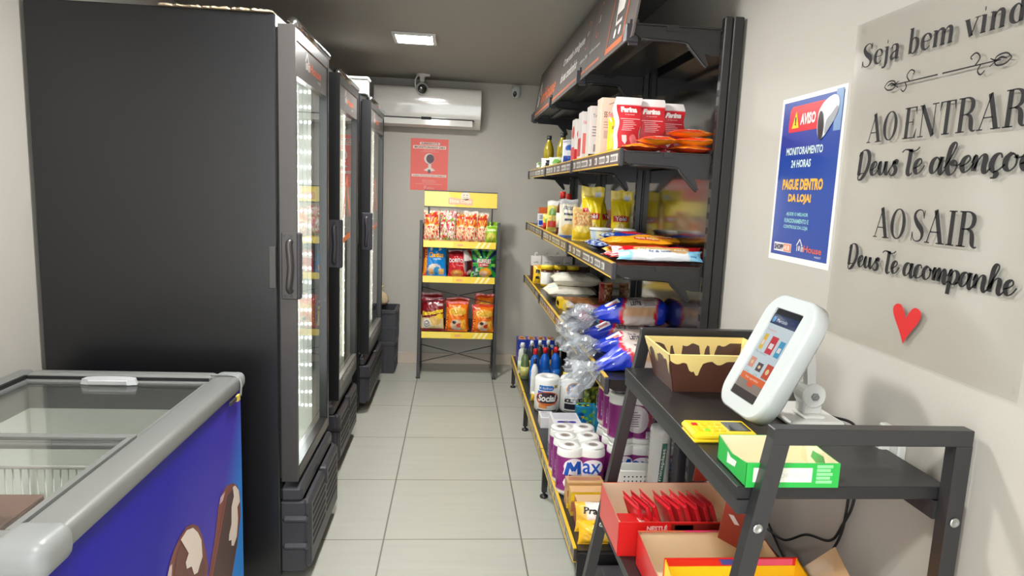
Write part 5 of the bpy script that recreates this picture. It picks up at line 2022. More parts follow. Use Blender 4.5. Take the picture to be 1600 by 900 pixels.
def soc(b, mp, mq, mr):
    b.rect(-.05, .02, .135, .165, mp, C(30, 110, 196), n=8)
    band(b, .02, .15, .018, .015, mp, C(30, 110, 196))
    b.rect(-.06, -.02, .115, .13, mp, C(30, 96, 190), n=4)
    b.rect(.04, .062, .15, .168, mp, C(170, 150, 60), n=3)
    band(b, 0, .088, .074, .042, mp, C(226, 96, 50))
    band(b, 0, .09, .067, .034, mq, C(60, 36, 50))
    b.text('Social', -.056, .054, .07, .112, mr, WHITE, 0, .04, .2)
    b.rect(-.045, .05, .052, .06, mr, C(226, 120, 60), n=6)
    b.rect(-.06, .06, .012, .02, mp, C(60, 60, 66), n=8)
    b.text('4 folhas', -.048, .03, .143, .157, mq, WHITE)
    b.rect(-.05, .0, .03, .05, mp, C(236, 150, 80), n=4)


towel((.562, 3.74, z5), -.12, 'paper towel roll lettered Social standing at the front of the base shelf', soc)


def back_print(b, mp, mq, mr):
    band(b, 0, .14, .045, .045, mp, C(226, 130, 50))
    band(b, 0, .14, .039, .039, mq, C(70, 120, 180))
    band(b, 0, .14, .02, .02, mr, C(226, 150, 70))
    r_ = .074 + .0036
    band(b, 0, .14, .01, .01, lambda x, y: Vector((math.sin(x / .074) * r_, -math.cos(x / .074) * r_, y)), K_)
    for k in range(8):
        a = k * PI / 4
        band(b, .03 * math.cos(a), .14 + .03 * math.sin(a), .006, .006, mr, C(226, 226, 226) if k % 2 else K_)
    b.rect(-.055, .055, .066, .088, mp, K_, n=8)
    for x in (-.04, -.02, .0, .02, .04):
        b.rect(x, x + .011, .072, .082, mq, C(210, 210, 206))
    b.rect(-.055, .03, .025, .058, mp, C(36, 36, 46), n=6)
    b.rect(.034, .055, .03, .058, mp, C(60, 60, 66), n=2)
    b.rect(-.055, .055, .012, .016, mp, C(60, 60, 66), n=8)


towel((.712, 3.74, z5), -.05, 'paper towel roll turned to its black and round printed label', back_print)


def sponge(loc, rz, lab, h=.11, w=.11):
    b = MB()
    fr, lf, tp = carton(b, w, .08, h, C(40, 140, 180))
    r = random.Random(int(loc[0] * 1000))
    for mp_, ww in ((fr, w), (lf, .08), (tp, .08)):
        for k in range(16):
            x, y = .012 + (ww - .024) * r.random(), .012 + ((h if mp_ is not tp else .08) - .024) * r.random()
            b.oval(x, y, .011, .01, mp_, r.choice((C(70, 170, 60), C(226, 206, 50), C(30, 100, 170), C(120, 190, 60))), n=8)
    b.rect(.06, .095, .01, .03, fr, C(180, 180, 176))
    place(b, 'sponge_pack', 'film', lab, 'pack of sponges', loc, rz, 'blue and green sponge packs')


sponge((.745, 3.50, z5), -.1, 'blue and green sponge pack in front of the other one, beside the towel rolls')
sponge((.80, 3.32, z5), .0, 'tall green and yellow sponge pack behind the purple paper packs', .17, .09)
b = MB()
pouch(b, .12, .15, .07, design(C(180, 180, 50), ('s', 9, [C(196, 196, 60), C(60, 80, 40), C(120, 140, 50)], 0, 1, 0, .9)), sd=93., nu=18, nv=18)
place(b, 'sponge_packet', 'film', 'olive and yellow packet behind the round-label paper towel', 'packet', (.81, 3.72, z5))
b = MB()
fr, lf, tp = carton(b, .075, .11, .06, C(226, 224, 226))
lines(b, tp, .01, .06, .08, 4, .02, .006, C(120, 120, 130))
b.text('clean', .01, .06, .085, .1, tp, C(70, 60, 100))
place(b, 'soap_carton', 'gloss', 'low white carton with grey print behind the purple paper packs, at the shelf front', 'carton', (.525, 3.48, z5))
b = MB()
fr, lf, tp = carton(b, .14, .16, .15, C(224, 222, 228))
for x in (.02, .075):
    b.oval(x + .02, .02, .02, .014, tp, C(80, 50, 160), n=12)
b.rect(.05, .075, .006, .034, tp, C(120, 120, 126))
b.rect(.01, .13, .06, .15, tp, C(200, 198, 206))
for x in (.012, .06, .1):
    b.oval(x + .014, .12, .016, .012, fr, C(86, 56, 166), n=12)
place(b, 'soap_carton', 'gloss', 'white carton with purple discs standing behind the purple paper packs', 'carton', (.575, 3.17, z5))

PUR = C(134, 34, 116)
PACKT = []


def PACKY(x):
    """Front of a toilet paper pack at x, from the sampled outline."""
    lo, hi = 0, len(PACKT) - 1
    if x <= PACKT[0][0]:
        return PACKT[0][1]
    if x >= PACKT[hi][0]:
        return PACKT[hi][1]
    while hi - lo > 1:
        m_ = (lo + hi) // 2
        if PACKT[m_][0] < x:
            lo = m_
        else:
            hi = m_
    (x0, y0), (x1, y1) = PACKT[lo], PACKT[hi]
    return y0 + (y1 - y0) * ((x - x0) / (x1 - x0) if x1 > x0 else 0)


def paper_pack(x, y, z, lab, rz=0.0, plain=False):
    o = empty('toilet_paper_pack', lab, 'pack of toilet paper', (x, y, z), rz, 'purple packs of toilet paper')
    r, h, cx = .052, .212, .051

    def edge(a):
        """Film stretched over two rolls side by side: outline radius at angle a."""
        dx, dy = math.cos(a), math.sin(a)
        best = 0
        for s_ in (-1, 1):
            px = s_ * cx
            bq = dx * px
            disc = bq * bq - (px * px - r * r)
            if disc >= 0:
                best = max(best, bq + math.sqrt(disc))
        hull = min(r / abs(dy) if abs(dy) > 1e-6 else 9, 9)
        hull = best if abs(dx * hull) > cx else hull
        return .35 * best + .65 * max(best, hull)

    if not PACKT:
        for k in range(601):
            a = PI + PI * k / 600
            e = edge(a)
            PACKT.append((e * math.cos(a), e * math.sin(a)))

    def body(b):
        n = 96
        prof = [(.0, 0), (.86, 0), (.97, .01), (1, .022), (1, .03), (1, h - .04), (1, h - .036), (.985, h - .016), (.93, h - .003), (.86, h)]
        vs, cs, fs = [], [], []
        for (k, zz) in prof:
            for j in range(n):
                a = 2 * PI * j / n
                e = edge(a) * k
                vs.append((e * math.cos(a), e * math.sin(a), zz))
                cs.append(PUR if .028 <= zz <= h - .038 else WHITE)
        for i in range(len(prof) - 1):
            for j in range(n):
                l = (j + 1) % n
                fs.append((i * n + j, i * n + l, (i + 1) * n + l, (i + 1) * n + j))
        fs.append(tuple((len(prof) - 1) * n + j for j in range(n)))
        b.add(vs, fs, cs, 0, True)
        for s_ in (-1, 1):
            b.lathe([(.049, h - .004, WHITE), (.046, h + .003, WHITE), (.022, h + .0035, C(226, 226, 224)), (.019, h + .001, C(150, 140, 132)), (0, h + .0005, C(120, 108, 98))], n=24, o=(s_ * cx, 0, 0))

        def face(off):
            def f(x, y_):
                return Vector((x, PACKY(x) - off, y_))
            return f
        mp, mq, mr = face(.0012), face(.002), face(.0028)
        if plain:
            band(b, .01, .11, .05, .06, mp, C(226, 216, 222))
            b.rect(-.02, .03, .07, .15, mq, C(236, 232, 230), n=6)
            lines(b, mr, -.015, .025, .14, 7, .01, .003, C(120, 90, 120))
            b.rect(.05, .075, .03, .06, mq, C(226, 226, 226), n=3)
            b.rect(.045, .085, .08, .14, mp, C(200, 90, 120), n=4)
        else:
            band(b, -.038, .135, .042, .036, mp, C(240, 232, 238))
            band(b, .044, .132, .044, .034, mp, C(240, 232, 238))
            band(b, -.03, .065, .05, .034, mp, C(240, 232, 238))
            band(b, .045, .07, .042, .034, mp, C(240, 226, 226))
            band(b, .0, .1, .03, .04, mp, C(240, 230, 236))
            for mm, ww, cc, bo in ((mq, .024, C(250, 250, 250), .045), (mr, .0165, C(16, 84, 190), .012)):
                pts = [(-.070, .098), (-.058, .154), (-.038, .118), (-.016, .156), (-.012, .100)]
                fine = []
                for (xa, ya), (xb, yb) in zip(pts[:-1], pts[1:]):
                    fine += [(xa + (xb - xa) * t / 6, ya + (yb - ya) * t / 6) for t in range(6)]
                for q in range(4):
                    seg = fine[q * 6:q * 6 + 6] + [pts[q + 1]]
                    b.ribbon([(x_, y_, ww) for x_, y_ in seg], mm, cc)
                b.text('ax', .002, .078, .104, .15, mm, cc, 0, bo)
            b.text('PURE', -.005, .025, .084, .092, mq, C(120, 90, 140))
            b.text('4', -.068, -.054, .052, .072, mq, C(190, 60, 90), 0, .03)
            b.text('DUPLA', -.045, -.012, .05, .058, mq, C(190, 90, 120))
            band(b, .03, .062, .022, .016, mq, C(186, 186, 196))
            band(b, .05, .046, .034, .014, mq, C(190, 124, 80))
            band(b, .064, .07, .014, .02, mr, C(206, 150, 100))
            b.rect(.052, .07, .034, .044, mr, C(40, 50, 110), n=2)
        # narrow end towards the aisle: lettering up the side
        ed = lambda x, y_: Vector((-(edge(PI) + .0014), -x, y_))
        b.text('Max', 0, 1, 0, 1, lambda x, y_: ed(-.008 + .016 * y_ - .02, .07 + .07 * x), C(190, 170, 226), 0, .03)
        b.oval(.016, .05, .008, .014, ed, C(206, 140, 100), n=10)
    sub('wrapped_rolls', 'tissue', o, body)
    return o


paper_pack(.558, 2.66, z5, 'purple toilet paper pack lettered Max in front at the aisle side of the base shelf')
paper_pack(.558, 2.768, z5, 'purple toilet paper pack in the middle of the aisle-side row')
paper_pack(.558, 2.876, z5, 'purple toilet paper pack at the back of the aisle-side row')
paper_pack(.78, 2.69, z5, 'purple toilet paper pack lettered Max under the front of the stacked row')
paper_pack(.78, 2.795, z5, 'purple toilet paper pack under the middle of the stacked row')
paper_pack(.78, 2.90, z5, 'purple toilet paper pack under the back of the stacked row')
paper_pack(.78, 2.70, z5 + .217, 'purple toilet paper pack with a white info label on top at the front', 0, True)
paper_pack(.78, 2.805, z5 + .217, 'purple toilet paper pack on top in the middle of the stacked row', 0, True)
paper_pack(.78, 2.91, z5 + .217, 'purple toilet paper pack on top at the back of the stacked row', 0, True)


# perforated white tray, cups in a clear bag
def ptray(b):
    w, d, h, t = .15, .08, .19, .004
    b.box(-w / 2, w / 2, -d / 2, -d / 2 + t, 0, h, b=.001)
    b.box(-w / 2, w / 2, d / 2 - t, d / 2, 0, h, b=.001)
    b.box(-w / 2, -w / 2 + t, -d / 2 + t, d / 2 - t, 0, h)
    b.box(w / 2 - t, w / 2, -d / 2 + t, d / 2 - t, 0, h)
    b.box(-w / 2 + t, w / 2 - t, -d / 2 + t, d / 2 - t, 0, t)
    b.box(-w / 2 - .004, w / 2 + .004, -d / 2 - .004, -d / 2, h - .008, h, b=.001)
    mp = plane((-w / 2, -d / 2 - .0006, 0), (1, 0, 0), (0, 0, 1))
    for j in range(9):
        for k in range(8):
            b.oval(.018 + k * .0165, .016 + j * .0185, .0035, .0035, mp, C(50, 50, 52), n=8)


pt_ = tag(sub('perforated_tray', 'plastic', None, ptray), 'white perforated tray in front of the stacked purple packs', 'tray')
pt_.location = (.752, 2.49, z5)
cups = empty('cup_pack', 'clear bag of white disposable cups with a green band near the back panel', 'pack of cups', (.829, 2.40, z5))
sub('cup_stack', 'plastic', cups, lambda b: [b.lathe([(.034, 0), (.038, .0)] + [p for k in range(21) for p in ((.040, .004 + k * .018), (.043, .018 + k * .018))] + [(.04, .392), (0, .392)], n=24, o=(x, 0, 0)) for x in (-.016,)])


def cupband(b):
    mp = lambda x, y: Vector((-.016 + math.sin(x / .0455) * .0455, -math.cos(x / .0455) * .0455, y))
    g = C(24, 110, 80)
    n = 10
    for k in range(n):
        y0, y1 = .08 + .26 * k / n, .08 + .26 * (k + 1) / n
        b.add([mp(-.02 + .014 * k / n, y0), mp(.0 + .014 * k / n, y0), mp(.0 + .014 * (k + 1) / n, y1), mp(-.02 + .014 * (k + 1) / n, y1)], [(0, 1, 2, 3)], g)
    b.text('minaplast', 0, 1, 0, 1, lambda x, y: mp(-.016 + .016 * (1 - y) + .012 * x, .19 + .13 * x) + Vector((0, -.0008, 0)), WHITE, 0, .02)
    b.oval(-.008, .165, .008, .01, lambda x, y: mp(x, y) + Vector((0, -.0008, 0)), C(236, 180, 60), n=10)


sub('printed_band', 'film', cups, cupband)


def cupbag(b):
    n = 40

    def pt(u, v):
        a = 2 * PI * v
        r = .048 + .006 * math.sin(a * 6 + u * 4) * u + .02 * max(0, u - .72) * math.sin(a * 9 + 1)
        r *= 1 - .5 * max(0, u - .8) / .2
        return Vector((-.016 + math.cos(a) * r, math.sin(a) * r, .002 + .46 * u + .012 * math.sin(a * 4) * u))
    b.grid(pt, 14, n, None, 0, False)


sub('clear_bag', 'sleeve', cups, cupbag)
bx = tag(sub('slim_black_box', 'blacksoft', None, lambda b: (b.box(-.018, .018, -.03, .03, 0, .36, b=.003), b.box(-.012, .012, -.032, -.029, .02, .34, b=.001))), 'slim black box standing beside the bag of cups', 'box')
bx.location = (.855, 2.29, z5)


# wafers and wrapped rolls at the near end
def wrapped(x, y, z, rz, lab, w, d, h, base, fn, name='wafer_box', cat='box', mats='film'):
    b = MB()
    fr, lf, tp = carton(b, w, d, h, base)
    fn(b, fr, lf, tp)
    return place(b, name, mats, lab, cat, (x, y, z), rz)


KR = C(196, 154, 100)
wrapped(.555, 2.545, z5, .0, 'kraft and yellow wafer box touching the purple paper pack', .15, .065, .11, KR, lambda b, fr, lf, tp: (
    b.rect(0, .15, .0, .02, fr, Y_), b.rect(.0, .15, .05, .075, fr, C(170, 110, 70)), b.rect(.01, .14, .02, .05, tp, C(180, 120, 80)), b.text('chocolate', .03, .12, .055, .07, fr, C(236, 200, 150))))
wrapped(.56, 2.475, z5, .0, 'yellow-topped wafer box second from the purple paper pack', .15, .06, .10, C(206, 170, 60), lambda b, fr, lf, tp: (
    b.rect(0, .15, .065, .1, fr, C(244, 206, 30)), b.rect(0, .15, .0, .06, tp, C(206, 160, 110)), b.rect(0, .15, .02, .06, fr, C(176, 110, 80))))
wrapped(.57, 2.405, z5, .0, 'reddish brown wafer box behind the white lettered pack', .15, .06, .095, C(170, 96, 80), lambda b, fr, lf, tp: (
    b.text('WAFER CHOCOLATE', .012, .14, .055, .068, fr, C(240, 220, 206), 0, .02), b.rect(0, .15, .0, .03, fr, C(200, 120, 80)), b.rect(0, .15, 0, .06, tp, C(206, 166, 120)), b.text('duplo sabor', .012, .06, .035, .042, fr, C(240, 220, 206))))
b = MB()
mp = pouch(b, .19, .11, .075, design(C(236, 234, 230), ('r', 0, .2, 0, 1, C(240, 190, 60)), ('r', 0, 1, .0, .22, C(246, 196, 50)), ('e', 1.0, .3, .25, .3, C(40, 60, 120))), sd=95., T=TR(0, 0, 0) @ RX(-.25))
b.text('Pratsy', .14, .70, .58, .86, mp, K_, 0, .03, .15)
b.text('papel alumínio', .5, .85, .3, .36, mp, C(120, 110, 100))
place(b, 'foil_pack', 'film', 'white and yellow pack lettered Pratsy at the near end of the base shelf', 'pack', (.575, 2.325, z5), 0)
b = MB()
mp = pouch(b, .18, .085, .07, design(C(246, 190, 40), ('d', -.9, 1.5, C(246, 190, 40)), ('e', 1.0, .2, .38, .75, C(36, 56, 130)), ('e', .5, .5, .12, .25, C(250, 214, 110)), ('r', .3, .7, .75, .9, C(210, 150, 20))), sd=96., T=RX(-.3))
place(b, 'foil_pack', 'film', 'yellow and blue pack lying at the very end of the base shelf', 'pack', (.565, 2.235, z5), 0)

# things on the floor beyond the console table
def bin_(b):
    w, d, h = .34, .36, .215
    b.box(-w / 2, w / 2, -d / 2, d / 2, 0, h - .02, b=.012)
    b.box(-w / 2 - .012, w / 2 + .012, -d / 2 - .012, d / 2 + .012, h - .035, h, b=.008)
    b.box(-w / 2 + .02, w / 2 - .02, -d / 2 + .02, d / 2 - .02, h, h + .012, b=.004)
    for k in range(6):
        x = -w / 2 + .03 + k * .056
        b.box(x, x + .012, -d / 2 - .006, d / 2 + .006, .01, h - .04, b=.002)


bn = tag(sub('storage_box', 'blacksoft', None, bin_), 'black lidded storage box on the floor at the near end of the shelving', 'box')
bn.location = (.69, 1.97, 0)
tb = tag(sub('round_tin', 'plastic', None, lambda b: b.lathe([(.0, 0, C(150, 150, 116)), (.05, 0, C(150, 150, 116)), (.052, .03, C(160, 160, 126)), (.054, .032, C(186, 182, 146)), (.054, .046, C(190, 186, 150)), (.048, .05, C(190, 186, 150)), (0, .05, C(186, 182, 146))], n=28)), 'pale olive round tin on the black storage box', 'tin')
tb.location = (.575, 1.86, .2275)

# ------------------------------------------------------------------ console table by the right wall
tbl = empty('console_table', 'black console table with slanted front legs against the right wall', 'table', (.68, 1.44, 0))
TT = Matrix.Translation(-tbl.location)


def TP(name, m, fn, parent=tbl):
    b = MB()
    fn(b)
    return b.build(name, m, parent, TT)


TY = (1.035, 1.84)
FRX0, FRX1, ZT = .37, .556, 1.142      # slanted leg: foot and head
BKX = .886
legx = lambda z: FRX0 + (FRX1 - FRX0) * z / ZT
for y in TY:
    TP('leg', 'frame', lambda b: b.bar((FRX0, y, 0), (FRX1, y, ZT - .015), .030, .0252))
    TP('leg', 'frame', lambda b: b.bar((BKX - .003, y, 0), (BKX - .003, y, ZT - .0285), .030, .0252))
    TP('top_rail', 'frame', lambda b: b.box(FRX1 - .016, BKX + .012, y - .0134, y + .0134, ZT - .029, ZT, b=.0015))

    def sc(b, xz, y=y):
        x, z = xz
        if 1:
            T = TR(x, y - .0135, z) @ RX(PI / 2)
            t = MB().lathe([(.009, 0), (.009, .002), (.006, .003), (.004, .0015), (0, .0015)], n=14)
            b.add([T @ Vector(v) for v in t.v], t.f, smooth=True)
    for xz in ((legx(.965), .965), (BKX - .003, .975), (legx(.545), .545)):
        TP('screw', 'chrome', lambda b: sc(b, xz))


def shelf_board(x0, x1, z, t=.024):
    TP('shelf_board', 'tabletop', lambda b: b.box(x0, x1, TY[0] + .015, TY[1] - .015, z - t, z, b=.0015))


Z1, Z2 = 1.028, .58
shelf_board(.497, .888, Z1)
shelf_board(.452, .888, Z2)
TP('back_rail', 'frame', lambda b: b.box(.862, .886, TY[0] + .013, TY[1] - .013, Z1 - .06, Z1 - .026))
TP('back_rail', 'frame', lambda b: b.box(.862, .886, TY[0] + .013, TY[1] - .013, Z2 - .06, Z2 - .026))
TP('front_rail', 'frame', lambda b: b.box(.50, .524, TY[0] + .013, TY[1] - .013, Z1 - .05, Z1 - .0245))

# brown gift tray with a yellow glaze print
def gift(b):
    br, ye = C(92, 58, 46), C(246, 220, 140)
    w0, d0, w1, d1, h = .235, .165, .285, .215, .102
    Bq = [(-w0 / 2, -d0 / 2, 0), (w0 / 2, -d0 / 2, 0), (w0 / 2, d0 / 2, 0), (-w0 / 2, d0 / 2, 0)]
    Tq = [(-w1 / 2, -d1 / 2, h), (w1 / 2, -d1 / 2, h), (w1 / 2, d1 / 2, h), (-w1 / 2, d1 / 2, h)]
    rnd = random.Random(4)
    b.quad(*[Vector(p) + Vector((0, 0, .0)) for p in Bq[::-1]], col=br)
    b.quad(*[Vector(p) + Vector((0, 0, .003)) for p in Bq], col=C(110, 74, 58))
    for i in range(4):
        j = (i + 1) % 4
        b0, b1, t0, t1 = (Vector(q) for q in (Bq[i], Bq[j], Tq[i], Tq[j]))
        nrm = (b1 - b0).cross(t0 - b0).normalized()
        for side in (1, -1):
            o = nrm * (.0014 * side)
            b.add([b0 + o, b1 + o, t1 + o, t0 + o], [(0, 1, 2, 3) if side > 0 else (3, 2, 1, 0)], br if side > 0 else C(84, 54, 44))
            # dripping glaze along the upper edge
            n = 46
            prof = []
            drips = [(rnd.uniform(.05, .95), rnd.uniform(.18, .42), rnd.uniform(.018, .03)) for _ in range(5)]
            for k in range(n + 1):
                u = k / n
                dd = .16 + .06 * math.sin(u * 17 + i * 2) + .04 * math.sin(u * 31 + i)
                for (c, L_, w_) in drips:
                    dd = max(dd, .16 + L_ * math.exp(-((u - c) / w_) ** 4) + .1 * math.exp(-((u - c) / (w_ * 3)) ** 2))
                prof.append(dd)
            o2 = nrm * (.0022 * side)
            pt = lambda u, v: b0 + (b1 - b0) * u + (t0 - b0) * v + ((t1 - t0) - (b1 - b0)) * (u * v) + o2
            up = [pt(k / n, 1) for k in range(n + 1)]
            lo = [pt(k / n, 1 - min(.8, prof[k])) for k in range(n + 1)]
            b.add(up + lo, [(k, n + 1 + k, n + 2 + k, k + 1) for k in range(n)], ye)
        b.add([t0 + nrm * .0022, t1 + nrm * .0022, t1 - nrm * .0022, t0 - nrm * .0022], [(0, 1, 2, 3)], ye)
    # round stamp on the front
    b0, b1, t0 = Vector(Bq[0]), Vector(Bq[1]), Vector(Tq[0])
    n_ = (b1 - b0).cross(t0 - b0).normalized()
    mp = lambda x, y: b0 + (b1 - b0).normalized() * x + (t0 - b0).normalized() * y + n_ * .0022
    g = C(166, 110, 60)
    ring = [(.185 + .012 * math.cos(t * PI / 10), .032 + .012 * math.sin(t * PI / 10), .0012) for t in range(21)]
    b.ribbon(ring, mp, g)
    b.text('S', .181, .189, .026, .038, mp, g)


gb = tag(sub('gift_tray', 'gloss', None, gift), 'brown card tray with a dripping yellow glaze print on the console table', 'tray')
gb.location = (.682, 1.682, Z1 + .0005)
gb.rotation_euler = (0, 0, 0)

# phone kiosk: base, hinge arm, white case, screen
ks = empty('payment_kiosk', 'white tilted phone holder with a lit shopping screen on the console table', 'payment kiosk', (.81, 1.40, Z1))
KT = Matrix.Translation(-ks.location)
ph, tl = .05, .455
a_ = Vector((math.sin(ph), -math.cos(ph), 0))
n0 = Vector((-math.cos(ph), -math.sin(ph), 0))
b_ = Vector((0, 0, math.cos(tl))) - n0 * math.sin(tl)
n_f = a_.cross(b_)
KC = Vector((.679, 1.36, 1.187))
KM = Matrix(((a_.x, b_.x, n_f.x, KC.x), (a_.y, b_.y, n_f.y, KC.y), (a_.z, b_.z, n_f.z, KC.z), (0, 0, 0, 1)))


def KP(name, m, fn, parent=ks):
    b = MB()
    fn(b)
    return b.build(name, m, parent, KT)


def rrect(w, h, r, n=8):
    pts = []
    for cx, cy, a0 in ((w / 2 - r, h / 2 - r, 0), (-w / 2 + r, h / 2 - r, PI / 2), (-w / 2 + r, -h / 2 + r, PI), (w / 2 - r, -h / 2 + r, 1.5 * PI)):
        pts += [(cx + r * math.cos(a0 + k * PI / 2 / n), cy + r * math.sin(a0 + k * PI / 2 / n)) for k in range(n + 1)]
    return pts


def kcase(b):
    rings = [(.93, .90, -.042), (1.0, 1.0, -.034), (1.0, 1.0, -.008), (.985, .99, -.002), (.95, .97, 0.0)]
    W_, H_ = .192, .284
    vs, fs = [], []
    n = None
    for (kx, ky, z) in rings:
        ring = rrect(W_ - (1 - kx) * W_, H_ - (1 - ky) * H_, .05)
        n = len(ring)
        vs += [KM @ Vector((x, y, z)) for x, y in ring]
    for i in range(len(rings) - 1):
        for j in range(n):
            l = (j + 1) % n
            fs.append((i * n + j, i * n + l, (i + 1) * n + l, (i + 1) * n + j))
    fs.append(tuple(range(n))[::-1])
    b.add(vs, fs, smooth=True)
    # front face with the window cut out
    outer = [KM @ Vector((x, y, 0)) for x, y in rrect(W_ * .95, H_ * .97, .05)]
    inner = [KM @ Vector((x, y, 0)) for x, y in rrect(.108, .216, .004)]
    deep = [KM @ Vector((x, y, -.004)) for x, y in rrect(.106, .214, .004)]
    b.add(outer + inner + deep, [(j, (j + 1) % n, n + (j + 1) % n, n + j) for j in range(n)] + [(n + j, n + (j + 1) % n, 2 * n + (j + 1) % n, 2 * n + j) for j in range(n)])


kc = KP('case', 'whitegloss', kcase)


def kscreen(b):
    mp = lambda x, y, o=-.0036: KM @ Vector((x, y, o))
    b.rect(-.053, .053, -.107, .107, mp, C(20, 22, 28))
    L = lambda k: (lambda x, y: mp(x, y, -.0036 + .0004 * k))
    b.rect(-.053, .053, -.082, .092, L(1), C(206, 220, 224))
    b.rect(-.053, .053, .07, .094, L(2), C(26, 48, 92))
    b.oval(-.042, .081, .007, .007, L(3), C(70, 150, 206), n=14)
    b.text('Mercado', -.03, .012, .077, .085, L(3), C(200, 214, 230))
    b.text('Promoções', -.046, -.01, .052, .059, L(2), C(226, 150, 120))
    b.text('Mais vendidos', -.046, -.0, -.002, .004, L(2), C(150, 160, 166))
    b.rect(-.053, .053, -.088, -.066, L(2), C(150, 136, 124))
    for x, c, w, h, y in ((-.036, C(230, 190, 60), .007, .019, .026), (-.0, C(206, 44, 60), .013, .021, .024), (.034, C(70, 160, 200), .01, .019, .022)):
        b.rect(x - w, x + w, y - h, y + h, L(2), c)
        b.rect(x - w * .6, x + w * .6, y - h * .4, y + h * .2, L(3), C(236, 226, 220))
    for x, c, w, h, y in ((-.035, C(226, 150, 130), .011, .012, -.026), (.0, C(90, 70, 80), .011, .01, -.03), (.036, C(206, 80, 50), .013, .017, -.032)):
        b.rect(x - w, x + w, y - h, y + h, L(2), c)
        b.oval(x, y, w * .5, h * .4, L(3), C(236, 206, 150), n=10)
    for x in (-.035, .0, .034):
        b.text('R$ 9,90', x - .012, x + .008, -.012 + .004, -.006 + .004, L(2), C(110, 120, 120)) if False else None
        b.text('5,99', x - .008, x + .008, -.052, -.047, L(2), C(120, 180, 140))
    b.rect(-.05, .05, -.068, -.052, L(3), C(236, 110, 50))
    b.text('Ver carrinho', -.03, .026, -.063, -.057, L(4), C(250, 226, 210))
    b.rect(-.01, .012, -.078, -.068, L(3), C(226, 96, 60))
    b.rect(-.053, .053, -.107, -.088, L(4), C(70, 62, 56))


sc_ = KP('screen', 'screenlit', kscreen, kc)


def kbase(b):
    b.box(.745, .872, 1.345, 1.50, Z1, Z1 + .012, b=.004)
    b.box(.785, .835, 1.36, 1.42, Z1 + .012, Z1 + .02, b=.003)


KP('base_plate', 'white', kbase)


def karm(b):
    # clevis and swivel disc, then the arm up to the back of the case
    for y in (1.372,):
        b.box(.788, .832, y + .003, y + .041, Z1 + .02, Z1 + .062, b=.003)
        T = TR(.81, y, Z1 + .062) @ RX(-PI / 2)
        t = MB().lathe([(0, 0), (.025, 0), (.028, .003), (.028, .041), (.025, .044), (0, .044)], n=20)
        b.add([T @ Vector(v) for v in t.v], t.f)
    b.bar((.81, 1.394, Z1 + .062), (.795, 1.385, Z1 + .15), .02, .018)
    b.bar((.795, 1.385, Z1 + .145), (.745, 1.37, Z1 + .165), .03, .024)


KP('hinge_arm', 'white', karm)


def kscrew(b):
    for y in (1.371, 1.417):
        T = TR(.81, y, Z1 + .062) @ RX(-PI / 2 if y > 1.4 else PI / 2)
        t = MB().lathe([(.009, -.001), (.009, .004), (.004, .005), (0, .002)], n=6)
        b.add([T @ Vector(v) for v in t.v], t.f)


KP('hinge_knob', 'cap', kscrew)

# yellow card reader lying on the table
cr_ = empty('card_reader', 'yellow card reader lying on the console table', 'card reader', (.558, 1.285, Z1), -.02)


def crb(b):
    y = C(242, 206, 40)
    b.box(-.066, .066, -.04, .04, 0, .008, y, b=.003)
    b.box(-.068, .068, -.042, .042, .006, .022, y, b=.006)


sub('body', 'plastic', cr_, crb)


def crk(b):
    for i in range(3):
        for j in range(4):
            x, y = -.05 + j * .016, -.024 + i * .017
            c = C(236, 196, 30)
            if j == 0 and i == 2:
                c = R_
            if j == 1 and i == 0:
                c = C(150, 206, 40)
            b.box(x - .006, x + .006, y - .006, y + .006, .021, .0245, c, b=.001)


sub('keypad', 'plastic', cr_, crk)
sub('display', 'panel', cr_, lambda b: b.box(.012, .058, -.026, .026, .0215, .0232, b=.0006))

# green open display box
def greenb(b):
    g, be = C(40, 176, 72), C(236, 228, 196)
    w, d, h, t = .168, .125, .048, .002
    b.box(-w / 2, w / 2, -d / 2, -d / 2 + t, 0, h * .92, g)
    b.quad((-w / 2, -d / 2 + t + .0004, .002), (-w / 2, -d / 2 + t + .0004, h * .92), (w / 2, -d / 2 + t + .0004, h * .92), (w / 2, -d / 2 + t + .0004, .002), be)
    b.box(-w / 2, w / 2, d / 2 - t, d / 2, 0, h, g)
    b.quad((-w / 2, d / 2 - t - .0004, .002), (w / 2, d / 2 - t - .0004, .002), (w / 2, d / 2 - t - .0004, h), (-w / 2, d / 2 - t - .0004, h), be)
    b.box(-w / 2, w / 2, -d / 2 + t, d / 2 - t, 0, t, be)
    for s_ in (-1, 1):
        xs = s_ * w / 2
        ins = xs - s_ * t
        prof = [(-d / 2, 0), (d / 2, 0), (d / 2, h), (0, h * (.75 if s_ < 0 else .95)), (-d / 2, h * .92)]
        for x, c in ((xs, g), (ins, be)):
            b.add([(x, y, z) for y, z in prof], [tuple(range(5))], c)
    mp = plane((-w / 2, -d / 2 - .0006, 0), (1, 0, 0), (0, 0, 1))
    b.rect(.012, .118, .010, .036, mp, C(232, 230, 214))
    b.text('HORTELÃ', .05, .108, .018, .028, plane((-w / 2, -d / 2 - .001, 0), (1, 0, 0), (0, 0, 1)), C(206, 204, 190))
    for k in range(5):
        b.rect(.126, .155 - .004 * (k % 2), .008 + .007 * k, .0135 + .007 * k, mp, C(140, 226, 150))
    ml = plane((-w / 2 - .0006, d / 2, 0), (0, -1, 0), (0, 0, 1))
    b.poly([(.045, .012), (.08, .018), (.085, .03), (.06, .028), (.045, .034)], ml, C(226, 232, 222))
    mi = plane((w / 2 - t - .0008, -d / 2, 0), (0, 1, 0), (0, 0, 1))
    b.poly([(.03, .008), (.09, .02), (.085, .034), (.05, .036)], mi, C(70, 170, 90))


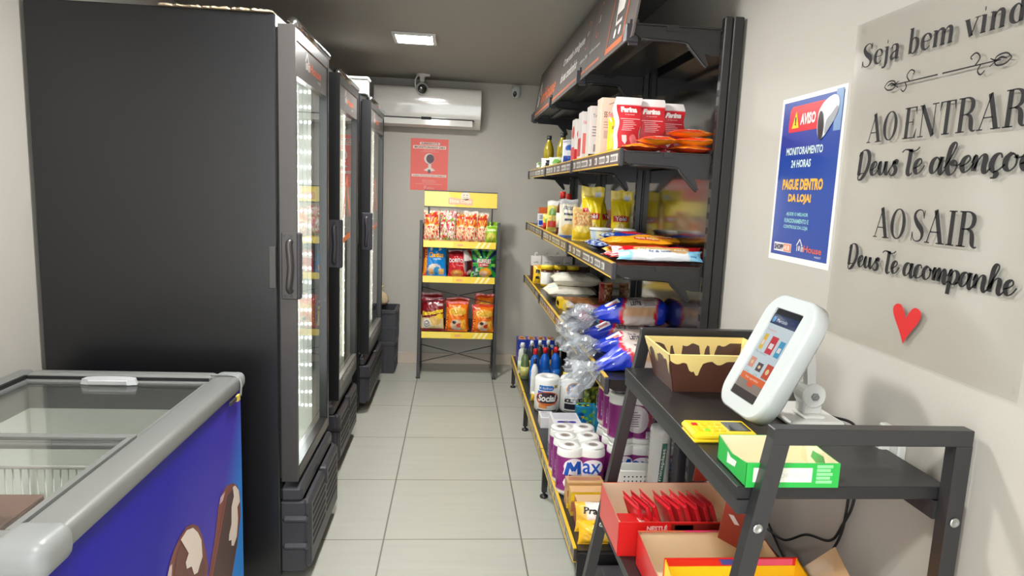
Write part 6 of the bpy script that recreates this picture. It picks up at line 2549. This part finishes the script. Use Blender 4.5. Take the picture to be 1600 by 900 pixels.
gbx = tag(sub('display_box', 'gloss', None, greenb), 'open green display box at the near end of the console table', 'box')
gbx.location = (.593, 1.107, Z1 + .0005)

# red display boxes on the lower board
def redbox(b, w, d, h, hb, front, inner, side=None):
    t = .0025
    b.box(-w / 2, w / 2, -d / 2, -d / 2 + t, 0, h, front)
    b.quad((-w / 2, -d / 2 + t + .0005, .002), (-w / 2, -d / 2 + t + .0005, h), (w / 2, -d / 2 + t + .0005, h), (w / 2, -d / 2 + t + .0005, .002), inner)
    b.box(-w / 2, w / 2, d / 2 - t, d / 2, 0, hb, front)
    b.quad((-w / 2, d / 2 - t - .0005, .002), (w / 2, d / 2 - t - .0005, .002), (w / 2, d / 2 - t - .0005, hb), (-w / 2, d / 2 - t - .0005, hb), inner)
    b.box(-w / 2, w / 2, -d / 2 + t, d / 2 - t, 0, t, inner)
    for s_ in (-1, 1):
        for x, c in ((s_ * w / 2, front), (s_ * (w / 2 - t), inner)):
            prof = [(-d / 2, 0), (d / 2, 0), (d / 2, hb), (-d / 2 + d * .25, h * 1.05), (-d / 2, h)]
            b.add([(x, y, z) for y, z in prof], [tuple(range(5))], c)


RB, BEI = C(214, 36, 34), C(232, 208, 178)
b = MB()
redbox(b, .345, .215, .094, .106, RB, BEI)
mp = plane((-.1725, -.1081, 0), (1, 0, 0), (0, 0, 1))
b.text('NESTLÉ', .075, .13, .071, .087, mp, C(240, 214, 206), 0, .04)
b.rect(.14, .34, .058, .09, mp, C(120, 40, 30))
b.rect(.15, .2, .064, .086, mp, C(150, 70, 44))
mi = plane((-.17, -.10, .099), (1, 0, 0), (0, .6, -.08))
b.add([(-.165, -.103, .09), (-.06, -.103, .09), (-.06, -.03, .08), (-.165, -.03, .08)], [(0, 1, 2, 3)], C(190, 36, 36))
b.add([(-.115, -.103, .0908), (-.1, -.103, .0908), (-.1, -.03, .0808), (-.115, -.03, .0808)], [(0, 1, 2, 3)], C(226, 206, 200))
# printed flap folded up at the far right corner
b.add([(.10, .105, .112), (.17, .105, .112), (.168, .09, .19), (.105, .092, .205)], [(0, 1, 2, 3)], C(166, 60, 50))
b.add([(.10, .1065, .112), (.105, .0935, .205), (.168, .0915, .19), (.17, .1065, .112)], [(0, 1, 2, 3)], BEI)
b.add([(.1725, .107, .112), (.1725, -.02, .105), (.186, .0, .165), (.19, .09, .19)], [(0, 1, 2, 3), ], C(176, 66, 54))
boxa = place(b, 'display_box', 'gloss', 'open red display box holding a row of red bars on the lower board', 'box', (.618, 1.70, Z2 + .0005))
for k in range(9):
    o = empty('chocolate_bar', 'flat red wrapped bar leaning in the open red display box', 'chocolate bar', (.535 + .024 * k + (.012 if k > 2 else 0), 1.655 + .004 * (k % 3), Z2 + .009), .24 + .05 * math.sin(k * 2.1), 'red bars leaning in a row in the red display box')

    def cb(b, k=k):
        T = RY(-.36) @ TR(0, 0, .0)
        b.box(-.006, .006, -.035, .045, .006, .125, C(200, 30, 42), b=.003, T=T)
        b.box(-.0062, .0062, -.0355, .0455, .02, .05, C(150, 34, 44), b=.003, T=T)
        b.box(-.001, .001, -.038, .048, .118, .138, C(206, 40, 52), T=T)
    sub('wrapper', 'film', o, cb)
    sub('seal', 'film', o, lambda b: b.box(-.001, .001, -.033, .043, -.004, .008, C(206, 204, 208), T=RY(-.36)))
b = MB()
redbox(b, .32, .20, .072, .092, RB, C(228, 206, 170))
b.rect(-.155, .155, .002, .004, lambda x, y: Vector((x, .096 - y, .090)), C(226, 60, 110))
b.add([(-.16, .0985, .092), (-.04, .0985, .092), (-.04, .085, .096), (-.16, .085, .096)], [(0, 1, 2, 3)], C(190, 110, 70))
b.add([(-.04, .0985, .092), (.10, .0985, .092), (.10, .085, .096), (-.04, .085, .096)], [(0, 1, 2, 3)], C(226, 50, 120))
b.add([(.03, .05, .10), (.095, .06, .06), (.13, .06, .215), (.045, .045, .235)], [(0, 1, 2, 3)], C(172, 72, 56))
b.add([(.03, .0515, .10), (.045, .0465, .235), (.13, .0615, .215), (.095, .0615, .06)], [(0, 1, 2, 3)], BEI)
b.add([(.06, .0465, .205), (.085, .0505, .20), (.095, .052, .165), (.072, .048, .175)], [(0, 1, 2, 3)], C(232, 220, 216))
b.add([(.05, .0455, .165), (.065, .0475, .16), (.085, .052, .13), (.07, .0495, .135)], [(0, 1, 2, 3)], C(232, 220, 216))
place(b, 'display_box', 'gloss', 'open red display box with beige inside and upright printed flap on the lower board', 'box', (.645, 1.455, Z2 + .0005))
b = MB()
redbox(b, .30, .20, .12, .156, C(250, 214, 30), C(250, 208, 40))
b.rect(-.147, .147, .140, .1565, plane((0, .0966, 0), (1, 0, 0), (0, 0, 1)), RB)
b.box(-.1515, .1515, .0975, .1005, .0, .158, RB)
b.add([(-.02, .0962, .143), (.02, .0962, .143), (.0, .0962, .156), (-.03, .0962, .156)], [(0, 1, 2, 3)], C(60, 70, 150))
b.add([(.02, .0963, .141), (.14, .0963, .141), (.14, .0963, .156), (.02, .0963, .156)], [(0, 1, 2, 3)], C(232, 90, 130))
b.add([(.148, -.05, .12), (.148, .09, .13), (.21, .06, .205), (.20, -.02, .18)], [(0, 1, 2, 3)], C(206, 168, 126))
b.add([(.1495, -.05, .12), (.2015, -.02, .18), (.2115, .06, .205), (.1495, .09, .13)], [(0, 1, 2, 3)], C(206, 168, 126))
place(b, 'display_box', 'gloss', 'yellow-fronted display box nearest the camera on the lower board', 'box', (.625, 1.215, Z2 + .0005))

# cables and a plug behind the table
cab = MB()
cab.tube(spline([(.845, 1.44, Z1 + .006), (.875, 1.40, Z1 + .006), (.898, 1.35, Z1 + .002), (.902, 1.335, .96), (.903, 1.33, .864), (.903, 1.36, .79), (.903, 1.40, .73), (.903, 1.50, .69), (.903, 1.60, .62), (.903, 1.70, .60)], 8), .0032, n=7)
tag(cab.build('charging_cable', 'rubber'), 'black cable running from the phone holder down the wall to the left', 'cable')
cab = MB()
cab.tube(spline([(.903, 1.355, 1.0), (.904, 1.355, .90), (.904, 1.353, .84), (.904, 1.365, .76), (.904, 1.41, .68), (.904, 1.49, .59), (.904, 1.58, .57), (.904, 1.70, .62)], 8), .0032, n=7)
tag(cab.build('power_cable', 'rubber'), 'black cable making the lower loop on the wall under the console table', 'cable')
pl = MB()
pl.box(.896, .914, 1.20, 1.27, 1.01, 1.07, b=.003)
pl.box(.872, .896, 1.222, 1.25, 1.022, 1.05, b=.004)
tag(pl.build('wall_socket', 'white'), 'white wall socket with a plug just above the console table', 'wall socket')

# ------------------------------------------------------------------ blue poster on the right wall
def wallmap(y0, z0, off):
    return lambda x, y: Vector((XR - off, y0 - x, z0 + y))


def blueposter(b):
    w, h = .317, .447
    y0, z0 = 1.868, 1.355
    m0, m1, m2, m3, m4 = (wallmap(y0, z0, o) for o in (.0016, .0024, .0032, .004, .0048))
    b.box(XR - .0014, XR, y0 - w, y0, z0, z0 + h, C(232, 232, 230))
    BLU_ = C(18, 62, 150)
    b.rect(.011, w - .011, .016, h - .012, m0, BLU_)
    # red banner, warning triangle, camera
    b.poly([(.05, .352), (.205, .352), (.25, .38), (.25, .418), (.215, .421), (.062, .421), (.05, .41), (.047, .37)], m1, C(216, 44, 56))
    b.poly([(.066, .362), (.104, .362), (.085, .408)], m2, Y_)
    b.text('!', .082, .088, .369, .393, m3, K_, 0, .04)
    b.text('AVISO', .11, .187, .368, .398, m2, WHITE, 0, .04)
    wc, gc = C(226, 226, 226), C(150, 154, 160)
    b.rect(.272, .304, .34, .44, m1, C(120, 150, 190))
    out = spline([(.198, .372), (.2, .396), (.225, .418), (.262, .428), (.284, .420), (.290, .40), (.284, .378), (.262, .355), (.236, .332), (.214, .324), (.2, .345)], 4, True)[:-1]
    b.poly(out, m2, wc)
    b.poly(spline([(.24, .368), (.262, .384), (.284, .400), (.286, .382), (.262, .357), (.238, .336)], 4, True)[:-1], m3, gc)
    b.poly([(.216 + .5 * (.028 * math.cos(a * PI / 12) * .9 - .034 * math.sin(a * PI / 12) * .35), .358 + .028 * math.cos(a * PI / 12) * .2 + .036 * math.sin(a * PI / 12)) for a in range(24)], m4, C(26, 26, 30))
    lt = C(206, 226, 226)
    b.text('MONITORAMENTO', .048, .236, .29, .311, m1, lt, 0, .03)
    b.text('24 HORAS', .082, .184, .256, .277, m1, lt, 0, .03)
    ye = C(236, 176, 60)
    b.text('PAGUE DENTRO', .045, .254, .196, .226, m1, ye, 0, .05)
    b.text('DA LOJA!', .084, .204, .158, .186, m1, ye, 0, .05)
    sk = C(150, 206, 206)
    b.text('AJUDE O MELHOR', .082, .198, .124, .136, m1, sk, 0, .03)
    b.text('FUNCIONAMENTO E', .075, .203, .107, .119, m1, sk, 0, .03)
    b.text('CONTROLE DA LOJA', .073, .203, .089, .101, m1, sk, 0, .03)
    b.rect(.03, .128, .026, .05, m1, C(226, 226, 226))
    b.text('SHOPP', .034, .084, .03, .046, m2, C(30, 40, 80), 0, .04)
    b.rect(.086, .126, .028, .048, m2, C(226, 130, 100))
    b.text('HUB', .09, .122, .031, .045, m3, C(250, 226, 210), 0, .03)
    house_logo(b, m1, .155, .034, .032, 0, True, 3.9)


tag(sub('wall_poster', 'gloss', None, blueposter), 'blue white-bordered warning poster headed AVISO on the right wall', 'poster')

# ------------------------------------------------------------------ welcome sign: acrylic sheet with lettering
sg = empty('welcome_sign', 'translucent acrylic welcome sign with black lettering and a red heart on the right wall', 'sign', (XR, 1.24, 1.57))
SGT = Matrix.Translation(-sg.location)
SHEET = MB()
SHEET.box(XR - .008, XR - .005, .962, 1.528, 1.213, 1.925)
for y, z in ((1.512, 1.91), (.978, 1.91), (1.512, 1.228), (.978, 1.228)):
    b = MB()
    T = TR(XR - .005, y, z) @ RY(PI / 2)
    t = MB().lathe([(.005, 0), (.005, .005)], n=12)
    b.add([T @ Vector(v) for v in t.v], t.f)
    b.build('spacer', 'sleeve', sg, SGT)
INK = C(15, 12, 14)
t_, T_ = .036, .165
dn = lambda pts, w: [(x, y, w) for x, y in pts]


def ln(x0, y0, x1, y1, w0, w1=None):
    return [(x0, y0, w0), (x1, y1, w1 if w1 is not None else w0)]


def didone(ch):
    """Strokes of a high-contrast capital, unit height; returns (strokes, advance)."""
    if ch == 'A':
        return [ln(.1, .01, .40, .99, t_ * 1.2), ln(.36, 1.0, .68, .01, T_), ln(.2, .34, .56, .34, t_), ln(0, .015, .22, .015, t_), ln(.5, .015, .84, .015, t_)], .86
    if ch == 'O':
        pts = []
        for k in range(41):
            a = 2 * PI * k / 40
            pts.append((.38 + .29 * math.cos(a), .5 + .475 * math.sin(a), t_ + (T_ - t_) * abs(math.cos(a)) ** 1.6))
        return [pts], .80
    if ch == 'E':
        return [ln(.2, 0, .2, 1, T_), ln(.04, .985, .62, .985, t_), ln(.04, .015, .66, .015, t_), ln(.2, .52, .48, .52, t_), [(.58, .97, .08), (.625, .74, .015)], [(.6, .03, .1), (.67, .30, .015)], ln(.48, .42, .48, .62, t_)], .74
    if ch == 'N':
        return [ln(.15, 0, .15, .98, t_ * 1.2), ln(.12, .99, .70, .01, T_), ln(.70, .0, .70, 1, t_ * 1.2), ln(.02, .015, .28, .015, t_), ln(.0, .985, .2, .985, t_), ln(.56, .985, .84, .985, t_)], .88
    if ch == 'T':
        return [ln(.36, 0, .36, 1, T_), ln(.04, .985, .68, .985, t_), [(.08, .97, .09), (.045, .72, .015)], [(.64, .97, .09), (.68, .72, .015)], ln(.2, .015, .52, .015, t_)], .74
    if ch == 'R':
        bowl = spline([(.2, .985, t_), (.42, .98, .05), (.57, .88, .13), (.60, .75, T_), (.56, .61, .13), (.42, .52, .05), (.2, .50, t_)], 6)
        leg = spline([(.36, .51, t_), (.52, .46, .10), (.59, .32, T_), (.62, .12, T_ * .95), (.70, .015, .06), (.80, .03, t_)], 6)
        return [ln(.2, 0, .2, 1, T_), bowl, leg, ln(.04, .985, .2, .985, t_), ln(.04, .015, .38, .015, t_)], .84
    if ch == 'S':
        sp_ = spline([(.52, .76, t_), (.46, .93, t_), (.31, .985, t_), (.15, .90, .09), (.12, .75, .13), (.26, .56, T_ * 1.05), (.45, .40, T_ * 1.1), (.53, .24, .13), (.47, .07, .07), (.30, .012, t_), (.14, .08, t_), (.07, .28, t_)], 6)
        return [sp_, ln(.525, .72, .535, .97, t_), ln(.065, .30, .06, .02, t_)], .66
    if ch == 'I':
        return [ln(.2, 0, .2, 1, T_), ln(.04, .985, .36, .985, t_), ln(.04, .015, .36, .015, t_)], .42
    return [], .24


def roman(ch):
    """Lower-case bold serif, x-height .62."""
    w, h = .15, .035
    se = lambda x, y: ln(x - .1, y, x + .1, y, h)
    arch = lambda x0, x1: spline([(x0, .42, .04), (x0 + .1, .57, .06), (x1 - .08, .60, .10), (x1, .48, w), (x1, .01, w)], 5)
    if ch == 'S':
        st, adv = didone('S')
        return [[(x, y, wd * 1.15) for x, y, wd in s_] for s_ in st], .68
    if ch == 'e':
        return [spline([(.1, .33, h), (.43, .33, h), (.42, .50, .10), (.28, .60, .05), (.13, .50, .13), (.09, .30, w), (.14, .10, .13), (.28, .015, .06), (.44, .12, h)], 5)], .52
    if ch == 'j':
        return [ln(.18, .6, .18, -.08, w), spline([(.18, -.06, w), (.12, -.2, .1), (-.02, -.2, .07)], 4), ln(.04, .6, .18, .6, h), ln(.16, .80, .20, .80, .14)], .34
    if ch == 'a':
        return [spline([(.08, .46, .09), (.14, .58, .05), (.27, .59, .07), (.36, .48, w), (.36, .08, w), (.42, .012, .06), (.5, .04, h)], 5), spline([(.36, .35, h), (.18, .28, .08), (.09, .15, .13), (.15, .02, .1), (.34, .1, h)], 5)], .54
    if ch in 'bd':
        st = [ln(.14, .02, .14, 1, w), ln(.02, .985, .14, .985, h), spline([(.16, .46, h), (.28, .6, .05), (.42, .50, .13), (.46, .30, w), (.41, .10, .13), (.27, .01, .05), (.14, .1, h)], 5)]
        if ch == 'd':
            st = [[(.56 - x, y, wd) for x, y, wd in s_] for s_ in st]
        return st, .58
    if ch == 'm':
        return [ln(.14, .01, .14, .6, w), se(.14, .015), ln(.02, .6, .14, .6, h), arch(.16, .45), se(.45, .015), arch(.48, .76), se(.76, .015)], .94
    if ch == 'n':
        return [ln(.14, .01, .14, .6, w), se(.14, .015), ln(.02, .6, .14, .6, h), arch(.16, .45), se(.45, .015)], .63
    if ch == 'v':
        return [ln(.08, .6, .28, .0, w), ln(.28, .02, .46, .6, .05), se(.08, .6), se(.46, .6)], .56
    if ch == 'i':
        return [ln(.14, .01, .14, .6, w), se(.14, .015), ln(.02, .6, .14, .6, h), ln(.12, .80, .16, .80, .14)], .32
    if ch == 'o':
        return [[(.28 + .19 * math.cos(2 * PI * k / 24), .30 + .285 * math.sin(2 * PI * k / 24), .05 + (w - .05) * abs(math.cos(2 * PI * k / 24)) ** 1.4) for k in range(25)]], .58
    return [], .34


SCRIPT = {
    'D': ([[(.10, 1.0), (.08, .6), (.06, .0)], [(.0, .82), (.16, 1.05), (.36, 1.02), (.46, .7), (.40, .25), (.22, -.12), (.08, -.2), (.04, -.06), (.14, .06), (.3, .1)]], .52),
    'e': ([[(.02, .2), (.16, .27), (.27, .42), (.22, .55), (.10, .44), (.06, .2), (.14, .0), (.27, .08), (.38, .3)]], .33),
    'u': ([[(.0, .3), (.08, .54), (.06, .2), (.13, .0), (.24, .14), (.31, .54)], [(.31, .54), (.31, .16), (.38, .0), (.46, .14)]], .42),
    's': ([[(.0, .1), (.14, .36), (.22, .56), (.30, .52), (.26, .4)], [(.22, .54), (.2, .38), (.28, .22), (.26, .04), (.14, -.04), (.06, .06)]], .36),
    't': ([[(.19, .95), (.17, .5), (.15, .1), (.21, -.06), (.31, .04)], [(-.12, .84), (-.02, .94), (.12, .92), (.26, .86), (.40, .90), (.48, 1.0)]], .33),
    'a': ([[(.30, .44), (.22, .56), (.10, .46), (.05, .2), (.11, .0), (.22, .08), (.32, .34), (.36, .56)], [(.36, .58), (.33, .2), (.38, -.06), (.50, .12)]], .46),
    'b': ([[(.0, .15), (.16, .5), (.30, .92), (.24, 1.04), (.14, .86), (.09, .4), (.12, .04), (.22, -.08), (.34, .06), (.37, .3), (.28, .42), (.22, .3), (.36, .24), (.48, .3)]], .46),
    'n': ([[(.0, .3), (.08, .55), (.08, .3), (.07, .02)], [(.08, .1), (.18, .42), (.29, .56), (.35, .44), (.33, .1), (.39, -.06), (.50, .1)]], .47),
    'c': ([[(.30, .42), (.25, .56), (.12, .48), (.05, .2), (.12, .0), (.25, .04), (.38, .2)]], .33),
    'o': ([[(.2, .56), (.08, .40), (.07, .12), (.18, .0), (.31, .16), (.31, .42), (.2, .56)], [(.28, .46), (.36, .40), (.46, .44)]], .40),
    'm': ([[(.0, .3), (.08, .55), (.07, .02)], [(.08, .1), (.17, .46), (.24, .54), (.26, .3), (.25, .02)], [(.26, .1), (.36, .46), (.43, .54), (.46, .36), (.44, .08), (.50, -.05), (.6, .1)]], .56),
    'p': ([[(.02, .3), (.11, .58), (.10, .2), (.07, -.42)], [(.10, .3), (.22, .55), (.34, .5), (.37, .28), (.28, .04), (.16, .02), (.10, .1)], [(.3, .06), (.42, .12)]], .42),
    'h': ([[(.0, .1), (.16, .5), (.28, .92), (.22, 1.04), (.13, .86), (.09, .4), (.07, .0)], [(.08, .1), (.18, .42), (.29, .54), (.35, .42), (.33, .1), (.39, -.06), (.50, .1)]], .47),
}
SCRIPT['ç'] = (SCRIPT['c'][0] + [[(.15, .0), (.20, -.1), (.16, -.2), (.06, -.22)]], .33)


def brush(pts, thick, thin):
    sp_ = spline(pts, 6)
    out = []
    for i, q in enumerate(sp_):
        a, c = sp_[max(0, i - 1)], sp_[min(len(sp_) - 1, i + 1)]
        dx, dy = c[0] - a[0], c[1] - a[1]
        dwn = max(0.0, -dy / (math.hypot(dx, dy) or 1))
        up = max(0.0, dy / (math.hypot(dx, dy) or 1))
        out.append((q[0], q[1], thin + (thick - thin) * (dwn ** .8) + .012 * up))
    k = len(out)
    for _ in range(2):
        out = [(q[0], q[1], (out[max(0, i - 1)][2] + q[2] + out[min(k - 1, i + 1)][2]) / 3) for i, q in enumerate(out)]
    return out


SIGN_X = .0084


def letter_line(word, table, y_left, y_right, z, h, script=False, wave=0.0):
    """One line of lettering fitted between two places on the wall."""
    x, strokes = 0.0, []
    for ch in word:
        if script:
            st, adv = SCRIPT.get(ch, ([], .22))
            st = [brush(s_, .145, .04) for s_ in st]
        else:
            st, adv = table(ch)
        strokes += [[(px + x, py, w) for px, py, w in s_] for s_ in st]
        x += adv
    L_ = x
    sx = (y_left - y_right) / L_
    mp = lambda u, v: Vector((XR - SIGN_X, y_left - u * sx, z + v * h + wave * math.sin(u / L_ * PI)))
    for s_ in strokes:
        SHEET.ribbon(s_, mp, INK, 1)


letter_line('Seja bem vindo', roman, 1.497, 1.015, 1.824, .051)
letter_line('AO ENTRAR', didone, 1.444, 1.02, 1.655, .0615)
letter_line('Deus te abençoe', None, 1.464, .995, 1.584, .052, True)
letter_line('AO SAIR', didone, 1.381, 1.086, 1.451, .0635)
letter_line('Deus te acompanhe', None, 1.462, .996, 1.381, .046, True)


def ornament(b):
    mp = lambda u, v: Vector((XR - SIGN_X, 1.402 - u, 1.770 + v))
    b.ribbon([(.02, 0, .0022), (.16, 0, .003)], mp, INK)
    b.ribbon([(.172, 0, .003), (.31, 0, .0022)], mp, INK)
    for s_, o in ((1, 0), (-1, .332)):
        q = lambda pts: [(o + s_ * x, y, w) for x, y, w in spline(pts, 5)]
        b.ribbon(q([(.0, .0, .002), (.012, .009, .003), (.03, .008, .003), (.036, .0, .002), (.03, -.008, .003), (.012, -.008, .003), (.0, .0, .002)]), mp, INK)
        b.ribbon(q([(.01, .0, .002), (.022, .004, .004), (.034, .001, .003), (.046, .006, .0015)]), mp, INK)
        b.ribbon(q([(.03, .0, .002), (.04, -.004, .002), (.046, -.008, .0015)]), mp, INK)
        b.ribbon(q([(.08, .0, .003), (.07, .012, .003), (.08, .022, .003), (.092, .017, .003), (.088, .012, .002)]), mp, INK)
        b.ribbon(q([(.066, .0, .003), (.072, -.01, .003), (.064, -.018, .003), (.055, -.012, .002)]), mp, INK)


_o = MB()
ornament(_o)
SHEET.add(_o.v, _o.f, INK, 1)
SHEET.build('acrylic_sheet', ['acrylic', 'paper'], sg, SGT)
b = MB()
mp = lambda u, v: Vector((XR - SIGN_X, 1.243 - u, 1.244 + v))
half = spline([(.0, .0), (.014, .022), (.036, .05), (.042, .066), (.034, .076), (.02, .077), (.008, .066), (.0, .052)], 6)
b.poly(half + [(-x, y) for x, y in half[::-1]][1:-1], mp, C(196, 34, 34))
b.build('heart', 'paper', sg, SGT)
